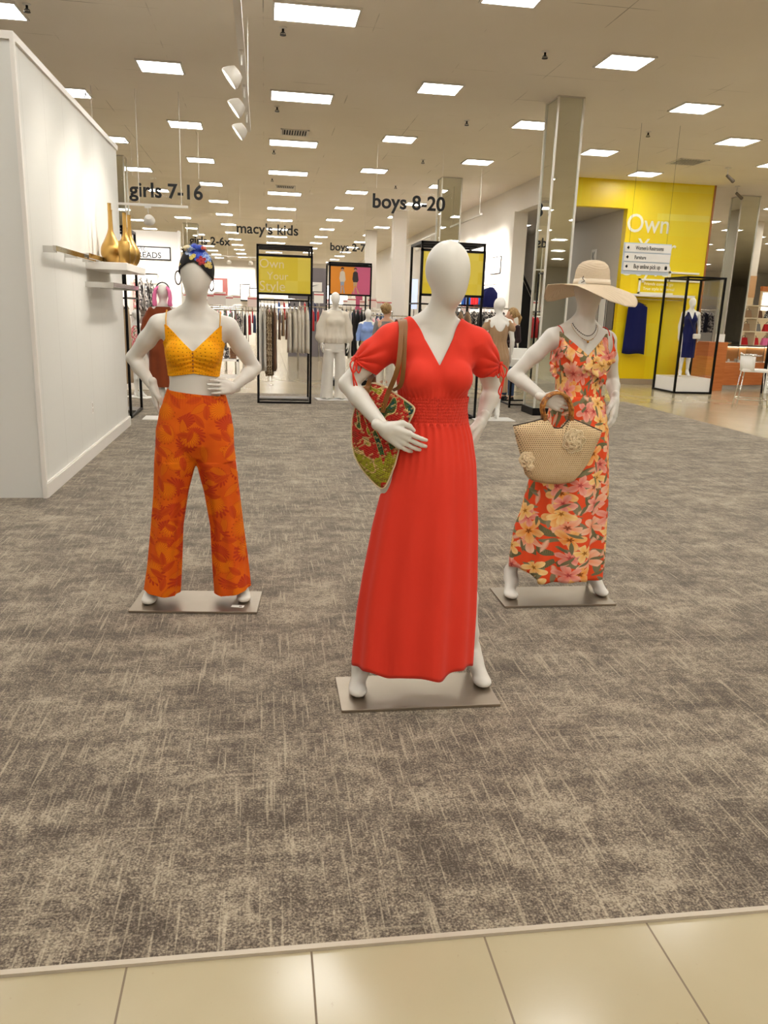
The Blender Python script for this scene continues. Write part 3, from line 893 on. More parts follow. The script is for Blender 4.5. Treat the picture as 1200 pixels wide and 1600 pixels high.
# ================================================================== printed fabrics
def scatter(w, uv, scale, off, shape, rnd=0.75, R_=0.42, petals=5, width=0.16, cut=0.0):
    """random motifs in a Voronoi layout: returns mask, radial 0..1, per-motif random, vein stripes"""
    v = w.vmath('ADD', w.vmath('SCALE', uv, scale=scale), off)
    vo = w.n('TexVoronoi'); vo.voronoi_dimensions = '2D'; vo.feature = 'F1'
    w.put(vo.inputs['Vector'], v); vo.inputs['Scale'].default_value = 1.0; vo.inputs['Randomness'].default_value = rnd
    loc = w.sep(w.vmath('SUBTRACT', v, vo.outputs['Position']))
    rc = w.n('SeparateColor'); w.link(vo.outputs['Color'], rc.inputs[0]); rnd1, rnd2 = rc.outputs[0], rc.outputs[1]
    x, y = loc[0], loc[1]
    r = w.math('SQRT', w.math('ADD', w.math('MULTIPLY', x, x), w.math('MULTIPLY', y, y)))
    a = w.math('ADD', w.math('ARCTAN2', y, x), w.math('MULTIPLY', rnd1, 6.283))
    if shape == 'flower':
        pet = w.math('POWER', w.math('ABSOLUTE', w.math('COSINE', w.math('MULTIPLY', a, petals / 2))), 0.8)
        lim = w.math('MULTIPLY', w.math('ADD', 0.24, w.math('MULTIPLY', pet, 0.76)), w.math('MULTIPLY', w.math('ADD', 0.75, w.math('MULTIPLY', rnd2, 0.4)), R_))
        vein = w.math('ABSOLUTE', w.math('SINE', w.math('MULTIPLY', a, petals * 1.5)))
    elif shape == 'palm':
        cutv = w.math('POWER', w.math('ABSOLUTE', w.math('COSINE', w.math('MULTIPLY', a, petals))), 0.8)
        lobe = w.math('ADD', 0.62, w.math('MULTIPLY', w.math('COSINE', a), 0.30))
        lim = w.math('MULTIPLY', w.math('MULTIPLY', w.math('ADD', 0.55, w.math('MULTIPLY', cutv, 0.45)), lobe), R_ * 1.5)
        vein = w.math('ABSOLUTE', w.math('SINE', w.math('MULTIPLY', a, petals)))
    else:   # leaf
        th = w.math('MULTIPLY', rnd1, 6.283); c, s = w.math('COSINE', th), w.math('SINE', th)
        lx = w.math('ADD', w.math('MULTIPLY', x, c), w.math('MULTIPLY', y, s)); ly = w.math('SUBTRACT', w.math('MULTIPLY', y, c), w.math('MULTIPLY', x, s))
        q = w.math('DIVIDE', lx, R_); e = w.math('SUBTRACT', 1.0, w.math('MULTIPLY', q, q))
        ay = w.math('ABSOLUTE', ly)
        vein = w.math('ABSOLUTE', w.math('SINE', w.math('MULTIPLY', w.math('SUBTRACT', lx, w.math('MULTIPLY', ay, 0.9)), 42.0)))
        wd = w.math('MULTIPLY', e, width)
        if cut: wd = w.math('MULTIPLY', wd, w.math('ADD', 1 - cut, w.math('MULTIPLY', vein, cut)))
        rr = w.math('DIVIDE', ay, w.math('MAXIMUM', wd, 0.0001))
        return w.lt(rr, 1.0), rr, rnd2, vein
    rr = w.math('DIVIDE', r, lim)
    return w.lt(rr, 1.0), rr, rnd2, vein

def m_palm_print():
    w = N('palm_print_mat'); uv = w.coord('UV')
    n = w.noise(uv, 5.0, 3.0)
    col = w.ramp(n, [(0.4, lin((214, 86, 18))), (0.6, lin((224, 102, 16)))])
    for sc, off, shp, R_, pt, ca, cb in ((9.5, (3.1, 7.7, 0), 'palm', 0.50, 9, (208, 74, 26), (196, 58, 28)), (11.0, (13.1, 2.7, 0), 'leaf', 0.52, 5, (232, 118, 12), (222, 100, 14)),
                                         (8.5, (31.3, 17.1, 0), 'palm', 0.44, 11, (238, 128, 8), (230, 112, 10)), (13.0, (43.3, 27.9, 0), 'leaf', 0.55, 5, (206, 72, 24), (216, 88, 20))):
        m, rr, rd, ve = scatter(w, uv, sc, off, shp, 0.9, R_, pt, 0.2, 0.0)
        keep = w.math('MULTIPLY', m, w.gt(rd, 0.28))
        lc = w.mix(w.math('MULTIPLY', w.math('POWER', w.math('SUBTRACT', 1.0, ve), 1.6), 1.0), lin(ca), lin((166, 50, 12)))
        lc = w.mix(w.math('MULTIPLY', rr, 0.6), lc, lin(cb))
        lc = w.mix(w.gt(rr, 0.93), lc, lin((184, 62, 16)))
        col = w.mix(keep, col, lc)
    w.set(col, 0.85, 0, 0.2)
    w.bump(w.noise(uv, 900.0, 1.0), 0.12, 0.001)
    return w.m

def m_hibiscus():
    w = N('hibiscus_print_mat'); uv = w.coord('UV')
    col = w.mix(w.noise(uv, 3.0, 2.0), lin((226, 74, 36)), lin((234, 86, 44)))
    def leaf(sc, off, wd, ca, cb, R_=0.5, thr=0.3, cut=0.0):
        nonlocal col
        m, rr, rd, ve = scatter(w, uv, sc, off, 'leaf', 0.9, R_, 5, wd, cut)
        c = w.mix(w.math('MULTIPLY', ve, 0.7), lin(ca), lin(cb))
        col = w.mix(w.math('MULTIPLY', m, w.gt(rd, thr)), col, c)
    def flower(sc, off, R_, inner, mid, outer, thr):
        nonlocal col
        m, rr, rd, ve = scatter(w, uv, sc, off, 'flower', 0.72, R_, 5)
        c = w.ramp(rr, [(0.0, lin(inner)), (0.14, lin(inner)), (0.24, lin(mid)), (0.85, lin(outer))])
        c = w.mix(w.math('MULTIPLY', w.math('POWER', w.math('SUBTRACT', 1.0, ve), 3.0), 0.5), c, lin(mid))
        col = w.mix(w.math('MULTIPLY', m, w.gt(rd, thr)), col, c)
    leaf(10.0, (1.3, 5.1, 0), 0.16, (84, 80, 52), (132, 124, 88), 0.55, 0.15)
    leaf(11.4, (71.3, 65.1, 0), 0.13, (104, 100, 70), (150, 142, 108), 0.55, 0.25)
    leaf(12.5, (21.3, 15.1, 0), 0.16, (236, 196, 168), (210, 150, 120), 0.5, 0.4, 0.7)
    leaf(13.0, (41.9, 35.7, 0), 0.13, (86, 78, 58), (180, 164, 130), 0.48, 0.45)
    flower(9.8, (5.7, 9.2, 0), 0.60, (120, 50, 26), (238, 150, 112), (240, 190, 160), 0.56)
    flower(9.2, (15.1, 19.9, 0), 0.58, (120, 56, 20), (236, 146, 62), (242, 190, 124), 0.58)
    flower(10.8, (25.6, 29.4, 0), 0.55, (170, 60, 60), (226, 120, 104), (236, 166, 148), 0.66)
    flower(10.4, (51.6, 49.4, 0), 0.52, (140, 80, 20), (240, 180, 96), (244, 206, 142), 0.68)
    leaf(14.0, (91.3, 85.1, 0), 0.10, (92, 88, 60), (140, 132, 98), 0.5, 0.62)
    w.set(col, 0.8, 0, 0.2)
    w.bump(w.noise(uv, 800.0, 1.0), 0.1, 0.001)
    return w.m

def m_eyelet():
    w = N('eyelet_cotton_mat'); uv = w.coord('UV')
    n = w.noise(uv, 12.0, 2.0)
    col = w.ramp(n, [(0.35, lin((236, 154, 8))), (0.65, lin((244, 172, 20)))])
    v = w.vmath('SCALE', uv, scale=58.0)
    vo = w.n('TexVoronoi'); vo.voronoi_dimensions = '2D'; w.put(vo.inputs['Vector'], v); vo.inputs['Scale'].default_value = 1.0; vo.inputs['Randomness'].default_value = 0.35
    d = vo.outputs['Distance']
    col = w.mix(w.lt(d, 0.13), col, lin((150, 86, 4)))
    w.set(col, 0.85, 0, 0.2)
    w.bump(w.math('SMOOTH_MIN', d, 0.3, 0.1), 0.6, 0.003)
    return w.m

def m_red(name='coral_crepe_mat', ribs=0.0):
    w = N(name); co = w.coord('Object')
    c = w.mix(w.noise(co, 5.0, 2.0), lin((222, 52, 33)), lin((228, 60, 40)))
    w.set(c, 0.75, 0, 0.25)
    w.b.inputs['Sheen Weight'].default_value = 0.06
    if ribs:
        uv = w.sep(w.coord('UV'))
        h = w.math('MULTIPLY', w.math('ABSOLUTE', w.math('SINE', w.math('MULTIPLY', uv[0], 3.1416 / 0.0062))), w.math('ABSOLUTE', w.math('SINE', w.math('MULTIPLY', uv[1], 3.1416 / 0.011))))
        w.bump(h, 0.7, 0.004)
    else:
        v = w.sep(co)
        h = w.noise(w.comb(w.math('MULTIPLY', v[0], 30.0), w.math('MULTIPLY', v[1], 30.0), w.math('MULTIPLY', v[2], 3.0)), 1.0, 2.0)
        w.bump(h, 0.12, 0.01)
    return w.m

def m_scarf():
    w = N('scarf_print_mat'); s = w.sep(w.coord('Object'))
    x, z = s[0], s[2]
    n = w.noise(w.coord('Object'), 40.0, 2.0)
    col = w.mix(n, lin((10, 7, 9)), lin((18, 13, 15)))
    def bloom(cx, cz, R_, pet, inner, outer, rot=0.0, power=0.6):
        nonlocal col
        dx = w.math('SUBTRACT', x, cx); dz = w.math('SUBTRACT', z, cz)
        r = w.math('SQRT', w.math('ADD', w.math('MULTIPLY', dx, dx), w.math('MULTIPLY', dz, dz)))
        a = w.math('ADD', w.math('ARCTAN2', dz, dx), rot)
        p = w.math('POWER', w.math('ABSOLUTE', w.math('COSINE', w.math('MULTIPLY', a, pet / 2))), power)
        lim = w.math('MULTIPLY', w.math('ADD', 0.45, w.math('MULTIPLY', p, 0.55)), R_)
        rr = w.math('DIVIDE', r, w.math('MULTIPLY', lim, w.math('ADD', 0.75, w.math('MULTIPLY', n, 0.5))))
        col = w.mix(w.lt(rr, 1.0), col, w.ramp(rr, [(0.0, lin(inner)), (0.5, lin(outer)), (0.75, lin(inner)), (1.0, lin(outer))]))
    bloom(0.018, 1.728, 0.030, 5, (220, 226, 235), (120, 150, 205), 0.4)
    bloom(0.058, 1.733, 0.048, 7, (24, 40, 150), (70, 100, 200), 0.2, 0.9)
    bloom(0.085, 1.705, 0.026, 6, (40, 60, 170), (160, 190, 225), 1.0)
    bloom(0.062, 1.688, 0.022, 5, (120, 16, 30), (190, 60, 60), 0.7)
    bloom(0.022, 1.704, 0.017, 2, (196, 170, 70), (226, 205, 120), 2.4, 1.5)
    bloom(0.092, 1.672, 0.018, 3, (180, 150, 70), (215, 190, 110), 0.8)
    bloom(-0.01, 1.752, 0.022, 5, (226, 208, 160), (236, 224, 190), 0.3)
    bloom(0.082, 1.752, 0.024, 5, (196, 60, 50), (226, 130, 110), 1.4)
    bloom(-0.042, 1.672, 0.010, 4, (196, 170, 110), (226, 205, 150), 0.1)
    w.set(col, 0.6, 0, 0.25)
    return w.m

def m_tote():
    w = N('painted_straw_mat'); co = w.coord('Object'); s = w.sep(co)
    # coarse painted shapes
    rx = w.math('ADD', w.math('MULTIPLY', s[0], 0.85), w.math('MULTIPLY', s[2], 0.5)); rz = w.math('SUBTRACT', w.math('MULTIPLY', s[2], 0.9), w.math('MULTIPLY', s[0], 0.5))
    v = w.comb(w.math('MULTIPLY', rx, 11.0), w.math('MULTIPLY', rz, 5.5), 4.3)
    n1 = w.noise(v, 1.0, 2.0, 0.5, 0.9)
    n2 = w.noise(w.comb(w.math('MULTIPLY', rx, 16.0), w.math('MULTIPLY', rz, 6.0), 9.7), 1.0, 2.0, 0.5, 0.6)
    red, cream, green, teal, olive = lin((200, 44, 32)), lin((222, 186, 122)), lin((62, 96, 46)), lin((30, 78, 72)), lin((168, 162, 40))
    col = w.ramp(n1, [(0.0, teal), (0.37, green), (0.415, cream), (0.435, red), (0.60, cream), (0.62, olive), (0.69, green)], 'CONSTANT')
    tl = w.math('MULTIPLY', w.gt(w.math('ADD', s[0], w.math('MULTIPLY', w.math('SUBTRACT', n2, 0.5), 0.16)), 0.085), w.gt(s[2], 0.04))
    col = w.mix(tl, col, w.mix(w.gt(n2, 0.50), teal, green))
    yl = w.lt(w.math('ADD', s[2], w.math('MULTIPLY', w.math('SUBTRACT', n2, 0.5), 0.2)), -0.075)
    col = w.mix(yl, col, w.ramp(n1, [(0, red), (0.44, olive), (0.58, cream), (0.62, olive)], 'CONSTANT'))
    # woven knots
    row = w.math('MULTIPLY', rz, 150.0); rowi = w.math('FLOOR', row)
    kx = w.math('ADD', w.math('MULTIPLY', rx, 95.0), w.math('MULTIPLY', rowi, 0.5))
    h = w.math('MULTIPLY', w.math('ABSOLUTE', w.math('SINE', w.math('MULTIPLY', row, 3.1416))), w.math('ABSOLUTE', w.math('SINE', w.math('MULTIPLY', kx, 3.1416))))
    fl = w.noise(w.comb(w.math('FLOOR', kx), rowi, 0), 3.7, 0.0)
    col = w.mix(w.math('MULTIPLY', w.gt(fl, 0.63), 0.6), col, cream)
    col = w.mix(w.math('MULTIPLY', w.lt(fl, 0.40), 0.45), col, lin((110, 60, 34)))
    w.set(col, 0.7, 0, 0.3)
    w.bump(h, 0.9, 0.004)
    return w.m

def m_crochet():
    w = N('crochet_straw_mat'); s = w.sep(w.coord('Object'))
    row = w.math('MULTIPLY', s[2], 98.0); rowi = w.math('FLOOR', row)
    cx = w.math('ADD', w.math('MULTIPLY', s[0], 92.0), w.math('MULTIPLY', w.math('MODULO', w.math('ADD', rowi, 200.0), 2.0), 0.5))
    fx = w.math('SUBTRACT', w.math('FRACT', w.math('ADD', cx, 100.0)), 0.5); fz = w.math('SUBTRACT', w.math('FRACT', w.math('ADD', row, 100.0)), 0.5)
    r = w.math('SQRT', w.math('ADD', w.math('MULTIPLY', fx, fx), w.math('MULTIPLY', fz, fz)))
    low = w.math('MULTIPLY', w.math('ADD', s[2], 0.145), 9.0, clamp=True)
    hole = w.lt(r, w.math('ADD', 0.10, w.math('MULTIPLY', low, 0.12)))
    col = w.mix(w.noise(w.coord('Object'), 60.0, 2.0), lin((206, 176, 132)), lin((226, 200, 160)))
    col = w.mix(hole, col, lin((74, 50, 30)))
    w.set(col, 0.8, 0, 0.2)
    w.bump(w.math('SMOOTH_MIN', r, 0.42, 0.1), 0.9, 0.006)
    return w.m

def m_straw(name, a, b, ringf=0.0):
    w = N(name); co = w.coord('Object'); s = w.sep(co)
    r = w.math('SQRT', w.math('ADD', w.math('MULTIPLY', s[0], s[0]), w.math('MULTIPLY', s[1], s[1])))
    n = w.noise(co, 160.0, 2.0)
    h = w.math('ABSOLUTE', w.math('SINE', w.math('MULTIPLY', w.math('ADD', r, s[2]), ringf)))
    col = w.mix(w.math('ADD', w.math('MULTIPLY', n, 0.5), w.math('MULTIPLY', h, 0.35)), lin(a), lin(b))
    w.set(col, 0.8, 0, 0.2); w.bump(h, 0.35, 0.003)
    return w.m

M['palm'] = m_palm_print(); M['hibiscus'] = m_hibiscus(); M['eyelet'] = m_eyelet()
M['red'] = m_red(); M['red_ribs'] = m_red('coral_shirring_mat', 1); M['scarf'] = m_scarf()
M['tote'] = m_tote(); M['crochet'] = m_crochet()
M['straw'] = m_straw('straw_hat_mat', (202, 180, 150), (222, 204, 178), 520.0)
M['straw_plain'] = plain('straw_cord_mat', (226, 204, 166), 0.8, bump=0.4, bscale=400)
M['leather'] = plain('tan_leather_mat', (132, 84, 36), 0.42, var=0.12, bump=0.1)
M['leather_edge'] = plain('dark_leather_mat', (44, 28, 16), 0.5)
M['yellow_cord'] = cloth('yellow_strap_mat', (224, 160, 40))
M['bead_dark'] = plain('dark_bead_mat', (52, 34, 24), 0.3, var=0.2)
M['brass'] = plain('brass_mat', (190, 146, 66), 0.25, 1.0)
def m_bamboo():
    w = N('bamboo_mat'); n = w.noise(w.coord('Object'), 55.0, 3.0)
    w.set(w.ramp(n, [(0.35, lin((96, 50, 18))), (0.5, lin((176, 112, 44))), (0.7, lin((206, 150, 76)))]), 0.3, 0, 0.5)
    return w.m
M['bamboo'] = m_bamboo()

# ================================================================== shared builders
def base_plate(parent, w_, d_):
    bevel(obj('base_plate', box(-w_ / 2, w_ / 2, -d_ / 2, d_ / 2, 0.0, 0.012), M['steel'], parent), 0.0012)

def shell(name, F, regs, mat, parent, t=0.0022, iters=2, uvfn=None, disp=None):
    P, Q = mesh_of(F, iters)
    P, Q = clip(P, Q, regs)
    if disp is not None: P = disp(P)
    uv = uvfn(P) if uvfn else cyl_uv(P)
    o = obj(name, (P, Q), mat, parent, smooth=True, uv=uv)
    solid(o, t)
    return o

def arm_sdf(F, p, off, frac):
    for S, E_ in ((p.shL, p.elL), (p.shR, p.elR)):
        S, E_ = Vector(S), Vector(E_)
        F.chain([S, S.lerp(E_, 0.45), S.lerp(E_, frac)], [0.046 + off, 0.040 + off, 0.0385 + off], 0.03)

def torso_cloth(p, off, h, lo, hi, shoulders=True, bust=0.0):
    F = Field(lo, hi, h)
    F.stack(p.torso, 0.02, off)
    for s in (-1, 1):
        F.ellipsoid((p.bx + s * 0.066, -0.062, 1.268), (0.056 + off, 0.052 + off + bust, 0.056 + off), 0.04)
        F.ellipsoid((p.bx + s * 0.07, 0.075, 0.895), (0.075 + off, 0.06 + off, 0.075 + off), 0.05)
    if shoulders:
        for s, S in ((-1, p.shL), (1, p.shR)):
            F.capsule((p.nx + s * 0.03, 0.018, 1.475), (S[0] - s * 0.02, S[1] + 0.005, S[2] + 0.018), 0.028 + off, 0.030 + off, 0.05)
            F.capsule((p.bx + s * 0.09, 0.02, 1.36), S, 0.052 + off, 0.040 + off, 0.05)
    return F

def prof(tab, z):
    """tab rows (z, left, right, front, back) -> interpolated"""
    T = np.array(sorted(tab), float)
    return [float(smooth_interp(np.array([z]), T[:, 0], T[:, i])[0]) for i in range(1, T.shape[1])]

def skirt(tab, z0, z1, nz, nt, fold, hem=None, seed=0):
    """lofted skirt: elliptical sections from silhouettes with soft folds; returns V, F, uv"""
    rng = random.Random(seed); ph = [rng.random() * 6.28 for _ in range(6)]
    V, UV, Fs = [], [], []
    for i in range(nz + 1):
        t = i / nz
        for k in range(nt):
            a = 2 * pi * k / nt
            zb = z0 + (hem(a) if hem else 0.0)
            z = z1 + (zb - z1) * t
            L, R__, Fr, Bk = prof(tab, z)
            cx, hw = (L + R__) / 2, (R__ - L) / 2
            cy, hd = (Fr + Bk) / 2, (Bk - Fr) / 2
            s_, c_ = sin(a), cos(a)
            q = fold(a, t, z, ph)
            x = cx + (hw + q * (0.25 + 0.75 * abs(c_))) * s_
            y = cy - (hd + q) * c_
            V.append((x, y, z)); UV.append(((a if a < pi else a - 2 * pi) * 0.16, z))
    for i in range(nz):
        for k in range(nt):
            a = i * nt + k; b = i * nt + (k + 1) % nt
            Fs.append((a, a + nt, b + nt, b))
    return V, Fs, UV

def pillow(outline, thick, n_in=7, bow=None, flatten=0.55):
    """soft flat bag from an outline in local xz: n_in concentric rings per side"""
    O = [Vector((x, 0, z)) for x, z in outline]
    c = sum(O, Vector()) / len(O)
    V, Fs = [], []
    m = len(O)
    def ring(s_, sgn):
        y = sgn * thick * (1 - s_ ** 4) ** flatten
        return [(c.x + (p.x - c.x) * s_, y + (bow(p.x, p.z) if bow else 0), c.z + (p.z - c.z) * s_) for p in O]
    lv = [1 - (i / n_in) ** 1.3 for i in range(n_in)]
    fr = [ring(s_, -1) for s_ in lv]; bk = [ring(s_, 1) for s_ in lv[1:]]
    allr = bk[::-1] + fr
    V, Fs = rings(allr)
    V += [(c.x, thick + (bow(c.x, c.z) if bow else 0), c.z), (c.x, -thick + (bow(c.x, c.z) if bow else 0), c.z)]
    n = len(V)
    for k in range(m): Fs.append((k, n - 2, (k + 1) % m)[::-1]); Fs.append(((len(allr) - 1) * m + k, (len(allr) - 1) * m + (k + 1) % m, n - 1))
    return V, Fs

# ================================================================== centre mannequin, coral dress
pc = Pose(); pc.torso = torso(0.008); pc.bx = 0.012; pc.nx = 0.012; pc.hx = 0.043; pc.head_yaw = radians(14)
pc.shL = (-0.160, 0.012, 1.392); pc.shR = (0.178, 0.018, 1.390)
pc.elL = (-0.300, 0.030, 1.232); pc.wrL = (-0.182, -0.128, 1.092)
pc.elR = (0.270, 0.110, 1.215); pc.wrR = (0.215, 0.050, 1.098)
pc.knL = (-0.150, 0.02, 0.49); pc.knR = (0.180, 0.05, 0.49); pc.anL = (-0.218, 0.085, 0.115); pc.anR = (0.262, 0.125, 0.115)
T = thing('mannequin', 'faceless glossy mannequin in a long coral red dress, centre of the trio', 'mannequin', (0.600, 2.857, 0.007), 0)
base_plate(T, 0.628, 0.285)
o = obj('body', mesh_of(body_field(pc), 1), M['mannequin'], T, smooth=True)
obj('hand', hand_mesh(pc.wrL, (0.86, -0.10, -0.46), (0.40, -0.25, 0.90), [(0.10, 0.22, 0.2), (0.10, 0.26, 0.2), (0.14, 0.28, 0.22), (0.2, 0.3, 0.25)], 0.4, spread=0.9), M['mannequin'], T, smooth=True)['label'] = 'hand pressing the tote against the hip'
hn = hand_mesh
def hand_flip(wrist, fwd, side, curls, thumb=0.5, scale=1.0, **k):
    """same hand mirrored through its own palm plane, for the other arm"""
    f = Vector(fwd).normalized(); s = (Vector(side) - f * Vector(side).dot(f)).normalized(); n = f.cross(s)
    P, Q = hand_mesh((0, 0, 0), (1, 0, 0), (0, 1, 0), curls, thumb, scale, **k)
    W4 = np.array(wrist)
    A = np.array([list(f), list(s), list(-n)])
    return P @ A + W4, Q[:, ::-1].copy()
obj('hand', hand_flip(pc.wrR, (-0.38, -0.15, -0.90), (-0.45, -0.85, 0.25), [(0.15, 0.35, 0.3)] * 2 + [(0.22, 0.4, 0.35)] * 2, 0.2), M['mannequin'], T, smooth=True)['label'] = 'hand resting on the far hip'

# dress: bodice shell, sleeves, shirred waistband, skirt
F = torso_cloth(pc, 0.0075, 0.0035, (-0.32, -0.16, 1.08), (0.33, 0.18, 1.52))
for s, S, E_ in ((-1, Vector(pc.shL), Vector(pc.elL)), (1, Vector(pc.shR), Vector(pc.elR))):
    F.chain([S + Vector((-s * 0.02, 0, 0.0)), S.lerp(E_, 0.3), S.lerp(E_, 0.62)], [0.056, 0.056, 0.053], 0.03)
def g_neck(P):
    f = np.clip((P[:, 1] + 0.05) / 0.09, 0, 1); zb = 1.313 + f * 0.135
    return P[:, 2] - (zb + np.abs(P[:, 0] - 0.012 + (1 - f) * 0.0) * (1.472 - zb) / 0.088)
def g_sleeves(P):
    g = np.full(len(P), -1.0)
    for s, S, E_, fr_ in ((-1, pc.shL, pc.elL, 0.50), (1, pc.shR, pc.elR, 0.50)):
        S, E_ = np.array(S), np.array(E_); d = E_ - S; L = np.linalg.norm(d); d /= L
        m = (P[:, 0] - pc.bx) * s > 0.150
        v = (P - S) @ (d + np.array([-s * 0.25, 0, 0.0])) - fr_ * L
        g = np.where(m, v, g)
    return g
def g_low(P): return 1.185 - P[:, 2]
rs = np.random.RandomState(3)
def d_bodice(P):
    P = P.copy()
    for s, S, E_ in ((-1, pc.shL, pc.elL), (1, pc.shR, pc.elR)):      # gathers radiating from the drawstring on each sleeve
        S, E_ = np.array(S), np.array(E_); m = (P[:, 0] - pc.bx) * s > 0.10
        c = S + (E_ - S) * 0.5 + np.array([s * 0.05, -0.03, 0.01])
        v = P - c; r = np.linalg.norm(v, axis=1)
        a = np.arctan2(v[:, 2], v[:, 0] * s)
        w_ = np.exp(-((r - 0.05) / 0.075) ** 2) * m
        P[:, 1] -= 0.0045 * np.sin(a * 13) * w_
        P[:, 2] += 0.003 * np.sin(a * 13 + 1) * w_
    zb = np.clip((1.24 - P[:, 2]) / 0.06, 0, 1)
    a = np.arctan2(P[:, 0] - 0.012, -P[:, 1])
    n = np.stack([np.sin(a), -np.cos(a)], 1)
    P[:, :2] += n * (0.0022 * np.sin(a * 46) * zb)[:, None]
    return P
P, Q = mesh_of(F, 2); P, Q = clip(P, Q, [g_neck, g_sleeves, g_low]); P = d_bodice(P)
dress_tab = [(1.20, -0.118, 0.146, -0.100, 0.095), (1.16, -0.115, 0.141, -0.098, 0.090), (1.10, -0.120, 0.150, -0.100, 0.092), (1.06, -0.126, 0.166, -0.108, 0.104), (0.95, -0.142, 0.190, -0.125, 0.130), (0.87, -0.158, 0.198, -0.132, 0.142),
             (0.70, -0.195, 0.212, -0.142, 0.15), (0.50, -0.228, 0.222, -0.150, 0.155), (0.36, -0.247, 0.226, -0.155, 0.16), (0.10, -0.266, 0.226, -0.165, 0.165)]
def f_coral(a, t, z, ph):
    q = 0.006 * sin(3 * a + 1.0) + 0.007 * sin(6 * a + ph[0]) + 0.0065 * sin(11 * a + ph[1] + z * 1.2)
    top = 0.0028 * sin(34 * a + ph[2]) * max(0, 1 - t * 3.5)
    return q * min(1, t * 2.2) * (0.6 + 0.9 * t) + top
V2, F2, U2 = skirt(dress_tab, 0.146, 1.108, 60, 220, f_coral, lambda a: 0.007 * sin(7 * a + 2.2) + 0.004 * sin(13 * a) - 0.006 * cos(a), 1)
# side slit on the right over the leg
F2 = [q for q in F2 if not (V2[q[0]][2] < 0.62 and 1.46 < ((q[0] % 220) / 220 * 2 * pi) < 1.46 + 0.24 * (0.62 - V2[q[0]][2]) / 0.5)]
n0 = len(P)
dress = obj('dress', (list(map(tuple, P)) + V2, [tuple(q) for q in Q.tolist()] + [tuple(i + n0 for i in q) for q in F2]), M['red'], T, smooth=True,
            uv=np.concatenate([cyl_uv(P), np.array(U2)]))
solid(dress, 0.0022)
dress['label'] = 'coral red maxi dress with a v neck and side slit'
band = []
UVb = []
for i in range(19):
    z = 1.198 - 0.100 * i / 18
    L, R__, Fr, Bk = prof(dress_tab, z); cx, hw, cy, hd = (L + R__) / 2, (R__ - L) / 2, (Fr + Bk) / 2, (Bk - Fr) / 2
    band.append([(cx + (hw + 0.0005 + 0.001 * sin(50 * a + i)) * sin(a), cy - (hd + 0.0005 + 0.001 * sin(50 * a + i)) * cos(a), z) for a in [2 * pi * k / 200 for k in range(200)]])
    UVb += [(2 * pi * k / 200 * 0.13, z) for k in range(200)]
bo = obj('waistband', (rings(band)[0], [q[::-1] for q in rings(band)[1]]), M['red_ribs'], dress, smooth=True, uv=UVb); bo['label'] = 'shirred waistband'
for s, S, E_ in ((-1, Vector(pc.shL), Vector(pc.elL)), (1, Vector(pc.shR), Vector(pc.elR))):
    c = S.lerp(E_, 0.47) + Vector((s * 0.050, -0.028, 0.012))
    loops = [catmull([c, c + Vector((s * 0.022 * q, -0.014, -0.02)), c + Vector((s * 0.012 * q, -0.014, -0.052)), c + Vector((-s * 0.002 * q, -0.012, -0.03)), c], 5) for q in (1, -0.8)]
    tails = [catmull([c, c + Vector((s * 0.012, -0.012, -0.05)), c + Vector((-s * 0.004 + s * 0.01 * j, -0.014, -0.10)), c + Vector((s * 0.004, -0.012, -0.118 - 0.012 * j))], 5) for j in (0, 1)]
    obj('drawstring', join(*[tube(q, 0.0028, 6) for q in loops + tails], cbox(tuple(c), (0.014, 0.012, 0.012))), M['red'], dress, smooth=True)

# straw tote hanging at her right side
tl = [(-0.269, 1.208), (-0.252, 1.238), (-0.222, 1.252), (-0.195, 1.246), (-0.165, 1.234), (-0.146, 1.221), (-0.108, 1.198), (-0.071, 1.172), (-0.066, 1.154), (-0.085, 1.110), (-0.104, 1.064), (-0.118, 1.010), (-0.129, 0.96), (-0.143, 0.920), (-0.153, 0.894),
      (-0.165, 0.872), (-0.180, 0.870), (-0.209, 0.893), (-0.249, 0.938), (-0.279, 0.991), (-0.290, 1.056), (-0.289, 1.126), (-0.279, 1.17)]
TO = Vector((0.422, 2.826, 1.062))
tote = thing('tote_bag', 'woven straw tote with red, green and cream pattern hanging beside the red dress', 'bag', tuple(TO), radians(-35.5))
tl = [(-0.103, 0.143), (-0.08, 0.169), (-0.045, 0.185), (-0.015, 0.181), (0.019, 0.171), (0.04, 0.159), (0.081, 0.138), (0.121, 0.115), (0.126, 0.098), (0.106, 0.053), (0.086, 0.006), (0.071, -0.049),
      (0.059, -0.1), (0.043, -0.142), (0.032, -0.17), (0.019, -0.193), (0.002, -0.198), (-0.031, -0.178), (-0.076, -0.138), (-0.111, -0.087), (-0.124, -0.022), (-0.123, 0.051), (-0.111, 0.097)]
O2 = list(tl)
O2 = [(v.x, v.z) for v in catmull([Vector((x, 0, z)) for x, z in O2], 2, True)]
obj('bag_body', pillow(O2, 0.021, 8), M['tote'], tote, smooth=True)
obj('bag_rim', tube([(x, 0, z) for x, z in O2], 0.0036, 6, closed=True), M['straw_plain'], tote, smooth=True)['label'] = 'stitched cream straw edge'
def strap(pts, w_, parent, side=Vector((1, 0.25, 0))):
    c = catmull(pts, 8)
    return obj('shoulder_strap', ribbon(c, w_, side, 0.004), M['leather'], parent)
rz = radians(-35.5)
def loc(p, base=TO, r=rz):        # mannequin coordinates -> bag coordinates
    v = Vector(p) + Vector((0.600, 2.857, 0.007)) - base
    return Matrix.Rotation(-r, 3, 'Z') @ v
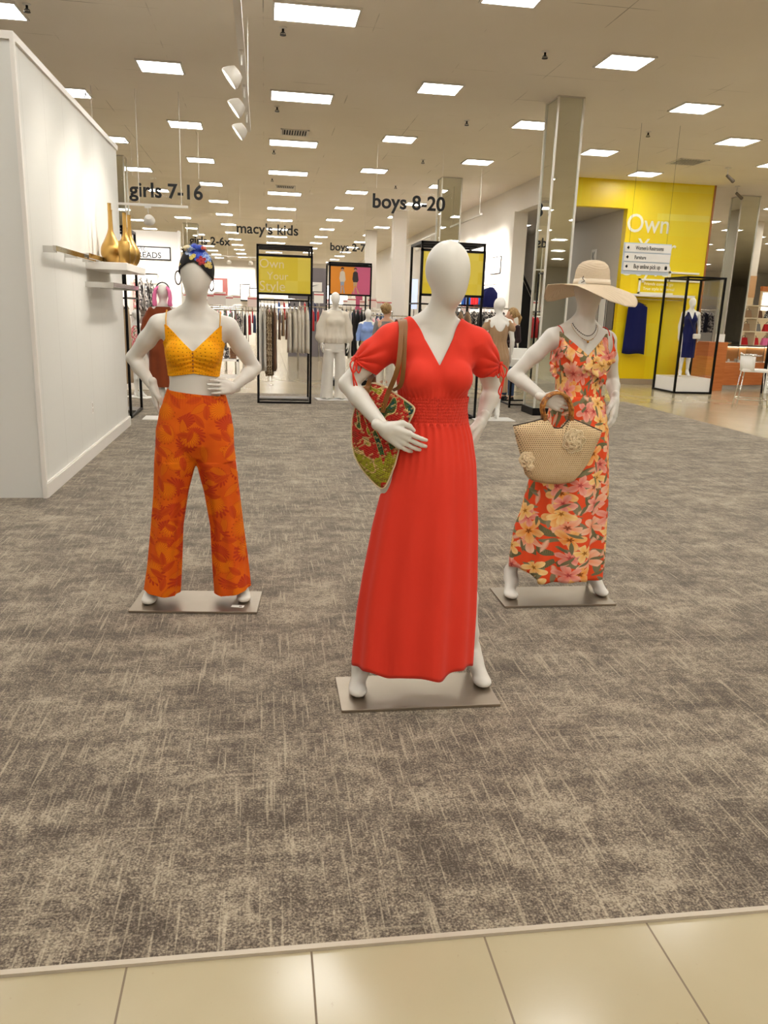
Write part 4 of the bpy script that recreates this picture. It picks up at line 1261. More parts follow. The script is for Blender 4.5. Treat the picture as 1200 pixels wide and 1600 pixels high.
s1 = strap([loc(p) for p in [(-0.1814, -0.0581, 1.141), (-0.1675, -0.068, 1.205), (-0.142, -0.112, 1.30), (-0.128, -0.078, 1.400), (-0.122, -0.030, 1.450), (-0.124, 0.020, 1.464), (-0.136, 0.075, 1.42), (-0.165, 0.100, 1.33), (-0.205, 0.060, 1.27), (-0.2326, -0.0215, 1.23), (-0.2383, -0.0174, 1.179)]], 0.017, tote)
s2 = strap([loc(p) for p in [(-0.1478, -0.0231, 1.215), (-0.125, -0.080, 1.24), (-0.120, -0.104, 1.30), (-0.114, -0.075, 1.400), (-0.106, -0.030, 1.452), (-0.108, 0.024, 1.466), (-0.122, 0.082, 1.42), (-0.160, 0.105, 1.33), (-0.195, 0.080, 1.27), (-0.2048, 0.0176, 1.235)]], 0.016, tote)
for st, e in ((s1, [(-0.1814, -0.0581, 1.141), (-0.2383, -0.0174, 1.179)]),):
    for p in e:
        q = loc(p)
        obj('buckle', join(*[tube([q + Vector((0.006 * cos(b), -0.004, 0.016 + dz + 0.005 * sin(b))) for b in [2 * pi * k / 10 for k in range(10)]], 0.0012, 5, closed=True) for dz in (0, 0.012)]), M['brass'], st)

# ================================================================== left mannequin, cropped top and palm print trousers
pl_ = Pose(); pl_.torso = torso(0.008); pl_.bx = 0.012; pl_.nx = 0.020; pl_.hx = 0.034; pl_.head_yaw = radians(-4)
pl_.shL = (-0.150, 0.012, 1.394); pl_.shR = (0.176, 0.014, 1.392)
pl_.elL = (-0.282, 0.080, 1.236); pl_.wrL = (-0.186, 0.030, 1.098)
pl_.elR = (0.296, 0.085, 1.198); pl_.wrR = (0.192, -0.012, 1.108)
pl_.knL = (-0.150, 0.03, 0.49); pl_.knR = (0.160, 0.03, 0.49); pl_.anL = (-0.222, 0.085, 0.115); pl_.anR = (0.214, 0.085, 0.115)
TL = thing('mannequin', 'faceless glossy mannequin in a yellow cropped top and orange palm print trousers', 'mannequin', (-0.345, 3.927, 0.007), radians(-4.5))
TL.rotation_euler = (0, 0, 0)
bp = thing('x', 'x', 'x'); bpy.data.objects.remove(bp)
V_, F_ = box(-0.3165, 0.3165, -0.15, 0.15, 0.0, 0.012)
bevel(obj('base_plate', move((V_, F_), Matrix.Rotation(radians(-5), 4, 'Z')), M['steel'], TL), 0.0012)
obj('body', mesh_of(body_field(pl_), 1), M['mannequin'], TL, smooth=True)
obj('hand', hand_mesh(pl_.wrL, (0.10, 0.12, -1.0), (0.25, -1.0, 0.0), [(0.25, 0.35, 0.3)] * 4, 0.3), M['mannequin'], TL, smooth=True)['label'] = 'hand cupped against the side of the trousers'
obj('hand', hand_flip(pl_.wrR, (-0.72, -0.68, 0.10), (-0.02, 0.15, 1.0), [(0.02, 0.16, 0.16), (0.06, 0.18, 0.16), (0.12, 0.22, 0.18), (0.18, 0.26, 0.2)], 0.35, scale=0.88, spread=1.5), M['mannequin'], TL, smooth=True)['label'] = 'hand with fingers spread over the front of the waist'

F = torso_cloth(pl_, 0.0055, 0.0035, (-0.18, -0.16, 1.12), (0.22, 0.14, 1.44), shoulders=True, bust=0.006)
def g_bra_top(P):
    dx = np.abs(P[:, 0] - 0.015)
    top = np.interp(dx, [0, 0.006, 0.124, 0.2], [1.283, 1.286, 1.400, 1.402])
    return P[:, 2] - (top + (1.268 - top) * np.clip((P[:, 1] + 0.012) / 0.04, 0, 1))
def g_bra_side(P): return np.abs(P[:, 0] - 0.015) - 0.131 - 0.7 * np.clip(1.335 - P[:, 2], 0, 1)
def g_bra_bot(P): return 1.162 + 0.018 * np.clip(1 - np.abs(P[:, 0] - 0.015) / 0.11, 0, 1) * (P[:, 1] < 0.02) - P[:, 2]
def d_bra(P):
    P = P.copy(); a = np.arctan2(P[:, 0] - 0.017, -P[:, 1])
    w_ = np.exp(-((P[:, 2] - 1.215) / 0.04) ** 2) * (P[:, 1] < 0)
    P[:, 1] -= 0.0025 * np.sin(P[:, 2] * 300 + np.abs(a) * 9) * w_
    return P
top = shell('crop_top', F, [g_bra_side, g_bra_top, g_bra_bot], M['eyelet'], TL, disp=d_bra)
top['label'] = 'yellow eyelet cropped top with thin straps'
obj('button_placket', join(*[move(lathe([(0.001, 0.0), (0.0045, 0.0), (0.0045, 0.003), (0.001, 0.0035)], 10), Matrix.Translation((0.014, -0.098 - 0.002 * (i > 2), 1.272 - 0.016 * i)) @ Matrix.Rotation(radians(90), 4, 'X')) for i in range(6)]), plain('wood_button_mat', (150, 84, 20), 0.4), top)
for s in (-1, 1):
    x = 0.015 + s * 0.122
    obj('strap', tube(catmull([(x, -0.052, 1.392), (x + s * 0.002, -0.044, 1.416), (x + s * 0.002, -0.024, 1.442), (x + s * 0.002, 0.010, 1.465), (x, 0.058, 1.435), (x - s * 0.004, 0.090, 1.35), (x - s * 0.01, 0.096, 1.262)], 6), 0.0026, 6), M['yellow_cord'], top, smooth=True)

F = Field((-0.33, -0.18, 0.02), (0.33, 0.18, 1.12), 0.004)
hips = [(1.12, 0.014, 0.002, 0.122, 0.094), (1.06, 0.014, 0.008, 0.146, 0.105), (0.99, 0.010, 0.012, 0.170, 0.118), (0.90, 0.008, 0.018, 0.185, 0.126), (0.83, 0.006, 0.020, 0.178, 0.118), (0.77, 0.006, 0.02, 0.12, 0.085), (0.745, 0.006, 0.02, 0.06, 0.05)]
F.stack(hips, 0.0)
F.stack([(1.00, -0.070, 0.015, 0.055, 0.075), (0.90, -0.088, 0.018, 0.086, 0.112), (0.73, -0.094, 0.02, 0.1005, 0.118), (0.59, -0.117, 0.022, 0.083, 0.104), (0.41, -0.143, 0.024, 0.076, 0.100), (0.20, -0.164, 0.026, 0.083, 0.104), (0.07, -0.181, 0.028, 0.091, 0.108), (0.02, -0.184, 0.028, 0.092, 0.108)], 0.03)
F.stack([(1.00, 0.084, 0.015, 0.055, 0.075), (0.90, 0.100, 0.018, 0.086, 0.112), (0.73, 0.108, 0.02, 0.098, 0.118), (0.59, 0.131, 0.022, 0.086, 0.104), (0.41, 0.153, 0.024, 0.080, 0.100), (0.20, 0.166, 0.026, 0.090, 0.104), (0.07, 0.174, 0.028, 0.094, 0.108), (0.02, 0.176, 0.028, 0.095, 0.108)], 0.03)
def g_pants_top(P): return P[:, 2] - (1.094 - 0.10 * (P[:, 0] + 0.13)) - 0.004 + 0.012 * (P[:, 1] > 0.0) * 0
def g_pants_hem(P): return (0.075 + 0.020 * np.sin(P[:, 0] * 0) + 0.16 * (np.abs(P[:, 0]) - 0.18) + 0.10 * (P[:, 1] - 0.02)) - P[:, 2]
def d_pants(P):
    P = P.copy(); s_ = np.where(P[:, 0] > 0.008, 1, -1); low = np.clip((0.95 - P[:, 2]) / 0.3, 0, 1)
    cx = np.where(P[:, 2] > 0.75, 0.008, 0.008 + s_ * (0.10 + 0.08 * np.clip((0.75 - P[:, 2]) / 0.7, 0, 1)))
    a = np.arctan2(P[:, 0] - cx, -(P[:, 1] - 0.02))
    q = 0.0035 * np.sin(5 * a + 3 * P[:, 2]) * low + 0.0025 * np.sin(9 * a + 1.3 - 4 * P[:, 2]) * low
    topw = np.clip((P[:, 2] - 1.02) / 0.05, 0, 1)
    q = q + 0.0022 * np.sin(52 * np.arctan2(P[:, 0] - 0.01, -P[:, 1])) * topw
    P[:, 0] += np.sin(a) * q; P[:, 1] -= np.cos(a) * q
    return P
def uv_pants(P):
    return np.stack([np.where(P[:, 1] > 0.05, 1.7 - P[:, 0], P[:, 0]), P[:, 2]], 1)
pants = shell('trousers', F, [g_pants_top, g_pants_hem], M['palm'], TL, t=0.0025, uvfn=uv_pants, disp=d_pants)
pants['label'] = 'wide orange trousers with a tropical leaf print and elastic waist'

# head scarf, earrings
def head_cloth(p, off, h=0.003):
    F = Field((p.hx - 0.12, -0.14, 1.52), (p.hx + 0.12, 0.14, 1.80), h)
    F.ellipsoid((p.hx, 0.0, 1.648), (0.0755 + off, 0.095 + off, 0.095 + off), 0.03, p.head_yaw)
    cxn = p.hx + 0.040 * sin(p.head_yaw)
    F.ellipsoid((cxn, -0.040 * cos(p.head_yaw), 1.587), (0.049 + off, 0.056 + off, 0.070 + off), 0.055, p.head_yaw)
    return F
F = head_cloth(pl_, 0.006)
F.ellipsoid((0.012, -0.045, 1.742), (0.034, 0.034, 0.017), 0.02, 0.5)
F.ellipsoid((0.046, -0.040, 1.744), (0.038, 0.034, 0.016), 0.02, -0.5)
F.capsule((-0.016, -0.02, 1.738), (0.030, -0.02, 1.756), 0.014, 0.014, 0.015)
def g_scarf(P):
    f = np.clip(-P[:, 1] / 0.1, -1, 1)
    zf = np.interp(P[:, 0], [-0.06, -0.045, 0.0, 0.03, 0.06, 0.10, 0.13], [1.625, 1.648, 1.678, 1.682, 1.664, 1.622, 1.59])
    zb = 1.60
    return (zb + (zf - zb) * np.clip(f + 0.7, 0, 1)) - P[:, 2]
sc = shell('head_scarf', F, [g_scarf], M['scarf'], TL, t=0.002)
sc['label'] = 'black head scarf with blue and red flowers, twisted at the front'
for i, (x, z) in enumerate(((-0.051, 1.612), (0.101, 1.588))):
    C_ = [(x + (0.012 if i == 0 else 0.010) * sin(b), -0.012 + 0.018 * sin(b) * 0.6, z + 0.030 * cos(b)) for b in [2 * pi * k / 26 for k in range(26)]]
    obj('hoop_earring', join(tube(C_, 0.0009, 5, closed=True), *[lathe([(0.0001, -0.0034), (0.0029, -0.0017), (0.0034, 0), (0.0029, 0.0017), (0.0001, 0.0034)], 6, q) for q in C_]), M['bead_dark'], TL, smooth=True)

# price tag lying on the plate
pt = obj('price_tag', move(box(-0.032, 0.032, -0.014, 0.014, 0.0195, 0.0205), Matrix.Translation((-0.345 + 0.205, 3.927 - 0.095, 0.0)) @ Matrix.Rotation(radians(-12), 4, 'Z')), M['white_matte'])
tag(pt, 'small white paper tag lying by the foot of the mannequin in orange trousers', 'tag')
obj('print_block', move(box(0.008, 0.022, -0.008, 0.006, 0.0205, 0.0207), Matrix.Translation((-0.345 + 0.205, 3.927 - 0.095, 0.0)) @ Matrix.Rotation(radians(-12), 4, 'Z')), plain('grey_print_mat', (150, 140, 140), 0.8), pt)

# ================================================================== right mannequin, hibiscus dress
pr = Pose(); pr.torso = torso(0.040); pr.bx = 0.044; pr.nx = 0.036; pr.hx = 0.052; pr.head_yaw = radians(-24)
pr.shL = (-0.118, 0.010, 1.392); pr.shR = (0.186, 0.030, 1.386)
pr.elL = (-0.288, 0.060, 1.198); pr.wrL = (-0.176, -0.120, 1.100)
pr.elR = (0.272, 0.110, 1.180); pr.wrR = (0.246, -0.005, 1.085)
pr.knL = (-0.130, 0.03, 0.49); pr.knR = (0.190, 0.03, 0.49); pr.anL = (-0.218, 0.085, 0.115); pr.anR = (0.262, 0.095, 0.115)
TR = thing('mannequin', 'faceless glossy mannequin in a coral hibiscus print dress and wide straw hat', 'mannequin', (1.555, 3.897, 0.007), 0)
base_plate(TR, 0.620, 0.290)
obj('body', mesh_of(body_field(pr), 1), M['mannequin'], TR, smooth=True)
obj('hand', hand_mesh(pr.wrL, (0.93, -0.16, -0.30), (0.25, -0.12, 0.95), [(0.28, 0.55, 0.45), (0.32, 0.55, 0.45), (0.36, 0.55, 0.45), (0.42, 0.55, 0.45)], 0.6, spread=0.7), M['mannequin'], TR, smooth=True)['label'] = 'hand closed over the bamboo handle'
obj('hand', hand_flip(pr.wrR, (-0.10, -0.28, -0.95), (-0.65, -0.75, 0.15), [(0.2, 0.4, 0.35)] * 4, 0.3), M['mannequin'], TR, smooth=True)['label'] = 'hand resting on the hip'

F = torso_cloth(pr, 0.0065, 0.0035, (-0.20, -0.18, 1.05), (0.28, 0.16, 1.46), shoulders=True)
def g_cami(P):
    dx = P[:, 0] - 0.040
    top = np.interp(dx, [-0.2, -0.128, 0.0, 0.112, 0.2], [1.428, 1.425, 1.314, 1.420, 1.423])
    return P[:, 2] - (top + (1.28 - top) * np.clip((P[:, 1] + 0.012) / 0.04, 0, 1))
def g_cami_side(P):
    return np.maximum(-0.096 - P[:, 0], P[:, 0] - 0.162) - 0.8 * np.clip(1.35 - P[:, 2], 0, 1)
P, Q = mesh_of(F, 2); P, Q = clip(P, Q, [g_cami_side, g_cami, lambda P: 1.10 - P[:, 2]])
tab = [(1.16, -0.092, 0.178, -0.098, 0.09), (1.10, -0.090, 0.182, -0.102, 0.095), (1.05, -0.100, 0.196, -0.108, 0.105), (0.94, -0.122, 0.222, -0.125, 0.13), (0.80, -0.148, 0.236, -0.14, 0.145), (0.65, -0.178, 0.254, -0.155, 0.16),
       (0.50, -0.205, 0.262, -0.165, 0.17), (0.40, -0.236, 0.266, -0.17, 0.175), (0.24, -0.250, 0.272, -0.18, 0.18), (0.13, -0.246, 0.276, -0.185, 0.185)]
def f_hib(a, t, z, ph):
    q = 0.009 * sin(4 * a + ph[0]) + 0.010 * sin(8 * a + ph[1]) + 0.007 * sin(13 * a + ph[2] + z)
    return q * min(1, t * 1.6) * (0.5 + 1.2 * t)
V2, F2, U2 = skirt(tab, 0.160, 1.108, 55, 200, f_hib, lambda a: 0.012 * sin(5 * a + 1.2) - 0.012 * cos(a) + (0.030 if sin(a) < -0.6 else 0) * abs(sin(a)), 4)
n0 = len(P); uvb = cyl_uv(P, 0.045, 0, 0.15)
hd_ = obj('dress', (list(map(tuple, P)) + V2, [tuple(q) for q in Q.tolist()] + [tuple(i + n0 for i in q) for q in F2]), M['hibiscus'], TR, smooth=True, uv=np.concatenate([uvb, np.array(U2)]))
solid(hd_, 0.0022); hd_['label'] = 'coral midi dress printed with pale hibiscus flowers'
# ruffles: from each shoulder strap to the waist, and a layered ruffle down the left side of the skirt
def ruffle(path, out, w_, n=60, amp=0.012, waves=9, name='ruffle', parent=hd_, mat='hibiscus'):
    c = catmull(path, max(2, n // (len(path) - 1))); V, Fs, UV = [], [], []
    m = len(c)
    for i, p in enumerate(c):
        t = i / (m - 1); o_ = out(t); ww = w_ * (0.35 + 0.65 * sin(pi * min(max(t, 0.02), 0.98)) ** 0.5)
        for j in range(5):
            s_ = j / 4
            q = p + o_[0] * (ww * s_) + o_[1] * (amp * s_ * sin(2 * pi * waves * t + 0.5 * s_) + 0.006 * s_)
            V.append(tuple(q)); UV.append((q.x * 1.0 + 0.3, q.z))
    for i in range(m - 1):
        for j in range(4):
            a = i * 5 + j; Fs.append((a, a + 1, a + 6, a + 5))
    o = obj(name, (V, Fs), M[mat], parent, smooth=True, uv=UV); solid(o, 0.0015, 0); return o
fv = Vector((0, -1, 0))
ruffle([(-0.088, -0.066, 1.425), (-0.085, -0.092, 1.38), (-0.05, -0.112, 1.345), (0.005, -0.112, 1.318), (0.048, -0.104, 1.300), (0.098, -0.108, 1.270), (0.135, -0.102, 1.235), (0.155, -0.082, 1.20)], lambda t: (Vector((-0.35, 0, -0.93)), fv), 0.062, 70, 0.010, 7)
ruffle([(0.166, -0.062, 1.425), (0.168, -0.084, 1.37), (0.150, -0.104, 1.33), (0.105, -0.112, 1.315), (0.060, -0.108, 1.302)], lambda t: (Vector((0.35, 0, -0.93)), fv), 0.055, 50, 0.010, 5)
ruffle([(-0.100, -0.05, 1.345), (-0.108, -0.045, 1.30), (-0.106, -0.048, 1.25), (-0.098, -0.05, 1.21)], lambda t: (Vector((-0.85, -0.2, -0.45)), fv), 0.040, 30, 0.010, 4)
for s in (-1, 1):
    x = -0.088 if s < 0 else 0.152
    obj('strap', tube(catmull([(x + s * 0.0, -0.068, 1.412), (x + s * 0.002, -0.05, 1.432), (x + s * 0.002, -0.015, 1.448), (x, 0.03, 1.448), (x, 0.07, 1.40), (x, 0.092, 1.28)], 6), 0.0026, 6), M['red'], hd_, smooth=True)
# necklaces
for i, (w1, dz, mt) in enumerate(((0.052, 0.085, M['bead_dark']), (0.058, 0.108, M['brass']))):
    C_ = []
    for k in range(40):
        b = 2 * pi * k / 40; f = (1 - cos(b)) / 2     # 0 back .. 1 front
        C_.append((pr.nx + w1 * sin(b) * (1.0 + 0.18 * sin(pi * f)), 0.045 - 0.118 * f - 0.008 * i * f, 1.494 - dz * f ** 1.6))
    parts = [tube(C_, 0.0010, 5, closed=True)]
    parts += [lathe([(0.0001, -0.003), (0.0028, -0.0015), (0.0031, 0), (0.0028, 0.0015), (0.0001, 0.003)], 6, q) for q in (C_ if i == 0 else C_[17:24])]
    if i: parts.append(lathe([(0.0001, -0.014), (0.006, -0.009), (0.006, -0.003), (0.0001, 0.0)], 8, C_[20]))
    obj('necklace', join(*parts), mt, TR, smooth=True)['label'] = 'short beaded necklace' if i == 0 else 'fine gold necklace with a small pendant'

# sun hat
HX = Vector((1.555 + 0.060, 3.897 + 0.000, 0.007 + 1.655))
hat = thing('sun_hat', 'wide-brimmed natural straw sun hat with a pale ribbon, tilted over the mannequin face', 'hat', tuple(HX))
V, Fs = [], []
nr, nt = 30, 96
BZ = [(-180, -0.006), (-150, -0.004), (-130, -0.012), (-110, -0.045), (-90, -0.078), (-65, -0.100), (-40, -0.100), (-20, -0.070), (0, -0.036), (30, -0.025), (60, -0.032), (90, -0.050), (120, -0.078), (140, -0.084), (160, -0.060), (180, -0.006)]
def brim_z(a, s_):
    # a: 0 = right (+x), -90 degrees = front; s_: 0..1 from the crown outwards
    return s_ ** 1.25 * float(np.interp(math.degrees(a), [q[0] for q in BZ], [q[1] for q in BZ]))
prof_c = [(0.0005, 0.118), (0.03, 0.1165), (0.055, 0.109), (0.073, 0.094), (0.084, 0.070), (0.088, 0.040), (0.090, 0.010), (0.092, 0.0)]
for r, z in prof_c:
    for k in range(nt):
        a = 2 * pi * k / nt; V.append((r * cos(a) * 0.95, r * sin(a) * 1.13, z + 0.0 - 0.12 * r * sin(-a) * 0))
for j in range(1, 15):
    s_ = j / 14; R0 = 0.092 + s_ * 0.145
    for k in range(nt):
        a = 2 * pi * k / nt
        aa = a if a < pi else a - 2 * pi
        V.append((R0 * cos(a) * (1.0 - 0.04 * s_), R0 * sin(a) * (1.10 - 0.10 * s_), brim_z(aa, s_)))
for i in range(len(prof_c) + 13):
    for k in range(nt):
        a = i * nt + k; b = i * nt + (k + 1) % nt
        Fs.append((a, a + nt, b + nt, b))
hc = obj('hat_straw', (V, Fs), M['straw'], hat, smooth=True); solid(hc, 0.003)
rb = rings([[(r * cos(a) * 0.95, r * sin(a) * 1.13, z) for a in [2 * pi * k / nt for k in range(nt)]] for r, z in ((0.0945, 0.002), (0.0925, 0.014), (0.0905, 0.026))])
ro = obj('ribbon_band', rb, plain('ribbon_mat', (236, 220, 196), 0.5), hat, smooth=True); solid(ro, 0.0015, 0)
obj('ribbon_knot', tube(catmull([(-0.072, -0.068, 0.038), (-0.078, -0.072, 0.026), (-0.070, -0.077, 0.014), (-0.082, -0.068, 0.006)], 4), 0.0018, 6), M['bead_dark'], hat, smooth=True)

# crochet handbag
BO = Vector((1.555 - 0.105, 3.897 - 0.165, 0.850))
bag = thing('handbag', 'beige crochet handbag with two straw flowers hanging from the bamboo handle in the mannequin hand', 'bag', tuple(BO), radians(4))
k_ = (1.0, 0.0)
bo_ = [(-0.351, 0.976), (-0.316, 0.983), (-0.250, 0.998), (-0.186, 1.014), (-0.170, 1.004), (-0.157, 0.986), (-0.144, 0.972), (-0.129, 0.966), (-0.112, 0.964), (-0.095, 0.967), (-0.080, 0.980), (-0.068, 0.999), (-0.050, 1.015), (0.000, 0.998), (0.060, 0.975), (0.128, 0.950),
      (0.120, 0.915), (0.104, 0.875), (0.088, 0.830), (0.068, 0.785), (0.035, 0.735), (0.002, 0.697), (-0.02, 0.686), (-0.086, 0.680), (-0.150, 0.684), (-0.212, 0.695), (-0.245, 0.710), (-0.270, 0.736), (-0.288, 0.785), (-0.304, 0.839), (-0.320, 0.880), (-0.337, 0.930)]
BOo = [(x + 0.105, z - 0.850) for x, z in bo_]
obj('bag_body', pillow(BOo, 0.048, 9, flatten=0.5), M['crochet'], bag, smooth=True)
obj('bag_rim', tube([(x, 0, z + 0.001) for x, z in BOo[:16]], 0.0038, 6), M['leather_edge'], bag, smooth=True)['label'] = 'dark piping along the mouth of the bag'
for dy in (-0.014, 0.014):
    hp = catmull([(-0.086, dy, 0.172), (-0.100, dy, 0.215), (-0.090, dy, 0.255), (-0.060, dy, 0.283), (-0.022, dy, 0.290), (0.018, dy, 0.275), (0.044, dy, 0.240), (0.056, dy, 0.200), (0.054, dy, 0.165)], 6)
    rad = [0.0080 + 0.0022 * (1 if k % 8 == 0 else 0) for k in range(len(hp))]
    obj('bamboo_handle', tube(hp, rad, 10), M['bamboo'], bag, smooth=True)
    for x, z in ((-0.086, 0.165), (0.054, 0.158)):
        obj('handle_loop', join(box(x - 0.009, x + 0.009, dy - 0.008, dy + 0.008, z - 0.022, z + 0.018)), M['leather'], bag)
def crochet_flower(cx, cz, R_, y, pet, name='straw_flower'):
    parts = []
    for lay, (rr, n_, dy) in enumerate(((R_, pet, 0.0), (R_ * 0.62, pet, -0.006), (R_ * 0.3, 5, -0.011))):
        for k in range(n_):
            a = 2 * pi * k / n_ + lay * 0.4
            c = Vector((cx + cos(a) * rr * 0.58, y + dy, cz + sin(a) * rr * 0.58))
            for q in (0.42, 0.26):
                parts.append(tube([c + Vector((cos(b) * cos(a) * rr * q - sin(b) * sin(a) * rr * q * 0.85, -0.002 * sin(b * 2), cos(b) * sin(a) * rr * q + sin(b) * cos(a) * rr * q * 0.85)) for b in [2 * pi * j / 12 for j in range(12)]], 0.0034, 6, closed=True))
    parts.append(move(lathe([(0.0001, -0.004), (R_ * 0.95, -0.003), (R_ * 0.95, 0.0), (0.0001, 0.002)], 20), Matrix.Translation((cx, y + 0.004, cz)) @ Matrix.Rotation(radians(90), 4, 'X')))
    return obj(name, join(*parts), M['straw_plain'], bag, smooth=True)
crochet_flower(0.058, 0.060, 0.062, -0.052, 7)
crochet_flower(-0.180, -0.032, 0.040, -0.046, 6)
crochet_flower(-0.160, -0.070, 0.020, -0.046, 5)
# ================================================================== left partition: shelves, vases, outlet
sh = thing('wall_shelf', 'thick white shelf on the partition holding the gold vases', 'shelf', (-1.69, 8.22, 1.80))
bevel(obj('shelf_board', box(0.0, 0.385, 0.0, 1.22, 0.0, 0.07), M['white_gloss'], sh), 0.004)
def hang_bar(x, y, z, L, label, proj=0.20):
    t = thing('hang_bar', label, 'hang rail', (x, y, z))
    obj('bar', box(proj - 0.012, proj + 0.012, 0, L, -0.02, 0.02), M['chrome'], t)
    for q in (0.06, L * 0.5, L - 0.06):
        obj('bracket', box(0.0, proj, q - 0.006, q + 0.006, -0.03, 0.02), M['chrome'], t)
    return t
hang_bar(-1.69, 6.66, 1.885, 1.50, 'long chrome rail on the partition, nearest the viewer', 0.10)
hang_bar(-1.69, 7.75, 1.90, 1.3, 'chrome rail level with the vase shelf', 0.12)
hang_bar(-1.69, 8.1, 1.66, 1.55, 'lower chrome rail under the white vase shelf', 0.26)
out = thing('power_outlet', 'white power outlet low on the partition wall', 'outlet', (-1.69, 8.15, 0.48))
bevel(obj('cover_plate', box(0, 0.006, -0.036, 0.036, -0.058, 0.058), M['white_gloss'], out), 0.002)
obj('socket', join(box(0.006, 0.008, -0.017, 0.017, 0.008, 0.044), box(0.006, 0.008, -0.017, 0.017, -0.044, -0.008)), plain('socket_mat', (205, 196, 184), 0.4), out)

def bottle_vase(x, y, h, r, label):
    p = [(r * 0.45, 0), (r * 0.62, 0.004), (r * 0.92, h * 0.12), (r, h * 0.22), (r * 0.9, h * 0.33), (r * 0.55, h * 0.45), (r * 0.28, h * 0.56), (r * 0.21, h * 0.68), (r * 0.19, h * 0.97), (r * 0.24, h), (r * 0.17, h), (r * 0.13, h * 0.9)]
    pts = catmull([Vector((a, 0, b)) for a, b in p[:10]], 4)
    o = obj('vase', lathe([(v.x, v.z) for v in pts] + p[10:], 28), M['gold'], None, smooth=True, loc=(x, y, 1.870))
    return tag(o, label, 'vase', 'gold vases on the white shelf')
bottle_vase(-1.49, 8.50, 0.50, 0.105, 'round-bellied gold bottle vase nearest the wall, front left of the cluster')
bottle_vase(-1.555, 8.85, 0.60, 0.095, 'tallest gold bottle vase at the back of the shelf cluster')
bottle_vase(-1.385, 8.68, 0.50, 0.100, 'gold bottle vase in the middle of the cluster behind the short cylinder')
bottle_vase(-1.375, 8.90, 0.50, 0.100, 'gold bottle vase at the outer end, rightmost of the cluster')
tag(obj('vase', lathe([(0.05, 0), (0.054, 0.004), (0.054, 0.2), (0.050, 0.205), (0.045, 0.2), (0.045, 0.01), (0.0001, 0.01)], 24), M['gold'], None, smooth=True, loc=(-1.345, 8.34, 1.870)), 'short plain gold cylinder vase standing in front of the bottle vases', 'vase', 'gold vases on the white shelf')

# ================================================================== hanging lettering
def letters(s, x0, x1, y, z, label, mat='letter', weight=0.022):
    V, Fs = text_mesh(s, 1.0, 0.012, weight)
    xs = [v[0] for v in V]; k = (x1 - x0) / (max(xs) - min(xs)); mn = min(xs)
    t = thing('hanging_sign', label, 'sign', ((x0 + x1) / 2, y, z))
    V = [((v[0] - mn) * k - (x1 - x0) / 2, v[1] * 0.8, v[2] * k) for v in V]
    obj('lettering', (V, Fs), M[mat], t)
    h = max(v[2] for v in V); lo = min(v[2] for v in V)
    obj('acrylic_panel', box(-(x1 - x0) / 2 - 0.12, (x1 - x0) / 2 + 0.12, 0.012, 0.018, lo - 0.08, h + 0.10), M['acrylic'], t)
    for s_ in (-1, 1):
        obj('cable', tube([(s_ * (x1 - x0) * 0.45, 0.015, h + 0.10), (s_ * (x1 - x0) * 0.45, 0.015, CEIL - z)], 0.0025, 5), M['fixture'], t)
letters('girls 7-16', -2.448, -1.124, 16.0, 3.40, 'black girls 7-16 lettering hanging from the ceiling')
letters('boys 8-20', 2.065, 3.487, 16.0, 3.43, 'black boys 8-20 lettering hanging from the ceiling')
letters("macy's kids", -0.701, 0.89, 22.0, 3.355, 'black lettering reading kids, hanging over the centre aisle above the yellow sign', weight=0.016)
letters('girls 2-6x', -2.085, -0.948, 24.0, 3.168, 'black girls 2-6x lettering hanging above the head scarf')
letters('boys 2-7', 1.897, 2.926, 24.0, 3.168, 'black boys 2-7 lettering hanging above the poster frame')

def flat_text(parent, s, x0, x1, z, mat, name='lettering', y=0.0, weight=0.0, ext=0.003, kz=1.0):
    V, Fs = text_mesh(s, 1.0, ext, weight)
    xs = [v[0] for v in V]; k = (x1 - x0) / (max(xs) - min(xs)); mn = min(xs)
    return obj(name, ([((v[0] - mn) * k + x0, v[1] + y, v[2] * k * kz + z) for v in V], Fs), M[mat], parent)

# directory sign
ds = thing('directory_sign', 'hanging white directory reading Women\'s Restrooms, Furniture, Buy online pick up', 'sign', (6.31, 13.0, 2.28))
dmat = plain('directory_blue_mat', (196, 206, 216), 0.4)
obj('backing_panel', box(-0.42, 0.42, 0.0, 0.02, -0.04, 0.46), dmat, ds)
for i, (s, w_) in enumerate((("Women's Restrooms", 0.42), ('Furniture', 0.17), ('Buy online pick up', 0.40))):
    z = 0.315 - i * 0.148
    sl = obj('sign_slat', box(-0.40, 0.41, -0.012, 0.0, z, z + 0.128), M['white_gloss'], ds)
    flat_text(sl, s, -0.22, -0.22 + w_ * 1.18, z + 0.036, 'letter', y=-0.014, ext=0.001, weight=0.01, kz=1.55)
    c = (-0.345, -0.014, z + 0.064)
    obj('arrow_mark', ([(c[0] - 0.028, c[1], c[2]), (c[0], c[1], c[2] - 0.03), (c[0] + 0.02, c[1], c[2]), (c[0], c[1], c[2] + 0.03)], [(0, 1, 2, 3)]), M['letter'], sl)
    if i == 2: obj('bag_mark', join(box(0.33, 0.375, -0.014, -0.0125, z + 0.03, z + 0.085), tube([(0.34, -0.0135, z + 0.085), (0.3525, -0.0135, z + 0.103), (0.365, -0.0135, z + 0.085)], 0.003, 5)), M['letter'], sl)
for s_ in (-1, 1): obj('cable', tube([(s_ * 0.33, 0.01, 0.46), (s_ * 0.33, 0.01, CEIL - 2.28)], 0.002, 5), M['black_metal'], ds)

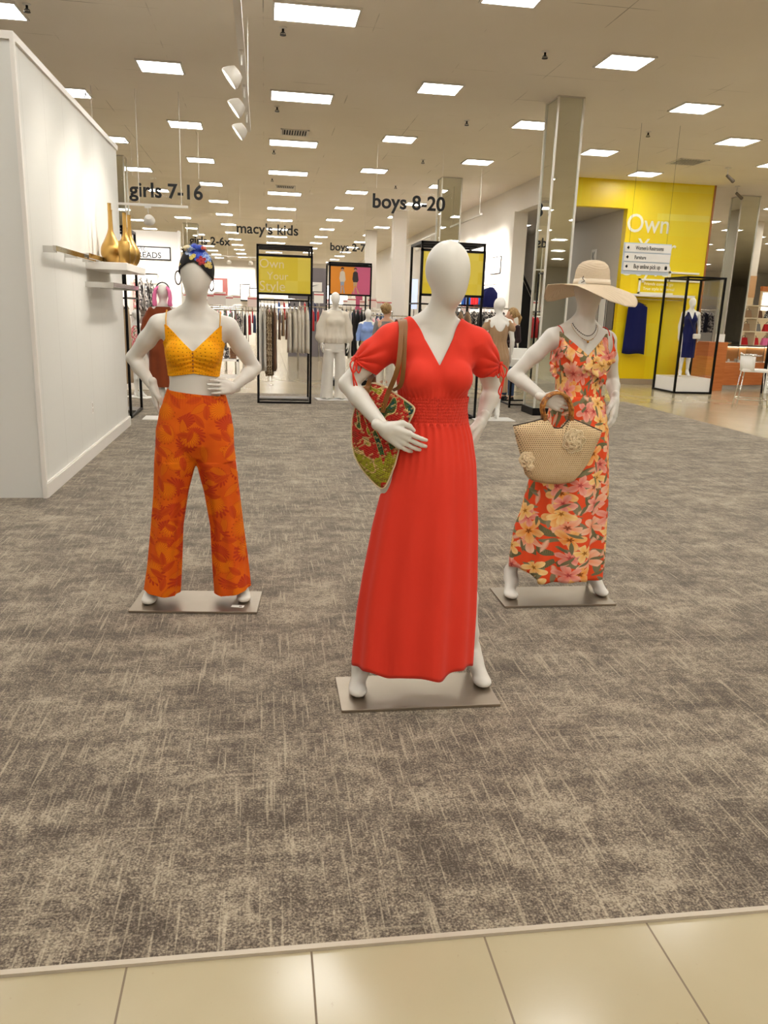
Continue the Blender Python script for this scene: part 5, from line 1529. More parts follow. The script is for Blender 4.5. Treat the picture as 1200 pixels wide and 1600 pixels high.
# lettering and outlined frames on the yellow wall
yw = thing('wall_lettering', 'large white Own Your Style lettering on the yellow wall, partly behind the directory', 'sign', (8.2, 18.09, 0))
flat_text(yw, 'Own', 0.02, 1.04, 3.46, 'letter_white', weight=0.006, kz=1.08)
flat_text(yw, 'Your', 0.32, 1.28, 2.98, 'letter_white', weight=0.006, kz=1.08)
flat_text(yw, 'Style', 0.02, 1.20, 2.50, 'letter_white', weight=-0.006)
fr_ = thing('outlined_caption', 'white outlined box with small caption on the yellow wall above the navy dress', 'sign', (8.2, 18.07, 0))
obj('outline', bars([((0.46, 0, 2.12), (1.29, 0, 2.12)), ((0.46, 0, 2.12), (0.46, 0, 2.42)), ((0.46, 0, 2.42), (1.95, 0, 2.42)), ((1.19, 0, 2.42), (1.19, 0, 2.62)), ((1.19, 0, 2.60), (1.9, 0, 2.60))], 0.04), M['letter_white'], fr_)
flat_text(fr_, 'Friends come & go', 0.58, 1.30, 2.30, 'letter_white', ext=0.001)
flat_text(fr_, 'True style is eternal', 0.56, 1.34, 2.19, 'letter_white', ext=0.001)
ws = thing('wall_shelf', 'thin white shelf on the yellow wall with a dress hanging beneath', 'shelf', (8.2, 18.1, 2.035))
obj('shelf_board', box(0.0, 1.72, -0.34, 0.0, 0.0, 0.055), M['white_gloss'], ws)
obj('hang_rail', tube([(0.1, -0.17, -0.06), (1.5, -0.17, -0.06)], 0.008, 6), M['chrome'], ws)

# ================================================================== garments
def garment(L, w_, th, seed, waves=2.2, flare=1.0, shoulder=0.10, n=22, m=9, lean=0.0):
    rng = random.Random(seed); p1, p2 = rng.random() * 6, rng.random() * 6; R_ = []
    for i in range(m + 1):
        t = i / m; z = -0.075 - (L - 0.075) * t ** 1.15
        hw = w_ / 2 * (min(1.0, 0.30 + (t * L) / shoulder * 0.35) if t * L < shoulder * 2 else 1.0) * (1 + (flare - 1) * t)
        r = []
        for k in range(n):
            a = 2 * pi * k / n; y = hw * cos(a)
            x = (th * (0.35 + 0.65 * min(1, t * 4))) * sin(a) * (1 + 0.35 * sin(5 * a + p1)) + 0.014 * t * sin(waves * 2 * pi * (y / w_) + p2) + lean * t
            r.append((x, y, z + 0.012 * sin(3 * a + p2) * (t > 0.99)))
        R_.append(r)
    return rings(R_, cap=True)
def hanger_mesh():
    return join(tube(catmull([(0, 0.0, 0.006), (0, 0.018, 0.0), (0, 0.016, -0.02), (0, 0.0, -0.035), (0, 0, -0.06)], 3), 0.0022, 5), tube([(0, -0.19, -0.125), (0, 0, -0.06), (0, 0.19, -0.125)], 0.006, 5))
HM = hanger_mesh()
protos = {}
def proto(key, mat, L, w_, th, seed=0, **k):
    g = thing(key, 'x', 'x', (0, 0, -50))
    obj('cloth', garment(L, w_, th, seed, **k), mat, g, smooth=True)
    obj('hanger', HM, M['black_metal'] if seed % 2 else M['white_matte'], g)
    protos[key + str(seed)] = g
    return g
used_protos = set()
def hang(g, x, y, z, rz, label, cat, group):
    if g.name in used_protos: o = copy_tree(g)
    else: used_protos.add(g.name); o = g
    o.location = (x, y, z); o.rotation_euler = (0, 0, rz); o['label'] = label; o['category'] = cat; o['group'] = group
    return o
C_ = lambda n, rgb, **k: cloth(n, rgb, **k)
def m_print(name, base, spots, scale=22.0, thr=0.5):
    w = N(name); co = w.coord('Object')
    n = w.noise(co, scale, 2.0, 0.5, 0.8); n2 = w.noise(co, scale * 1.7, 1.0)
    w.set(w.mix(w.gt(n2, 0.6), w.mix(w.gt(n, thr), lin(base), lin(spots[0])), lin(spots[-1])), 0.85, 0, 0.2); return w.m
def m_stripe(name, a, b, f=60.0, ax=0):
    w = N(name); s = w.sep(w.coord('Object'))
    w.set(w.mix(w.gt(w.math('SINE', w.math('MULTIPLY', s[ax], f)), 0.2), lin(a), lin(b)), 0.85, 0, 0.2); return w.m
FM = dict(white=C_('white_cotton_mat', (232, 226, 216)), offwhite=C_('off_white_linen_mat', (222, 212, 196)), beige=C_('beige_cloth_mat', (186, 160, 124)), tan=C_('tan_cloth_mat', (164, 132, 100)),
          brown=C_('brown_cloth_mat', (118, 84, 60)), rust=C_('rust_cloth_mat', (128, 58, 26)), black=C_('black_cloth_mat', (20, 16, 18)), navy=C_('navy_cloth_mat', (16, 22, 78)), blue=C_('blue_cloth_mat', (40, 92, 168)),
          red=C_('red_cloth_mat', (196, 34, 40)), pink=C_('pink_cloth_mat', (228, 160, 172)), hotpink=C_('hot_pink_cloth_mat', (236, 120, 170)), green=C_('green_cloth_mat', (20, 96, 78)), grey=C_('grey_cloth_mat', (128, 124, 120)),
          lightblue=C_('light_blue_cloth_mat', (132, 156, 208)), snake=m_print('snake_print_mat', (196, 176, 144), [(128, 104, 78), (96, 78, 60)], 26), floral=m_print('dark_floral_mat', (26, 22, 24), [(226, 214, 200), (200, 190, 180)], 26, 0.56),
          pinkfloral=m_print('pink_floral_mat', (236, 214, 200), [(232, 120, 130), (90, 140, 90)], 20), stripe=m_stripe('bold_stripe_mat', (30, 26, 28), (226, 220, 214), 90, 1), redfloral=m_print('red_floral_mat', (206, 44, 48), [(236, 200, 200), (230, 226, 220)], 24, 0.6),
          denim=C_('denim_mat', (58, 78, 112)), khaki=C_('khaki_mat', (176, 144, 92)), mono=m_print('mono_floral_mat', (216, 208, 200), [(60, 56, 56), (110, 104, 100)], 18))
LONG = {k: proto('hanging_' + n, FM[k], L, 0.42, th, s, waves=3) for k, n, L, th, s in (('snake', 'long_cardigan', 1.18, 0.030, 1), ('offwhite', 'shirt', 0.80, 0.032, 3), ('white', 'long_dress', 1.10, 0.024, 5), ('beige', 'long_skirt', 1.10, 0.030, 7), ('tan', 'blouse_tan', 0.85, 0.03, 9), ('black', 'long_trousers', 1.05, 0.030, 11), ('brown', 'long_vest', 1.10, 0.026, 13))}
SHORT = {k: proto('hanging_' + n, FM[k], L, 0.36, 0.024, s) for k, n, L, s in (('black', 'tee_shirt', 0.62, 2), ('stripe', 'striped_shirt', 0.62, 4), ('floral', 'floral_blouse', 0.66, 6), ('red', 'red_jacket', 0.60, 8), ('blue', 'blue_jacket', 0.60, 10), ('pink', 'pink_top', 0.58, 12),
        ('green', 'green_tee', 0.62, 14), ('white', 'white_tee', 0.60, 16), ('grey', 'grey_sweater', 0.62, 18), ('navy', 'navy_polo', 0.60, 20), ('lightblue', 'blue_shirt', 0.62, 22), ('redfloral', 'red_floral_dress', 0.85, 24), ('pinkfloral', 'pink_floral_dress', 0.70, 26), ('denim', 'denim_jacket', 0.55, 28), ('brown', 'brown_dress', 0.75, 30), ('mono', 'patterned_blouse', 0.62, 32), ('tan', 'tan_top', 0.66, 34), ('hotpink', 'hot_pink_top', 0.56, 36))}
for d in (LONG, SHORT):
    for k, g in d.items():
        g.name = {'snake': 'long_cardigan', 'beige': 'long_skirt', 'red': 'jacket', 'blue': 'jacket', 'denim': 'jacket', 'green': 'tee_shirt', 'brown': 'dress', 'redfloral': 'dress', 'pinkfloral': 'dress', 'navy': 'polo_shirt', 'grey': 'sweater',
                  'black': 'trousers' if d is LONG else 'tee_shirt', 'white': 'long_dress' if d is LONG else 'tee_shirt'}.get(k, 'shirt')
WORD = dict(snake='beige snake-print', offwhite='off-white', white='white', beige='beige', tan='tan', black='black', brown='brown', stripe='black and white striped', floral='dark floral', red='red', blue='blue', pink='pale pink', green='green', grey='grey', navy='navy', lightblue='light blue', redfloral='red floral', pinkfloral='pink floral', denim='denim blue', mono='grey patterned', hotpink='hot pink')
gcount = {}
def rail_of(kinds, x0, y0, x1, y1, z, where, D=SHORT, gap=0.0, seed=1, noun='garment', jitter=0.10):
    """garments along a rail from (x0,y0) to (x1,y1); kinds = list, None leaves a gap"""
    rng = random.Random(seed); n = len(kinds); a = atan2(y1 - y0, x1 - x0)
    for i, k in enumerate(kinds):
        if k is None: continue
        t = (i + 0.5) / n
        hang(D[k], x0 + (x1 - x0) * t, y0 + (y1 - y0) * t, z, a + rng.uniform(-jitter, jitter),
             '%s %s %s' % (WORD[k], noun, where), 'garment', '%s %ss %s' % (WORD[k], noun, where))

# ------------------------------------------------------------------ tall black frames
def frame_rack(x, y, w_, d_, H, label, sign=None, rz=0.0, z_rail=1.62, base=True):
    t = thing('clothing_rack', label, 'clothing rack', (x, y, 0.006), rz)
    b = 0.032
    c = [(0, 0), (w_, 0), (w_, d_), (0, d_)]
    for (cx, cy) in c: obj('post', box(cx - b / 2, cx + b / 2, cy - b / 2, cy + b / 2, 0, H), M['black_metal'], t)
    obj('top_frame', bars([((c[i][0], c[i][1], H - b / 2), (c[(i + 1) % 4][0], c[(i + 1) % 4][1], H - b / 2)) for i in range(4)] + [((0, d_ * 0.5, H - b / 2), (w_, d_ * 0.5, H - b / 2))], b), M['black_metal'], t)
    obj('bottom_frame', bars([((c[i][0], c[i][1], b / 2), (c[(i + 1) % 4][0], c[(i + 1) % 4][1], b / 2)) for i in range(4)], b), M['black_metal'], t)
    if base: obj('base_shelf', box(b / 2, w_ - b / 2, d_ * 0.55, d_ - b / 2, 0.02, 0.04), plain('grey_shelf_mat', (128, 120, 112), 0.5) if 'gshelf' not in M else M['gshelf'], t)
    obj('hang_rail', bars([((0, d_ / 2, z_rail), (w_, d_ / 2, z_rail)), ((0, 0, z_rail), (0, d_, z_rail)), ((w_, 0, z_rail), (w_, d_, z_rail))], 0.024), M['black_metal'], t)
    return t
M['gshelf'] = plain('grey_shelf_mat', (128, 120, 112), 0.5)
f1 = frame_rack(-0.10, 12.85, 0.83, 0.74, 2.43, 'tall black metal frame rack with the yellow Own Your Style sign', z_rail=1.61)
def sign_panel(parent, x0, x1, z0, z1, mat, lines=None, y=-0.02, fmat='letter_white'):
    p = obj('sign_panel', box(x0, x1, y - 0.012, y, z0, z1), mat, parent)
    obj('sign_border', bars([((x0, y, z0), (x1, y, z0)), ((x0, y, z1), (x1, y, z1)), ((x0, y, z0), (x0, y, z1)), ((x1, y, z0), (x1, y, z1))], 0.034), M['black_metal'], p)
    for s, a, b_, z in lines or []: flat_text(p, s, a, b_, z, fmat, y=y - 0.014, ext=0.001)
    return p
def m_posteryellow():
    w = N('yellow_poster_mat'); s = w.sep(w.coord('Object'))
    v = w.comb(w.math('FLOOR', w.math('MULTIPLY', w.math('ADD', s[0], 9.0), 5.2)), w.math('FLOOR', w.math('MULTIPLY', s[2], 6.3)), 0)
    n = w.n('TexWhiteNoise'); w.put(n.inputs['Vector'], v)
    w.set(w.ramp(n.outputs['Value'], [(0.3, lin((226, 200, 44))), (0.9, lin((232, 210, 84)))]), 0.3, 0, 0.5); return w.m
M['poster_yellow'] = m_posteryellow()
M['letter_pink'] = plain('pale_letter_mat', (236, 218, 170), 0.5, var=0)
sign_panel(f1, 0.0, 0.83, 1.70, 2.27, M['poster_yellow'], [('Own', 0.03, 0.40, 2.085), ('Your', 0.14, 0.47, 1.915), ('Style', 0.03, 0.42, 1.745)], fmat='letter_pink')
rail_of(['white', 'white', 'snake', 'snake', 'brown'], -0.085, 13.22, 0.19, 13.22, 1.605, 'on the left of the Own Your Style frame', LONG, noun='long garment')
rail_of(['offwhite'] * 5, 0.38, 13.22, 0.72, 13.22, 1.605, 'on the right of the Own Your Style frame', LONG, noun='shirt')

f3 = frame_rack(2.17, 11.3, 0.89, 0.80, 2.46, 'tall black metal frame behind the head of the red-dress mannequin', z_rail=1.62)
sign_panel(f3, 0.0, 0.89, 1.74, 2.34, M['poster_yellow'], None)
rail_of(['tan', 'tan', None, 'tan', 'white', 'tan', 'tan', 'tan'], 2.22, 11.7, 3.02, 11.7, 1.61, 'under the second yellow sign', LONG, noun='blouse')

f2 = frame_rack(1.34, 17.0, 0.86, 0.8, 2.45, 'tall black metal frame holding the orange and pink children poster', z_rail=1.60)
pp = sign_panel(f2, 0.0, 0.86, 1.80, 2.38, plain('orange_poster_mat', (226, 140, 40), 0.4, var=0.02))
obj('pink_field', ([(0.45, -0.034, 1.815), (0.845, -0.034, 1.815), (0.845, -0.034, 2.365), (0.52, -0.034, 2.365), (0.56, -0.034, 2.0)], [(0, 1, 2, 3, 4)]), plain('pink_poster_mat', (206, 96, 132), 0.4, var=0.02), pp)
def blob(pts, y): return ([(x, y, z) for x, z in pts], [tuple(range(len(pts)))])
def child_fig(x, top, pant, hair, k, name):
    e = [(x + 0.028 * cos(b), 2.305 + 0.034 * sin(b)) for b in [2 * pi * j / 14 for j in range(14)]]
    f_ = obj(name, blob([(x - 0.06, 2.12), (x - 0.045, 2.25), (x - 0.015, 2.275), (x + 0.02, 2.275), (x + 0.05, 2.25), (x + 0.07, 2.10), (x + 0.05, 2.06), (x - 0.04, 2.06)], -0.0352), top, pp)
    obj('printed_trousers', join(blob([(x - 0.04, 2.06), (x + 0.045, 2.06), (x + 0.03, 1.95), (x + 0.005, 2.0), (x - 0.03, 1.95)], -0.0354), blob([(x - 0.03, 1.95), (x - 0.005, 1.96), (x - 0.015, 1.83), (x - 0.035, 1.83)], -0.0354), blob([(x + 0.01, 1.97), (x + 0.035, 1.95), (x + 0.05 * k, 1.83), (x + 0.03 * k, 1.83)], -0.0354)), pant, f_)
    obj('printed_face', blob(e, -0.0356), plain('printed_skin_mat', (190, 140, 110), 0.5), f_)
    obj('printed_hair', blob([(x - 0.034, 2.30), (x - 0.03, 2.335), (x, 2.35), (x + 0.032, 2.335), (x + 0.034, 2.30), (x + 0.015, 2.32), (x - 0.015, 2.32)], -0.0358), hair, f_)
child_fig(0.26, plain('printed_shirt_mat', (214, 200, 180), 0.5), plain('printed_denim_mat', (150, 160, 176), 0.5), M['black_matte'], 1.2, 'printed_child')
child_fig(0.53, plain('printed_dark_mat', (52, 44, 44), 0.5), plain('printed_khaki_mat', (196, 160, 120), 0.5), plain('printed_hair_mat', (60, 34, 24), 0.5), 2.0, 'printed_child')
rail_of(['offwhite', 'black', 'black', 'black', 'black', 'white', 'black', 'black', 'black', 'black'], 1.37, 17.4, 2.2, 17.4, 1.59, 'under the children poster', LONG, noun='garment')

f4 = frame_rack(-2.12, 10.86, 0.36, 0.95, 2.43, 'black frame rack squeezed behind the end of the partition', z_rail=1.55)
sign_panel(f4, 0.02, 0.34, 1.72, 2.2, M['poster_yellow'], None)
rail_of(['beige', 'brown', 'beige', 'beige', 'beige'], -2.08, 11.3, -1.80, 11.3, 1.54, 'behind the end of the partition', LONG, noun='long garment', jitter=0.1)

# ------------------------------------------------------------------ chrome and white floor racks
def floor_rack(x0, y0, L, rz, H, label, kinds, where, D=SHORT, cards=(), noun='garment', white=False, seed=1):
    t = thing('garment_rack', label, 'clothing rack', (x0, y0, 0), rz)
    m = M['white_gloss'] if white else M['chrome']
    obj('rail', tube([(0, 0, H), (L, 0, H)], 0.014, 8), m, t)
    for q in (0.0, L):
        obj('upright', tube([(q, 0, 0.03), (q, 0, H)], 0.016, 8), m, t)
        obj('foot', box(q - 0.02, q + 0.02, -0.26, 0.26, 0.0, 0.03), m, t)
    for i, q in enumerate(cards):
        c = thing('sign_holder', 'small %s price card topping the %s' % (['cream', 'pink', 'pale'][i % 3], where.replace('on the ', '')), 'sign', (x0 + cos(rz) * q, y0 + sin(rz) * q, H + 0.014), 0, 'price cards on the racks')
        obj('stem', tube([(0, 0, 0), (0, 0, 0.08)], 0.006, 6), M['chrome'], c)
        obj('card', box(-0.12, 0.12, -0.006, 0.006, 0.08, 0.34), [M['white_matte'], plain('pink_card_mat', (228, 196, 190), 0.5), plain('grey_card_mat', (214, 204, 196), 0.5)][i % 3] if 'cards' not in M else M['cards'][i % 3], c)
        obj('card_band', box(-0.12, 0.12, -0.008, -0.006, 0.27, 0.30), M['card_red'], c)
    a = rz
    rail_of(kinds, x0 + cos(a) * 0.05, y0 + sin(a) * 0.05, x0 + cos(a) * (L - 0.05), y0 + sin(a) * (L - 0.05), H + 0.012, where, D, seed=seed, noun=noun)
    return t
M['card_red'] = plain('red_band_mat', (196, 90, 90), 0.5)
M['cards'] = [M['white_matte'], plain('pink_card_mat', (228, 206, 198), 0.5), plain('grey_card_mat', (216, 206, 198), 0.5)]
floor_rack(-1.85, 17.0, 1.25, 0, 1.42, 'chrome rack of dark and patterned tops beside the yellow top mannequin elbow', ['mono', 'black', 'stripe', 'stripe', 'black', 'black', 'redfloral', 'redfloral', 'green', 'green'], 'on the rack beyond the right elbow', cards=(0.1, 0.5, 0.95))
floor_rack(-2.5, 19.5, 1.6, 0, 1.42, 'chrome rack of patterned tops, second behind the cropped top mannequin', ['mono', 'black', 'mono', 'floral', 'stripe', 'mono', 'black', 'pinkfloral', 'grey', 'mono', 'black'], 'on the second rack back at left', cards=(0.2, 0.8, 1.3), seed=2)
floor_rack(-2.6, 23.0, 2.0, 0, 1.45, 'long chrome rack deep in the girls department', ['pink', 'mono', 'pinkfloral', 'black', 'hotpink', 'white', 'floral', 'denim', 'pink', 'redfloral', 'grey', 'mono'], 'on the deep girls rack', cards=(0.2, 0.8, 1.4, 1.8), seed=3)
floor_rack(-3.0, 27.5, 2.4, 0, 1.5, 'farthest chrome rack of the girls department', ['mono', 'pink', 'white', 'black', 'red', 'mono', 'denim', 'pink', 'floral', 'hotpink', 'grey', 'white'], 'on the farthest girls rack', cards=(0.4, 1.0, 1.6, 2.1), seed=4)
floor_rack(0.18, 19.6, 0.62, 0, 1.50, 'chrome rack of brown dresses seen through the Own Your Style frame', ['brown', 'brown', 'tan', 'brown', 'brown', 'tan'], 'on the rack seen through the frame', noun='dress', cards=(), seed=5)
floor_rack(0.30, 24.0, 1.3, 0, 1.75, 'chrome rack of bright boys shirts seen through the Own Your Style frame', ['blue', 'red', 'navy', 'black', 'white', 'red', 'blue', 'navy'], 'on the boys rack behind the brown dresses', noun='shirt', seed=6)
floor_rack(0.85, 20.5, 1.1, 0, 1.55, 'chrome rack right behind the white-dressed mannequin', ['black', 'grey', 'red', 'red', 'white', 'black', 'navy', 'black'], 'on the rack behind the white outfit', seed=7, cards=(0.5,))
floor_rack(2.45, 19.0, 0.95, 0, 1.40, 'chrome rack of pink and blue striped tops beside the small blue-shirted mannequin', ['pink', 'pink', 'lightblue', 'lightblue', 'stripe', 'blue', 'pink', 'lightblue'], 'on the rack beside the blue shirt', seed=8, cards=(0.4,))
floor_rack(2.2, 23.5, 1.5, 0, 1.5, 'chrome rack in the middle of the boys department', ['lightblue', 'hotpink', 'grey', 'green', 'denim', 'white', 'navy', 'blue', 'grey'], 'on the middle boys rack', seed=9, cards=(0.3, 0.9))
floor_rack(2.6, 29.0, 2.0, 0, 1.5, 'far chrome rack of the boys department', ['grey', 'black', 'denim', 'grey', 'white', 'navy', 'black', 'blue', 'grey', 'black'], 'on the far boys rack', seed=10, cards=(0.3, 0.9, 1.5))
floor_rack(3.5, 14.6, 1.0, 0, 1.62, 'chrome rack of dark floral blouses behind the second yellow frame', ['floral', 'mono', 'floral', 'black', 'mono', 'floral', 'black', 'floral'], 'behind the second yellow frame', noun='blouse', seed=11)
floor_rack(-0.6, 31.0, 2.6, 0, 1.5, 'chrome rack at the far end of the centre aisle', ['red', 'blue', 'white', 'pink', 'navy', 'denim', 'white', 'hotpink', 'black', 'green', 'grey', 'white'], 'at the far end of the aisle', seed=12, cards=(0.3, 1.2, 2.2))

floor_rack(-1.2, 20.9, 1.3, 0, 1.40, 'chrome rack of striped and red tops between the first and deep girls racks', ['redfloral', 'white', 'stripe', 'pink', 'mono', 'black', 'red', 'denim', 'stripe', 'white'], 'on the rack before the deep girls rack', cards=(0.3, 0.9), seed=31)
floor_rack(-3.6, 25.2, 2.4, 0, 1.45, 'chrome rack of pastel tops left of the deep girls rack', ['pink', 'white', 'hotpink', 'mono', 'white', 'lightblue', 'pink', 'mono', 'white', 'floral'], 'on the pastel girls rack', cards=(0.3, 1.0, 1.7), seed=32)
floor_rack(3.0, 26.3, 1.0, 0, 1.5, 'chrome rack of dark shirts before the broad white column', ['navy', 'grey', 'black', 'blue', 'white', 'grey', 'denim', 'black'], 'on the rack before the white column', cards=(0.5,), seed=33)
floor_rack(4.6, 21.5, 1.1, 0, 1.4, 'chrome rack of blue shirts along the boys wall', ['blue', 'navy', 'white', 'lightblue', 'blue', 'navy', 'denim', 'white', 'blue'], 'on the rack along the boys wall', cards=(0.2, 0.8), seed=34)
floor_rack(0.9, 28.0, 1.6, 0, 1.5, 'chrome rack in the aisle behind the slate partition', ['white', 'pink', 'black', 'red', 'denim', 'blue', 'grey', 'white', 'navy', 'hotpink'], 'on the rack behind the slate partition', cards=(0.3, 1.2), seed=35)
# ================================================================== wall fixtures right side of the boys department
led = thing('wall_ledge', 'long black ledge under the jackets along the right wall', 'shelf', (6.1, 16.9 + 3.2, 1.46))
obj('ledge_board', box(-0.5, 0.0, 0, 6.0, 0, 0.10), M['black_metal'], led)
obj('ledge_support', join(*[box(-0.46, -0.42, q, q + 0.04, -1.46, 0) for q in (0.1, 2.9, 5.8)]), M['black_metal'], led)
wr = thing('wall_rail', 'chrome wall rail with coloured jackets high on the right wall', 'clothing rack', (6.1, 20.3, 2.26))
obj('rail', tube([(-0.3, 0, 0), (-0.3, 5.8, 0)], 0.014, 8), M['chrome'], wr)
obj('arm', join(*[tube([(0, q, 0), (-0.3, q, 0)], 0.012, 6) for q in (0.1, 2.0, 3.9, 5.7)]), M['chrome'], wr)
rail_of(['navy', 'navy', 'blue', 'red', 'red', 'red', 'blue', 'lightblue', 'navy', 'blue', None, 'white', 'blue', 'navy', 'blue', 'denim', 'lightblue', 'navy', 'white', 'blue', 'navy'], 5.8, 20.4, 5.8, 26.0, 2.27, 'on the high wall rail', noun='jacket', seed=13)
wr2 = thing('wall_rail', 'lower chrome wall rail of tops beneath the black ledge', 'clothing rack', (6.1, 20.3, 1.30))
obj('rail', tube([(-0.3, 0, 0), (-0.3, 5.8, 0)], 0.014, 8), M['chrome'], wr2)
obj('arm', join(*[tube([(0, q, 0), (-0.3, q, 0)], 0.012, 6) for q in (0.1, 2.0, 3.9, 5.7)]), M['chrome'], wr2)
rail_of(['red', 'white', 'navy', 'blue', 'grey', 'white', 'navy', 'denim', 'blue', 'white', 'red', 'navy', 'grey', 'blue'], 5.8, 20.5, 5.8, 25.8, 1.31, 'on the low wall rail', noun='top', seed=14)
def wall_sign(x, y, z, w_, h, label, txt=None, side='x', frame='black_metal'):
    t = thing('framed_sign', label, 'sign', (x, y, z), radians(90) if side == 'x' else 0)
    # local: lettering faces -y; on the right wall it must face -x
    if side == 'x': t.rotation_euler = (0, 0, radians(-90))
    obj('sign_board', box(-w_ / 2, w_ / 2, -0.02, 0, -h / 2, h / 2), M['white_gloss'], t)
    obj('sign_edge', bars([((-w_ / 2, -0.02, -h / 2), (w_ / 2, -0.02, -h / 2)), ((-w_ / 2, -0.02, h / 2), (w_ / 2, -0.02, h / 2)), ((-w_ / 2, -0.02, -h / 2), (-w_ / 2, -0.02, h / 2)), ((w_ / 2, -0.02, -h / 2), (w_ / 2, -0.02, h / 2))], 0.018), M[frame], t)
    if txt:
        for s, a, b_, zz, wt in txt: flat_text(t, s, a, b_, zz, 'letter', y=-0.022, ext=0.001, weight=wt)
    return t
sq = wall_sign(6.098, 21.25, 2.78, 0.95, 0.42, 'white wall sign with a thin handwritten word over the jackets')
obj('script_mark', tube(catmull([(-0.22, -0.024, 0.07), (-0.25, -0.024, -0.04), (-0.20, -0.024, -0.07), (-0.12, -0.024, -0.03), (-0.06, -0.024, -0.06), (0.0, -0.024, -0.02), (0.06, -0.024, -0.05), (0.13, -0.024, -0.03), (0.24, -0.024, -0.05)], 5), 0.006, 5), M['letter'], sq)

nb = thing('framed_sign', 'small white framed picture on the side wall of the recess, above the straw hat', 'picture', (8.198, 19.78, 3.02), radians(-90))
obj('board', box(-0.15, 0.15, -0.02, 0.0, -0.16, 0.16), M['white_gloss'], nb)
obj('drawn_mark', join(tube([(-0.05, -0.024, 0.09), (-0.06, -0.024, -0.02), (-0.02, -0.024, -0.08)], 0.006, 5), tube([(0.05, -0.024, 0.10), (0.0, -0.024, 0.0), (0.06, -0.024, -0.09)], 0.006, 5)), M['letter'], nb)
for i_, (y_, lab_, mt_) in enumerate(((18.95, 'white notice sheet on the recess wall just right of the straw hat brim', 'white_matte'), (18.45, 'grey printed notice board on the recess wall beside the navy dress', 'gshelf'))):
    nt_ = thing('notice_board', lab_, 'notice', (8.198, y_, 1.62), radians(-90))
    obj('board', box(-0.2, 0.2, -0.015, 0.0, -0.36, 0.36), M[mt_], nt_)
    obj('board_edge', bars([((-0.2, -0.015, -0.36), (0.2, -0.015, -0.36)), ((-0.2, -0.015, 0.36), (0.2, -0.015, 0.36)), ((-0.2, -0.015, -0.36), (-0.2, -0.015, 0.36)), ((0.2, -0.015, -0.36), (0.2, -0.015, 0.36))], 0.012), M['black_metal'], nt_)
# ================================================================== girls wall with the striped tee sign
struct('wall_girls', box(-3.4, -1.45, 14.66, 14.80, 0, 2.70), M['white_wall'])
struct('trim_5', box(-1.47, -1.43, 14.64, 14.82, 0, 2.72), M['trim'])
es = wall_sign(-2.0, 14.655, 2.335, 0.80, 0.20, 'framed white sign with black capital letters behind the gold vases', [('EPIC', -0.20, 0.03, 0.018, -0.01), ('THREADS', -0.33, 0.25, -0.078, 0.02)], side='y')
for i, (x, z, k) in enumerate(((-1.98, 1.98, 'mono'), (-1.90, 1.96, 'floral'), (-2.08, 2.0, 'mono'), (-2.18, 1.98, 'pinkfloral'), (-2.02, 1.30, 'pink'), (-2.2, 1.3, 'mono'))):
    hang(SHORT[k], x, 14.42, z, radians(15 * (i % 2)), WORD[k] + ' top hanging on the white girls wall', 'garment', 'tops on the white girls wall')
gr = thing('wall_rail', 'pair of chrome rails carrying tops on the girls wall', 'clothing rack', (-2.3, 14.66, 1.98))
obj('rail', join(tube([(0, -0.24, 0), (0.5, -0.24, 0)], 0.012, 6), tube([(0, -0.24, -0.69), (0.5, -0.24, -0.69)], 0.012, 6)), M['chrome'], gr)
obj('arm', join(*[tube([(q, 0, z), (q, -0.24, z)], 0.01, 6) for q in (0.02, 0.48) for z in (0, -0.69)]), M['chrome'], gr)
# banner behind the partition edge
# ================================================================== far back walls: lit shelves and signs
def wall_bay(x0, x1, y, label, words, lit=True):
    t = thing('wall_display', label, 'shelving', (x0, y, 0))
    w_ = x1 - x0
    obj('back_panel', box(0, w_, -0.05, 0, 0, 3.0), M['white_matte'], t)
    obj('shelf', join(*[box(0, w_, -0.45, -0.05, z, z + 0.05) for z in (1.0, 1.55, 2.1)]), M['white_gloss'], t)
    s_ = obj('header_sign', box(w_ * 0.2, w_ * 0.8, -0.5, -0.46, 2.15, 2.85), M['white_gloss'], t)
    return t
for i, (x0, x1) in enumerate(((-7.5, -5.2), (-5.0, -2.9), (-2.7, -0.6), (-0.4, 1.7), (1.9, 4.0))):
    wall_bay(x0, x1, 57.4, ['white shelving bay far at the back, leftmost', 'white shelving bay far at the back behind the head scarf', 'white shelving bay far at the back beside the yellow sign', 'white shelving bay at the end of the aisle', 'white shelving bay at the far back right'][i], None)
def rows_of_stock(x0, x1, y, z, n, cols_, label, group, seed):
    rng = random.Random(seed)
    for i in range(n):
        x = x0 + (x1 - x0) * (i + 0.5) / n
        o = obj('folded_stack', join(*[cbox((rng.uniform(-0.01, 0.01), 0, 0.03 + 0.055 * j), (0.24, 0.24, 0.05)) for j in range(3)]), FM[cols_[i % len(cols_)]], loc=(x, y, z))
        bevel(o, 0.012)
        tag(o, label, 'clothes', group)

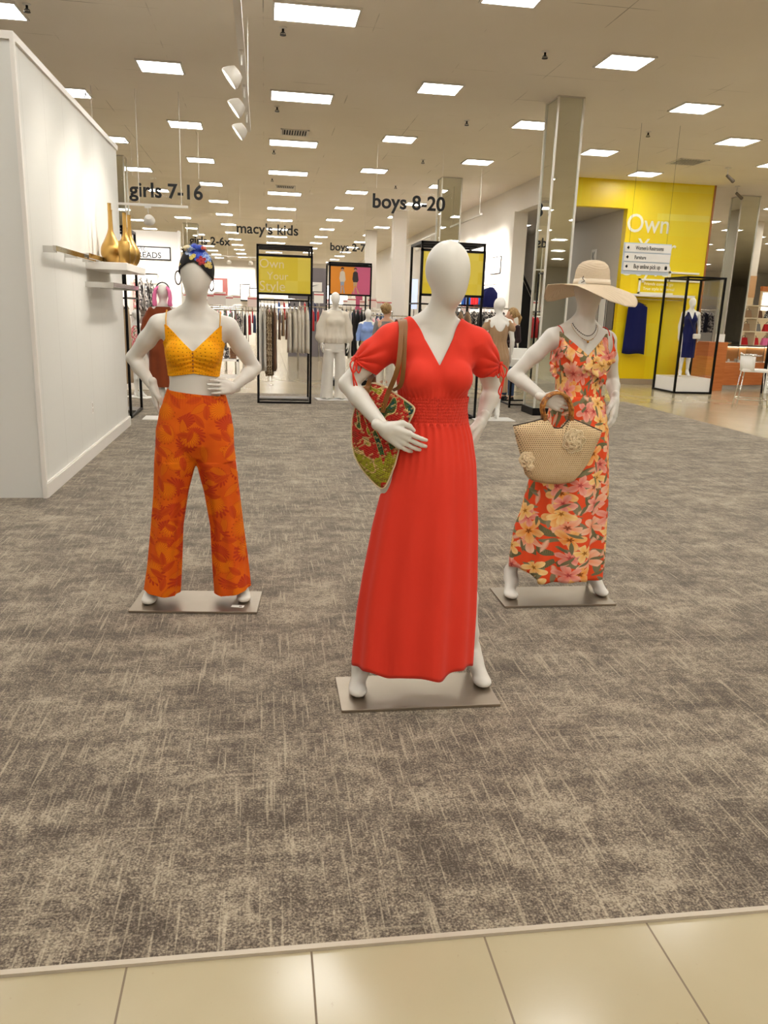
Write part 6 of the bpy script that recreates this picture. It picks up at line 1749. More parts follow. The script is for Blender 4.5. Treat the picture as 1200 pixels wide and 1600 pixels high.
# feature wall with brand board seen left of the yellow sign
struct('wall_feature', box(-2.75, -0.35, 33.0, 33.2, 0, 3.0), M['white_wall'])
b1 = thing('brand_board', 'white lit brand board in a red-brown surround left of the yellow sign', 'sign', (-2.05, 32.9, 1.75))
obj('surround', box(-0.2, 0.62, 0.0, 0.09, -0.1, 0.8), plain('redbrown_mat', (112, 56, 50), 0.5), b1)
obj('board', box(-0.2, 0.42, -0.03, 0.0, -0.02, 0.72), M['white_gloss'], b1)
flat_text(b1, 'denim', -0.06, 0.28, 0.32, 'letter', y=-0.034, ext=0.001)
for i, (x, z, w_, h) in enumerate(((-0.75, 2.05, 0.36, 0.60), (-0.42, 1.98, 0.32, 0.46))):
    t = thing('framed_print', 'leaning white framed print %s' % ('with dark script, left of the pair' if i == 0 else 'nearly blank, right of the pair'), 'picture', (x, 32.84, z), 0)
    obj('frame', bars([((-w_ / 2, 0, -h / 2), (w_ / 2, 0, -h / 2)), ((-w_ / 2, 0, h / 2), (w_ / 2, 0, h / 2)), ((-w_ / 2, 0, -h / 2), (-w_ / 2, 0, h / 2)), ((w_ / 2, 0, -h / 2), (w_ / 2, 0, h / 2))], 0.025), M['black_metal'], t)
    obj('print', box(-w_ / 2, w_ / 2, -0.004, 0.004, -h / 2, h / 2), M['white_gloss'], t)
    if i == 0: obj('drawn_mark', join(tube([(-0.05, -0.008, 0.10), (-0.05, -0.008, -0.08), (-0.09, -0.008, -0.10)], 0.005, 5), tube([(0.0, -0.008, 0.12), (0.0, -0.008, -0.06), (0.05, -0.008, -0.10)], 0.005, 5), tube([(0.04, -0.008, 0.06), (0.01, -0.008, 0.0)], 0.005, 5)), M['letter'], t)
pl2 = thing('wall_shelf', 'white shelf carrying the framed prints left of the yellow sign', 'shelf', (-0.95, 33.0, 1.70))
obj('shelf_board', box(0, 0.8, -0.35, 0, 0, 0.05), M['white_gloss'], pl2); obj('shelf_edge', box(0, 0.8, -0.36, -0.35, 0, 0.05), M['black_metal'], pl2)
# grey partition with a sign
struct('wall_sport', box(0.75, 1.95, 26.0, 26.15, 0, 2.75), plain('slate_wall_mat', (118, 112, 116), 0.6))
sw = thing('logo_sign', 'white sign with a curved black tick mark between the two black frames', 'sign', (1.45, 25.98, 2.18))
obj('board', box(-0.36, 0.36, -0.02, 0, -0.14, 0.14), M['white_gloss'], sw)
obj('tick_mark', ([(-0.20, -0.024, 0.02), (-0.16, -0.024, -0.045), (-0.10, -0.024, -0.05), (0.28, -0.024, 0.075), (-0.09, -0.024, -0.012), (-0.15, -0.024, -0.012)], [(0, 1, 5), (1, 2, 4, 5), (2, 3, 4)]), M['letter'], sw)
# banner pair and screens in the far boys area
bn = thing('banner_stand', 'tall pink banner stand far back between the column and poster', 'banner', (4.15, 36.0, 0))
obj('banner', box(-0.16, 0.16, -0.01, 0.01, 0.9, 2.75), plain('magenta_banner_mat', (190, 84, 120), 0.5), bn); obj('stand', join(box(-0.2, 0.2, -0.2, 0.2, 0, 0.03), tube([(0, 0.02, 0.03), (0, 0.02, 0.9)], 0.02, 6)), M['black_metal'], bn)
b2 = thing('banner_stand', 'narrow light blue backlit banner beside the broad white column', 'banner', (4.62, 25.0, 0))
obj('banner', box(-0.09, 0.09, -0.01, 0.01, 1.6, 2.5), emit('blue_banner_mat', (130, 170, 226), 0.9), b2); obj('stand', join(box(-0.16, 0.16, -0.16, 0.16, 0, 0.03), tube([(0, 0.02, 0.03), (0, 0.02, 1.6)], 0.014, 6)), M['chrome'], b2)
lb = thing('backlit_wall_panel', 'large glowing white wall panel far back right of the poster', 'light panel', (4.7, 57.35, 0))
obj('panel', box(-1.0, 1.1, -0.05, 0, 1.8, 3.1), emit('lit_panel_mat', (255, 250, 240), 2.2), lb); obj('panel_frame', box(-1.05, 1.15, -0.04, 0, 1.7, 3.2), M['grey_wall'], lb)

# ================================================================== white display table and low furniture
def display_table(x, y, w_, d_, H, label, frame='black_metal', slab=0.05, top='white_gloss'):
    t = thing('display_table', label, 'table', (x, y, 0.006))
    obj('table_top', box(0, w_, 0, d_, H - slab, H), M[top], t)
    b = 0.03
    for q in ((b, b), (w_ - b, b), (w_ - b, d_ - b), (b, d_ - b)):
        obj('leg', box(q[0] - b / 2, q[0] + b / 2, q[1] - b / 2, q[1] + b / 2, 0, H - slab), M[frame], t)
    obj('stretcher', bars([((b, b, 0.05), (w_ - b, b, 0.05)), ((b, d_ - b, 0.05), (w_ - b, d_ - b, 0.05)), ((b, b, 0.05), (b, d_ - b, 0.05))], 0.025), M[frame], t)
    return t
display_table(4.02, 12.75, 1.15, 0.75, 0.80, 'white display table on thin black legs behind the tan-dressed mannequin', slab=0.12)
rs_ = thing('display_riser', 'white block riser on the display table left of the dark-topped shopper', 'riser', (4.12, 13.05, 0.806))
bevel(obj('riser_block', box(0, 0.62, 0, 0.30, 0, 0.16), M['white_gloss'], rs_), 0.004)
display_table(4.68, 12.2, 0.7, 0.5, 0.62, 'low white table tucked beside the mirrored column', slab=0.05)
tb = thing('display_shelf', 'white open display shelf under the far elbow of the cropped top mannequin', 'shelf', (-0.98, 15.2, 0))
obj('top', box(0, 0.5, 0, 0.5, 0.86, 0.90), M['white_gloss'], tb)
for q in ((0.02, 0.02), (0.48, 0.02), (0.48, 0.48), (0.02, 0.48)): obj('leg', box(q[0] - 0.02, q[0] + 0.02, q[1] - 0.02, q[1] + 0.02, 0, 0.86), M['white_gloss'], tb)
obj('shelf', join(box(0, 0.5, 0, 0.5, 0.18, 0.22), box(0, 0.5, 0, 0.5, 0.50, 0.54)), M['white_gloss'], tb)
for i in range(3):
    o = obj('folded_stack', join(*[cbox((0, 0, 0.025 + 0.05 * j), (0.13, 0.3, 0.045)) for j in range(4)]), FM[('black', 'mono', 'brown')[i]], loc=(-0.98 + 0.1 + 0.15 * i, 15.45, 0.54)); bevel(o, 0.01)
    tag(o, ['black', 'grey patterned', 'brown'][i] + ' folded clothes on the white open shelf', 'clothes', 'folded clothes on the white open shelf')
# shoes on the low plinth near the poster frame
pk = thing('shoe_plinth', 'low black plinth with shoes at the foot of the poster frame', 'plinth', (1.36, 16.1, 0))
obj('plinth_block', box(0, 0.85, 0, 0.5, 0, 0.12), M['black_metal'], pk)
def shoe(x, y, z, rz, mt, label):
    s_ = thing('shoe', label, 'shoe', (x, y, z), rz, 'pale shoes on the low black plinth')
    F = Field((-0.06, -0.17, -0.005), (0.06, 0.15, 0.13), 0.008)
    F.capsule((0, 0.08, 0.045), (0, -0.03, 0.04), 0.038, 0.036, 0.02); F.capsule((0, -0.03, 0.038), (0, -0.11, 0.028), 0.036, 0.026, 0.02); F.capsule((0, 0.085, 0.05), (0, 0.075, 0.085), 0.030, 0.030, 0.02)
    obj('upper', mesh_of(F, 1), mt, s_, smooth=True); obj('sole', poly_slab([(0.036, 0.11), (0, 0.13), (-0.036, 0.11), (-0.034, -0.08), (-0.02, -0.14), (0.02, -0.14), (0.034, -0.08)][::-1], 0.0, 0.02), M['white_matte'], s_)
    return s_
sh0 = shoe(1.5, 16.3, 0.12, 0.5, FM['offwhite'], 'pale shoe on the black plinth, by the white-dressed mannequin')
for i, (x, y, r) in enumerate(((1.64, 16.25, -0.3), (1.82, 16.35, 0.8), (1.98, 16.25, 0.1))): copy_tree(sh0, loc=(x, y, 0.12), rz=r, label='pale shoe on the black plinth beside the poster frame')

# ================================================================== standing figures in the background
def bg_pose(spread=0.09):
    p = Pose(); p.torso = torso(0.0); p.bx = 0; p.nx = 0; p.hx = 0; p.head_yaw = 0
    p.shL = (-0.165, 0.01, 1.392); p.shR = (0.165, 0.01, 1.392)
    p.elL = (-0.215, 0.03, 1.15); p.elR = (0.215, 0.03, 1.15); p.wrL = (-0.225, -0.03, 0.93); p.wrR = (0.225, -0.03, 0.93)
    p.knL = (-spread, 0.0, 0.49); p.knR = (spread, 0.0, 0.49); p.anL = (-spread - 0.01, 0.04, 0.115); p.anR = (spread + 0.01, 0.04, 0.115)
    return p
def bg_hands(p, T, mt):
    obj('hand', hand_mesh(p.wrL, (0.02, -0.12, -1), (0.25, -1, 0), [0.18] * 4, 0.3, h=0.005), mt, T, smooth=True)
    obj('hand', hand_flip(p.wrR, (-0.02, -0.12, -1), (-0.25, -1, 0), [0.18] * 4, 0.3, h=0.005), mt, T, smooth=True)
def figure(name, label, x, y, rz, s, p, mt, cat='mannequin', z=0.006, plate=True):
    T = thing(name, label, cat, (x, y, z), rz); T.scale = (s, s, s)
    if plate: bevel(obj('base_plate', box(-0.3, 0.3, -0.18, 0.18, 0.0, 0.012), M['white_gloss'], T), 0.002)
    obj('body', mesh_of(body_field(p, 0.010), 1), mt, T, smooth=True)
    bg_hands(p, T, mt)
    return T
def cl_stack(T, name, secs, mat, h=0.0065, regs=(), k=0.02, extra=None, label=None, disp=None):
    S = np.array(secs); m = S[:, 3:5].max() + 0.03
    F = Field((S[:, 1].min() - m - 0.14, S[:, 2].min() - m, S[:, 0].min() - 0.03), (S[:, 1].max() + m + 0.14, S[:, 2].max() + m, S[:, 0].max() + 0.06), h)
    F.stack(secs, k)
    if extra: extra(F)
    if S[:, 0].max() > 1.3:
        for q in (-1, 1):
            F.ellipsoid((q * 0.066, -0.062, 1.268), (0.071, 0.067, 0.071), 0.05)
            if S[:, 0].min() < 0.95: F.ellipsoid((q * 0.07, 0.075, 0.895), (0.09, 0.075, 0.09), 0.05)
    P, Q = mesh_of(F, 1); P, Q = clip(P, Q, list(regs))
    if disp: P = disp(P)
    o = obj(name, (P, Q), mat, T, smooth=True, uv=cyl_uv(P)); solid(o, 0.003)
    if label: o['label'] = label
    return o
def folds(n, amp, z0):
    def d(P):
        P = P.copy(); a = np.arctan2(P[:, 0], -P[:, 1]); w_ = np.clip((z0 - P[:, 2]) / 0.3, 0, 1)
        q = amp * np.sin(n * a) * w_; P[:, 0] += np.sin(a) * q; P[:, 1] -= np.cos(a) * q; return P
    return d

# white outfit
pw = bg_pose(0.10)
TW = figure('mannequin', 'white mannequin in an off-white blouse and wide trousers between the black frames', 1.17, 13.55, radians(8), 1.02, pw, M['mannequin_white'])
def slv(F):
    for s in (-1, 1): F.chain([(s * 0.165, 0.01, 1.385), (s * 0.225, 0.03, 1.2), (s * 0.235, 0.01, 1.02), (s * 0.232, -0.02, 0.955)], [0.062, 0.075, 0.082, 0.045], 0.03)
cl_stack(TW, 'blouse', [(0.93, 0, 0, 0.175, 0.13), (1.0, 0, 0, 0.185, 0.14), (1.1, 0, 0, 0.165, 0.12), (1.2, 0, 0, 0.155, 0.115), (1.3, 0, 0, 0.16, 0.12), (1.40, 0, 0.01, 0.145, 0.09), (1.45, 0, 0.01, 0.09, 0.065)], FM['offwhite'], regs=[lambda P: P[:, 2] - 1.462 - 0.0 * P[:, 0], lambda P: 0.925 - P[:, 2]], extra=slv, label='loose off-white wrap blouse with full sleeves', disp=folds(11, 0.006, 1.3))
cl_stack(TW, 'trousers', [(1.05, 0, 0, 0.14, 0.10), (0.9, 0, 0.01, 0.175, 0.125), (0.78, 0, 0.01, 0.18, 0.12)], FM['offwhite'], regs=[lambda P: 0.035 - P[:, 2]],
         extra=lambda F: [F.stack([(0.8, s * 0.09, 0.01, 0.086, 0.115), (0.5, s * 0.108, 0.01, 0.092, 0.11), (0.04, s * 0.125, 0.01, 0.108, 0.12)], 0.01) for s in (-1, 1)]) if False else None
F = Field((-0.28, -0.17, 0.0), (0.28, 0.18, 1.12), 0.009)
F.stack([(1.05, 0, 0, 0.14, 0.10), (0.9, 0, 0.01, 0.175, 0.125), (0.78, 0, 0.01, 0.18, 0.12)], 0.0)
for s in (-1, 1): F.stack([(0.82, s * 0.09, 0.01, 0.086, 0.115), (0.5, s * 0.108, 0.01, 0.090, 0.11), (0.0, s * 0.125, 0.01, 0.108, 0.12)], 0.008)
P, Q = mesh_of(F, 1); P, Q = clip(P, Q, [lambda P: 0.035 - P[:, 2]])
for o in [o for o in TW.children if o.name.startswith('trousers')]: bpy.data.objects.remove(o)
solid(obj('trousers', (P, Q), FM['white'], TW, smooth=True, uv=cyl_uv(P)), 0.003)

# tan dress seen from behind
pt_ = bg_pose(0.05); pt_.head_yaw = 0.4
TT = figure('mannequin', 'white mannequin seen from behind in a tan midi dress', 3.32, 11.25, radians(180), 1.0, pt_, M['mannequin_white'])
def caps_(F):
    for s in (-1, 1): F.chain([(s * 0.150, 0.01, 1.395), (s * 0.195, 0.02, 1.31)], [0.052, 0.056], 0.03)
def g_scoop(P):   # low scooped back (local +y is the back)
    back = P[:, 1] > 0.0; r = np.sqrt((P[:, 0] / 0.095) ** 2 + ((P[:, 2] - 1.44) / np.where(back, 0.17, 0.07)) ** 2)
    return np.maximum((1.0 - r) * 0.1, P[:, 2] - 1.43)
cl_stack(TT, 'dress', [(0.40, 0, 0.01, 0.19, 0.15), (0.6, 0, 0.01, 0.185, 0.145), (0.85, 0, 0.01, 0.19, 0.14), (1.0, 0, 0.01, 0.17, 0.12), (1.13, 0, 0, 0.130, 0.098), (1.25, 0, 0, 0.148, 0.112), (1.36, 0, 0.01, 0.145, 0.09), (1.43, 0, 0.01, 0.10, 0.065)], FM['tan'], regs=[g_scoop, lambda P: 0.41 - P[:, 2]], extra=caps_, label='tan gathered midi dress with a scooped back', disp=folds(17, 0.006, 1.36))

# navy dress in the glass case
case = thing('display_case', 'tall glass display case with black frame in front of the yellow wall', 'display case', (8.70, 15.95, 0.0), 0)
cw, cdp, ch = 0.84, 0.95, 2.42
for (cx, cy) in ((0, 0), (cw, 0), (cw, cdp), (0, cdp)): obj('post', box(cx - 0.02, cx + 0.02, cy - 0.02, cy + 0.02, 0, ch), M['black_metal'], case)
cc = [(0, 0), (cw, 0), (cw, cdp), (0, cdp)]
obj('top_frame', bars([((*cc[i], ch - 0.02), (*cc[(i + 1) % 4], ch - 0.02)) for i in range(4)], 0.04), M['black_metal'], case)
obj('bottom_frame', bars([((*cc[i], 0.02), (*cc[(i + 1) % 4], 0.02)) for i in range(4)], 0.04), M['black_metal'], case)
obj('plinth', box(0.021, cw - 0.021, 0.021, cdp - 0.021, 0.005, 0.33), M['white_gloss'], case)
for q in (box(0.02, cw - 0.02, -0.003, 0.003, 0.34, ch - 0.04), box(cw - 0.003, cw + 0.003, 0.02, cdp - 0.02, 0.34, ch - 0.04), box(-0.003, 0.003, 0.02, cdp - 0.02, 0.34, ch - 0.04)):
    obj('glass_pane', q, M['glass'], case)
pn = bg_pose(0.07)
TN = figure('mannequin', 'white mannequin in a navy v neck dress inside the glass case', 9.12, 16.40, radians(-10), 0.96, pn, M['mannequin_white'], z=0.332, plate=False)
def g_v(P):
    return np.maximum(P[:, 2] - (1.27 + np.abs(P[:, 0]) * 2.6) - 0.12 * (P[:, 1] > 0), np.abs(P[:, 0]) - 0.150)
cl_stack(TN, 'dress', [(0.42, 0, 0.01, 0.235, 0.17), (0.60, 0, 0.01, 0.225, 0.165), (0.85, 0, 0.01, 0.20, 0.145), (1.0, 0, 0.01, 0.165, 0.12), (1.13, 0, 0, 0.126, 0.094), (1.25, 0, 0, 0.142, 0.110), (1.36, 0, 0.01, 0.142, 0.088), (1.43, 0, 0.01, 0.10, 0.062)], FM['navy'], regs=[g_v, lambda P: 0.43 - P[:, 2]], label='navy sleeveless knee-length dress', disp=folds(13, 0.006, 1.1))
xb = thing('crossbody_bag', 'small white crossbody bag worn over the navy dress in the case', 'bag', (9.20, 16.20, 1.20))
bevel(obj('bag_body', box(-0.085, 0.085, -0.03, 0.03, -0.05, 0.055), FM['white'], xb), 0.02)
obj('bag_strap', tube(catmull([(-0.06, 0.0, 0.06), (-0.12, 0.02, 0.22), (-0.19, 0.11, 0.43), (-0.20, 0.20, 0.46), (-0.16, 0.3, 0.36)], 5), 0.006, 6), M['leather_edge'], xb)

# navy dress hanging under the shelf
nd = proto('hanging_navy_dress', FM['navy'], 1.24, 0.44, 0.05, 41, waves=2, flare=1.22, shoulder=0.06)
nd.name = 'hanging_dress'
hang(nd, 8.62, 17.93, 1.965, radians(90 - 8), 'sleeveless navy dress hanging against the yellow wall under the shelf', 'dress', 'x'); del nd['group']

# brown dress with pink hair piece, seen from behind
pb = bg_pose(0.06)
TB = figure('mannequin', 'white mannequin seen from behind in a rust brown dress left of the cropped top', -1.30, 10.9, radians(180), 1.0, pb, M['mannequin_white'])
def slb(F):
    for s in (-1, 1): F.chain([(s * 0.15, 0.01, 1.39), (s * 0.20, 0.02, 1.27), (s * 0.225, 0.03, 1.16)], [0.060, 0.066, 0.070], 0.03)
cl_stack(TB, 'dress', [(0.42, 0, 0.01, 0.215, 0.16), (0.8, 0, 0.01, 0.205, 0.15), (1.1, 0, 0, 0.18, 0.13), (1.3, 0, 0, 0.165, 0.12), (1.40, 0, 0.01, 0.150, 0.09), (1.455, 0, 0.01, 0.10, 0.065)], FM['rust'], regs=[lambda P: P[:, 2] - 1.468, lambda P: 0.43 - P[:, 2]], extra=slb, label='loose rust brown dress', disp=folds(7, 0.008, 1.2))
rng = random.Random(5)
parts = []
for s in (-1, 1):
    for k in range(7):
        x = s * (0.055 + 0.012 * k % 0.04); y = 0.03 + 0.012 * k
        parts.append(tube(catmull([(s * 0.05, 0.02, 1.70), (s * 0.085, y - 0.02, 1.66), (s * (0.092 + 0.01 * rng.random()), y, 1.58), (s * (0.085 + 0.02 * rng.random()), y + 0.02, 1.51), (s * (0.09 + 0.02 * rng.random()), y + 0.01, 1.47)], 4), 0.019, 6))
obj('pink_headpiece', join(*parts), FM['hotpink'], TB, smooth=True)['label'] = 'curly pink headpiece framing the head'
obj('headband', tube([(0.088 * cos(a), 0.01, 1.655 + 0.105 * sin(a)) for a in [pi * k / 12 for k in range(13)]], 0.008, 6), M['black_matte'], TB)
# small girls mannequins
pg = bg_pose(0.05)
TG = figure('mannequin', 'child-sized mannequin in a pink floral top beside the far left frame', -2.02, 13.4, radians(150), 0.80, pg, M['mannequin_white'])
cl_stack(TG, 'top', [(0.98, 0, 0, 0.19, 0.14), (1.13, 0, 0, 0.155, 0.115), (1.25, 0, 0, 0.145, 0.112), (1.36, 0, 0.01, 0.14, 0.088), (1.43, 0, 0.01, 0.10, 0.062)], FM['pinkfloral'], regs=[lambda P: P[:, 2] - 1.45, lambda P: 0.98 - P[:, 2]])
# kid in blue shirt
pk_ = bg_pose(0.05)
TK = figure('mannequin', 'child-sized mannequin in a light blue shirt and khaki trousers by the poster', 2.07, 16.25, radians(-5), 0.88, pk_, M['mannequin_white'])
def slk(F):
    for s in (-1, 1): F.chain([(s * 0.16, 0.01, 1.38), (s * 0.215, 0.03, 1.16), (s * 0.225, -0.02, 0.97)], [0.055, 0.052, 0.044], 0.03)
cl_stack(TK, 'shirt', [(1.02, 0, 0, 0.155, 0.12), (1.10, 0, 0, 0.165, 0.125), (1.25, 0, 0, 0.155, 0.115), (1.36, 0, 0.01, 0.15, 0.09), (1.45, 0, 0.01, 0.09, 0.065)], FM['lightblue'], regs=[lambda P: P[:, 2] - 1.468, lambda P: 1.02 - P[:, 2]], extra=slk, label='light blue button shirt', disp=folds(9, 0.005, 1.25))
F = Field((-0.28, -0.17, 0.0), (0.28, 0.18, 1.12), 0.009)
F.stack([(1.05, 0, 0, 0.145, 0.10), (0.9, 0, 0.01, 0.18, 0.125), (0.78, 0, 0.01, 0.18, 0.12)], 0.0)
for s in (-1, 1): F.stack([(0.82, s * 0.09, 0.01, 0.086, 0.115), (0.5, s * 0.095, 0.01, 0.075, 0.09), (0.1, s * 0.09, 0.01, 0.066, 0.08)], 0.01)
P, Q = mesh_of(F, 1); P, Q = clip(P, Q, [lambda P: 0.12 - P[:, 2]])
solid(obj('trousers', (P, Q), FM['khaki'], TK, smooth=True, uv=cyl_uv(P)), 0.003)

# ------------------------------------------------------------------ two shoppers
SKIN = plain('skin_mat', (214, 164, 136), 0.55, var=0.05)
HAIR = N('blonde_hair_mat'); hs = HAIR.sep(HAIR.coord('Object'))
HAIR.set(HAIR.ramp(HAIR.noise(HAIR.comb(HAIR.math('MULTIPLY', hs[0], 90.0), HAIR.math('MULTIPLY', hs[1], 90.0), HAIR.math('MULTIPLY', hs[2], 9.0)), 1.0, 3.0), [(0.3, lin((112, 78, 44))), (0.7, lin((196, 160, 104)))]), 0.6)
def person(label, x, y, rz, s, p, top, legs, topname, legname, sleeve=0.95, hair='bun', z=0.0):
    T = thing('person', label, 'person', (x, y, z), rz); T.scale = (s, s, s)
    F = body_field(p, 0.008)
    hx, yw_ = p.hx, p.head_yaw
    f_ = Vector((sin(yw_), -cos(yw_), 0)); sd = Vector((cos(yw_), sin(yw_), 0)); c = Vector((hx, 0, 1.62))
    F.capsule(c + f_ * 0.092 + Vector((0, 0, 0.012)), c + f_ * 0.112 + Vector((0, 0, -0.022)), 0.009, 0.013, 0.012)      # nose
    F.capsule(c + f_ * 0.088 + sd * 0.018 + Vector((0, 0, -0.052)), c + f_ * 0.088 - sd * 0.018 + Vector((0, 0, -0.052)), 0.008, 0.008, 0.01)   # lips
    F.ellipsoid(tuple(c + f_ * 0.075 + Vector((0, 0, -0.088))), (0.024, 0.022, 0.02), 0.02)
    for q in (-1, 1): F.ellipsoid(tuple(c + sd * (0.080 * q)), (0.010, 0.018, 0.030), 0.01, yw_)
    obj('body', mesh_of(F, 1), SKIN, T, smooth=True)
    obj('eyes', join(*[lathe([(0.0001, -0.007), (0.008, 0), (0.0001, 0.007)], 8, tuple(c + f_ * 0.086 + sd * (0.030 * q) + Vector((0, 0, 0.012)))) for q in (-1, 1)]), M['black_matte'], T)
    bg_hands(p, T, SKIN)
    H = Field((hx - 0.16, -0.2, 1.40), (hx + 0.16, 0.22, 1.82), 0.008)
    H.ellipsoid(tuple(c - f_ * 0.022 + Vector((0, 0, 0.045))), (0.092, 0.108, 0.105), 0.02, yw_)
    if hair == 'bun': H.ellipsoid(tuple(c - f_ * 0.125 + Vector((0, 0, 0.06))), (0.045, 0.045, 0.05), 0.02)
    else:
        H.chain([c - f_ * 0.115 + Vector((0, 0, 0.03)), c - f_ * 0.16 + Vector((0, 0, -0.04)), c - f_ * 0.15 + Vector((0, 0, -0.16))], [0.036, 0.034, 0.016], 0.02)
    P, Q = mesh_of(H, 1)
    fa = np.array(f_); cn = np.array(c)
    P, Q = clip(P, Q, [lambda P: np.minimum((P - cn) @ fa - 0.035, (cn[2] + 0.075) - P[:, 2])])
    solid(obj('hair', (P, Q), HAIR.m, T, smooth=True), 0.004)['label'] = 'blonde hair tied back'
    def sl(F):
        for S, E_, W_ in ((p.shL, p.elL, p.wrL), (p.shR, p.elR, p.wrR)):
            S, E_, W_ = Vector(S), Vector(E_), Vector(W_)
            F.chain([S, E_, E_.lerp(W_, sleeve)], [0.056, 0.046, 0.036], 0.03)
    S_ = [(0.92, 0, 0.01, 0.185, 0.13), (1.02, 0, 0.005, 0.165, 0.12), (1.13, 0, 0, 0.14, 0.105), (1.25, 0, 0, 0.148, 0.118), (1.36, 0, 0.01, 0.148, 0.09), (1.44, 0, 0.01, 0.10, 0.065)]
    F = Field((-0.42, -0.42, 0.85), (0.42, 0.25, 1.52), 0.009); F.stack(S_, 0.02); sl(F)
    for q in (-1, 1):
            F.ellipsoid((q * 0.066, -0.062, 1.268), (0.071, 0.067, 0.071), 0.05)
            F.ellipsoid((q * 0.07, 0.075, 0.895), (0.09, 0.075, 0.09), 0.05)
    P, Q = mesh_of(F, 1); P, Q = clip(P, Q, [lambda P: P[:, 2] - 1.462, lambda P: 0.92 - P[:, 2]]); P = folds(9, 0.005, 1.2)(P)
    solid(obj(topname, (P, Q), top, T, smooth=True, uv=cyl_uv(P)), 0.003)
    F = Field((-0.28, -0.17, 0.0), (0.28, 0.18, 1.05), 0.009)
    F.stack([(0.99, 0, 0, 0.155, 0.11), (0.9, 0, 0.015, 0.178, 0.122), (0.78, 0, 0.015, 0.176, 0.118)], 0.0)
    for q in (-1, 1): F.stack([(0.82, q * 0.088, 0.015, 0.086, 0.112), (0.5, q * 0.092, 0.01, 0.068, 0.078), (0.1, q * 0.092, 0.03, 0.055, 0.062)], 0.01)
    P, Q = mesh_of(F, 1); P, Q = clip(P, Q, [lambda P: 0.10 - P[:, 2]])
    solid(obj(legname, (P, Q), legs, T, smooth=True, uv=cyl_uv(P)), 0.003)
    for q, A in ((-1, p.anL), (1, p.anR)):
        F = Field((A[0] - 0.08, A[1] - 0.22, -0.01), (A[0] + 0.08, A[1] + 0.12, 0.16), 0.008)
        F.capsule((A[0], A[1] + 0.02, 0.045), (A[0], A[1] - 0.04, 0.045), 0.045, 0.044, 0.02); F.capsule((A[0], A[1] - 0.04, 0.04), (A[0], A[1] - 0.14, 0.032), 0.040, 0.032, 0.02)
        obj('shoe', mesh_of(F, 1), M['black_matte'], T, smooth=True)
    return T
p1 = bg_pose(0.08); p1.head_yaw = radians(-25)
person('person with blonde hair pinned up, seen from behind beside the red sleeve', 2.02, 13.4, radians(160), 0.93, p1, FM['grey'], FM['offwhite'], 'blouse', 'trousers')
p2 = bg_pose(0.08); p2.head_yaw = radians(-50)
p2.elL = (-0.215, 0.00, 1.16); p2.wrL = (-0.10, -0.20, 1.12); p2.elR = (0.215, 0.00, 1.16); p2.wrR = (0.08, -0.21, 1.10)
person('person with a blonde ponytail in a dark top and jeans, looking down at their hands', 4.35, 13.95, radians(-60), 0.93, p2, C_('dark_plum_mat', (44, 26, 28)), FM['denim'], 'sweater', 'jeans', hair='pony')

# ================================================================== jewellery counter, stool and far right
jc = thing('jewellery_counter', 'orange wood jewellery counter with glass case right of the display case', 'counter', (9.75, 16.95, 0.0), radians(14))
obj('end_panel', box(0, 0.55, -0.25, 0.30, 0.0, 1.08), M['wood'], jc)
obj('front_panel', box(0.55, 2.9, 0.0, 0.04, 0.10, 0.62), M['wood'], jc)
obj('case_floor', box(0.55, 2.9, 0.04, 0.62, 0.58, 0.62), M['white_gloss'], jc)
obj('back_panel', box(0.55, 2.9, 0.58, 0.62, 0.0, 1.0), m_wood('light_wood_mat', (222, 160, 100), (236, 180, 120)), jc)
obj('toe_kick', box(0.60, 2.9, 0.10, 0.55, 0.0, 0.10), M['white_matte'], jc)
obj('case_divider', join(box(1.20, 1.215, 0.05, 0.58, 0.62, 0.98), box(2.0, 2.02, 0.05, 0.58, 0.62, 0.98)), M['chrome'], jc)
obj('case_glass', box(0.56, 2.9, 0.0, 0.008, 0.62, 0.98), M['glass'], jc)
obj('counter_top', box(0.0, 2.9, -0.01, 0.62, 0.98, 1.01) if False else box(0.55, 2.9, -0.01, 0.62, 0.98, 1.01), M['chrome'], jc)
obj('corner_post', box(2.86, 2.90, -0.02, 0.02, 0.0, 1.0), M['black_metal'], jc)
cr, sr = cos(radians(14)), sin(radians(14))
def jp(x, y): return 9.75 + x * cr - y * sr, 16.95 + x * sr + y * cr
obj('case_fill_strip', box(0.57, 2.88, 0.54, 0.56, 0.955, 0.975), emit('case_fill_mat', (255, 244, 224), 9.0), jc)  # added glowing strip, no real fitting, brightens the dark case interior
rng = random.Random(8)
for i in range(12):
    a, b = jp(0.75 + 0.16 * i, 0.18 + 0.2 * (i % 2))
    hgt = rng.choice([0.03, 0.05, 0.10])
    o = obj('jewellery_stand', lathe([(0.05, 0), (0.05, 0.008), (0.02, 0.012), (0.028, hgt), (0.02, hgt + 0.02), (0.0001, hgt + 0.025)], 12), M['white_gloss'] if i % 3 else M['black_matte'], None, smooth=True, loc=(a, b, 0.62))
    tag(o, '%s jewellery stand inside the glass counter' % ('small white' if i % 3 else 'small black'), 'jewellery stand', ('white' if i % 3 else 'black') + ' jewellery stands in the counter')
a, b = jp(0.80, 0.25)
cdn = thing('counter_card', 'white card sign standing on the jewellery counter', 'sign', (a, b, 1.01), radians(14))
obj('card', box(-0.14, 0.14, 0, 0.01, 0.0, 0.24), M['white_matte'], cdn); obj('print_line', box(-0.09, 0.02, -0.002, 0, 0.05, 0.065), M['letter'], cdn)
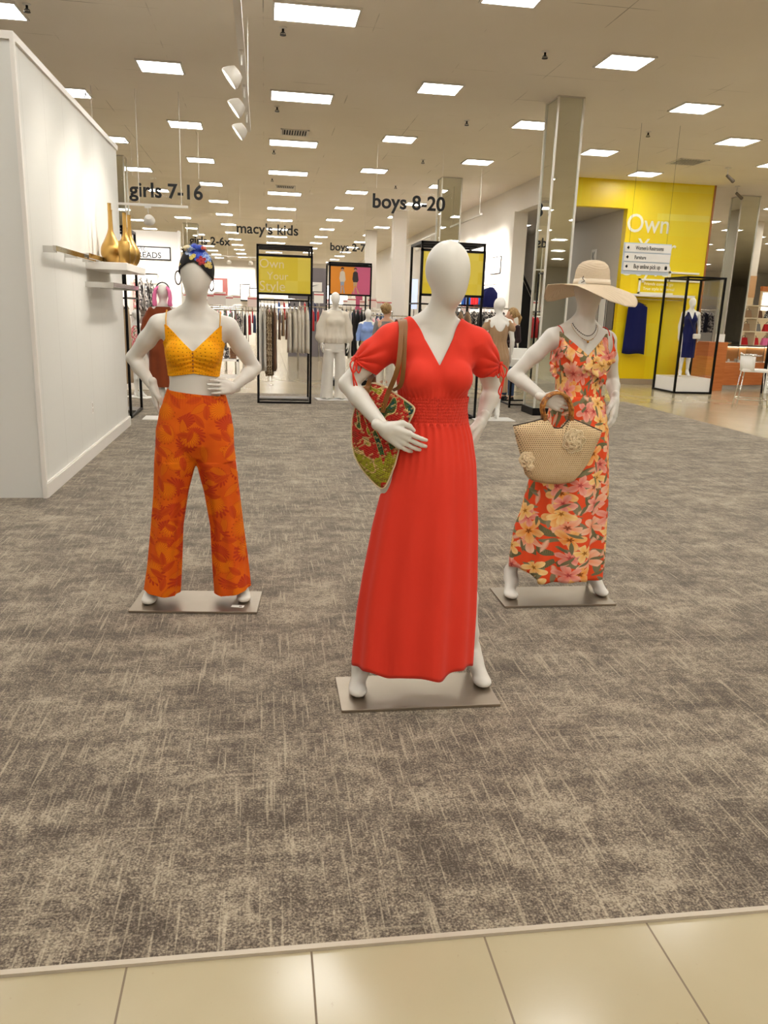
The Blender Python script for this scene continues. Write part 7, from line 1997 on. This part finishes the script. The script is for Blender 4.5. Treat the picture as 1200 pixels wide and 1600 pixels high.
def stool(x, y, rz, label):
    t = thing('bar_stool', label, 'stool', (x, y, 0.0), rz); t.scale = (1.12, 1.12, 1.12)
    bevel(obj('seat', box(-0.20, 0.20, -0.20, 0.20, 0.60, 0.645), M['white_gloss'], t), 0.015)
    R_ = []
    for z, k in ((0.62, 1.0), (0.75, 1.08), (0.90, 1.12)):
        R_.append([(0.215 * cos(a) * k, 0.215 * sin(a) * k, z - (0.06 * abs(cos(a)) if z > 0.7 else 0)) for a in [radians(10) + radians(160) * q / 14 for q in range(15)]])
    solid(obj('backrest', rings(R_, closed=False), M['white_gloss'], t, smooth=True), 0.012)
    obj('arm_rail', tube([(0.24 * cos(a), 0.24 * sin(a), 0.86) for a in [radians(-10) + radians(200) * q / 20 for q in range(21)]], 0.009, 8), M['chrome'], t, smooth=True)
    for sx in (-1, 1):
        for sy in (-1, 1): obj('leg', tube([(sx * 0.17, sy * 0.17, 0.60), (sx * 0.23, sy * 0.23, 0.0)], 0.010, 8), M['chrome'], t, smooth=True)
    obj('footrest', tube([(0.213, 0.213, 0.17), (-0.213, 0.213, 0.17), (-0.213, -0.213, 0.17), (0.213, -0.213, 0.17)], 0.007, 6, closed=True), M['chrome'], t)
stool(8.68, 13.18, radians(65), 'white bar stool with chrome legs at the right edge of the photo')
# black edged panel at the frame edge
sp = thing('merchandise_tower', 'dark edged merchandise tower at the right edge behind the stool', 'display stand', (11.05, 16.4, 0.0))
obj('tower_post', box(0.0, 0.05, 0.0, 0.05, 0, 1.45), M['black_metal'], sp); obj('tower_panel', box(0.05, 0.7, 0.0, 0.04, 0.0, 1.40), M['white_matte'], sp)
# handbag shelving
hb = thing('bag_shelving', 'cream open shelving with red and dark handbags behind the jewellery counter', 'shelving', (12.75, 20.6, 0), radians(10))
obj('shelf', join(*[box(0, 2.3, 0, 0.4, z, z + 0.03) for z in (0.9, 1.28, 1.64, 1.98)]), plain('cream_lacquer_mat', (232, 216, 186), 0.4), hb)
obj('upright', join(*[box(q, q + 0.03, 0, 0.4, 0, 2.01) for q in (0, 0.76, 1.52, 2.27)]), plain('cream_lacquer_mat', (232, 216, 186), 0.4), hb)
def small_bag(mt):
    t = thing('handbag', 'x', 'bag')
    bevel(obj('bag_body', ([(-0.13, -0.06, 0), (0.13, -0.06, 0), (0.13, 0.06, 0), (-0.13, 0.06, 0), (-0.10, -0.03, 0.2), (0.10, -0.03, 0.2), (0.10, 0.03, 0.2), (-0.10, 0.03, 0.2)], [(0, 3, 2, 1), (4, 5, 6, 7), (0, 1, 5, 4), (1, 2, 6, 5), (2, 3, 7, 6), (3, 0, 4, 7)]), mt, t), 0.01)
    obj('bag_handle', tube([(0.06 * cos(a), 0, 0.19 + 0.07 * sin(a)) for a in [pi * k / 8 for k in range(9)]], 0.007, 6), M['leather_edge'], t)
    return t
cr, sr = cos(radians(10)), sin(radians(10))
kk = 0; bagp = {}
for zi, z in enumerate((0.93, 1.31, 1.67)):
    for i in range(6):
        cn = [['red', 'red', 'red', 'hotpink', 'black', 'green'], ['brown', 'tan', 'grey', 'red', 'pink', 'black'], ['white', 'tan', 'brown', 'mono', 'grey', 'white']][zi][i]
        lx = 0.2 + 0.38 * i
        if cn not in bagp: o = small_bag(FM[cn]); bagp[cn] = o
        else: o = copy_tree(bagp[cn])
        o.location = (12.75 + lx * cr - 0.2 * sr, 20.6 + lx * sr + 0.2 * cr, z); o.rotation_euler = (0, 0, radians(10))
        o['label'] = '%s handbag on the %s shelf of the cream shelving' % (WORD[cn], ('lowest', 'middle', 'upper')[zi]); o['group'] = 'handbags on the cream shelving'
# lit pier and glowing board
pr_ = thing('lit_pier', 'cream and orange pier with a glowing white board behind the bags', 'pier', (14.4, 23.6, 0)); pr_['kind'] = 'structure'
obj('pier_shaft', box(0, 0.75, 0, 0.6, 0, 2.3), plain('pier_cream_mat', (226, 204, 164), 0.6), pr_); obj('pier_band', box(-0.01, 0.76, -0.01, 0.61, 2.3, 2.95), plain('pier_orange_mat', (214, 168, 118), 0.6), pr_)
obj('pier_top', box(0, 0.75, 0, 0.6, 2.95, CEIL), plain('pier_pale_mat', (240, 230, 212), 0.6), pr_)
gb = thing('lightbox', 'glowing white lightbox with an orange wood header above the handbags', 'light panel', (15.25, 23.3, 0))
obj('lightbox_face', box(0, 1.05, -0.02, 0, 1.92, 2.45), emit('lightbox_mat', (255, 252, 246), 1.6), gb); obj('header', box(-0.05, 1.2, -0.03, 0.1, 2.5, 2.64), M['wood'], gb); obj('post', box(-0.05, 1.15, 0, 0.08, 0, 2.5), plain('pier_cream_mat', (226, 204, 164), 0.6), gb)
rail_of(['mono', 'mono', 'grey', 'mono', 'black', 'mono'], 11.6, 21.3, 12.6, 21.5, 1.85, 'on the rack behind the wood counter', noun='blouse', seed=21)
fr2_ = thing('garment_rack', 'chrome rack of grey patterned blouses behind the wood counter', 'clothing rack', (11.5, 21.28, 0), radians(11))
obj('rail', tube([(0, 0, 1.84), (1.2, 0, 1.84)], 0.014, 8), M['chrome'], fr2_)
for q in (0, 1.2): obj('upright', tube([(q, 0, 0), (q, 0, 1.84)], 0.014, 8), M['chrome'], fr2_)

# ================================================================== more tracks with wall washing spots
def spot_track(x, y0, y1, z, label, ys, target, watts, group, lab):
    track(x, y0, y1, z, label, 0, None, None, None)
    for i, y in enumerate(ys):
        o = copy_tree(head0)
        for c in list(o.children):
            if c.type == 'LIGHT': bpy.data.objects.remove(c)
        flip = target[0] > x
        o.location = (x, y, z); o.rotation_euler = (0, 0, pi if flip else 0); o['label'] = lab; o['group'] = group
        ld = bpy.data.lights.new('spot_lamp', 'SPOT'); ld.energy = watts; ld.color = (1, 0.94, 0.86); ld.spot_size = radians(105); ld.spot_blend = 0.9; ld.shadow_soft_size = 0.08
        lo = bpy.data.objects.new('lamp_bulb', ld); COL.objects.link(lo); lo.parent = o; lo.location = (-0.115, 0, -0.24)
        d = Vector((target[0] - x, 0.0, target[1] - z)); d = Vector((-abs(d.x), 0, d.z))
        lo.rotation_euler = d.to_track_quat('-Z', 'Y').to_euler()
spot_track(4.67, 17.7, 27.0, 3.62, 'white track hung along the boys wall on thin rods', (20.9, 22.0, 23.1, 24.3, 25.6), (6.1, 2.75), 480, 'spotlights along the boys wall', 'one of the small white spotlights aimed at the boys wall')
def cross_track(x0, x1, y, z, label, xs, watts, lab, group):
    t = thing('light_track', label, 'light track', (x0, y, z))
    obj('track_rail', box(0, x1 - x0, -0.02, 0.02, -0.018, 0.018), M['fixture'], t)
    obj('suspension_rod', join(*[tube([(q, 0, 0.018), (q, 0, CEIL - z)], 0.006, 6) for q in (0.1, (x1 - x0) / 2, x1 - x0 - 0.1)]), M['fixture'], t)
    for x in xs:
        o = copy_tree(head0)
        for c in list(o.children):
            if c.type == 'LIGHT': bpy.data.objects.remove(c)
        o.location = (x, y, z); o.rotation_euler = (0, 0, radians(-90)); o['label'] = lab; o['group'] = group
        ld = bpy.data.lights.new('spot_lamp', 'SPOT'); ld.energy = watts; ld.color = (1, 0.94, 0.86); ld.spot_size = radians(90); ld.spot_blend = 0.9; ld.shadow_soft_size = 0.08
        lo = bpy.data.objects.new('lamp_bulb', ld); COL.objects.link(lo); lo.parent = o; lo.location = (-0.115, 0, -0.24)
        lo.rotation_euler = Vector((-1.0, 0, -0.9)).to_track_quat('-Z', 'Y').to_euler()
cross_track(-2.6, -1.15, 13.2, 2.95, 'white track over the girls wall sign', (-2.3, -1.75), 110, 'small white spotlight aimed at the girls wall', 'spotlights over the girls wall')
cross_track(-2.9, 0.2, 31.4, 3.3, 'white track in front of the lit feature wall', (-2.2, -1.3, -0.5), 230, 'tiny white spotlight in front of the feature wall', 'spotlights before the feature wall')
cross_track(-6.5, 4.5, 55.3, 3.6, 'far white track washing the back wall', (-6, -4, -2, 0, 2, 4), 300, 'tiny white spotlight washing the back wall', 'spotlights before the back wall')

for d in (LONG, SHORT):          # prototypes no rail has used
    for g in d.values():
        if g.name not in used_protos:
            for c in list(g.children): bpy.data.objects.remove(c)
            bpy.data.objects.remove(g)
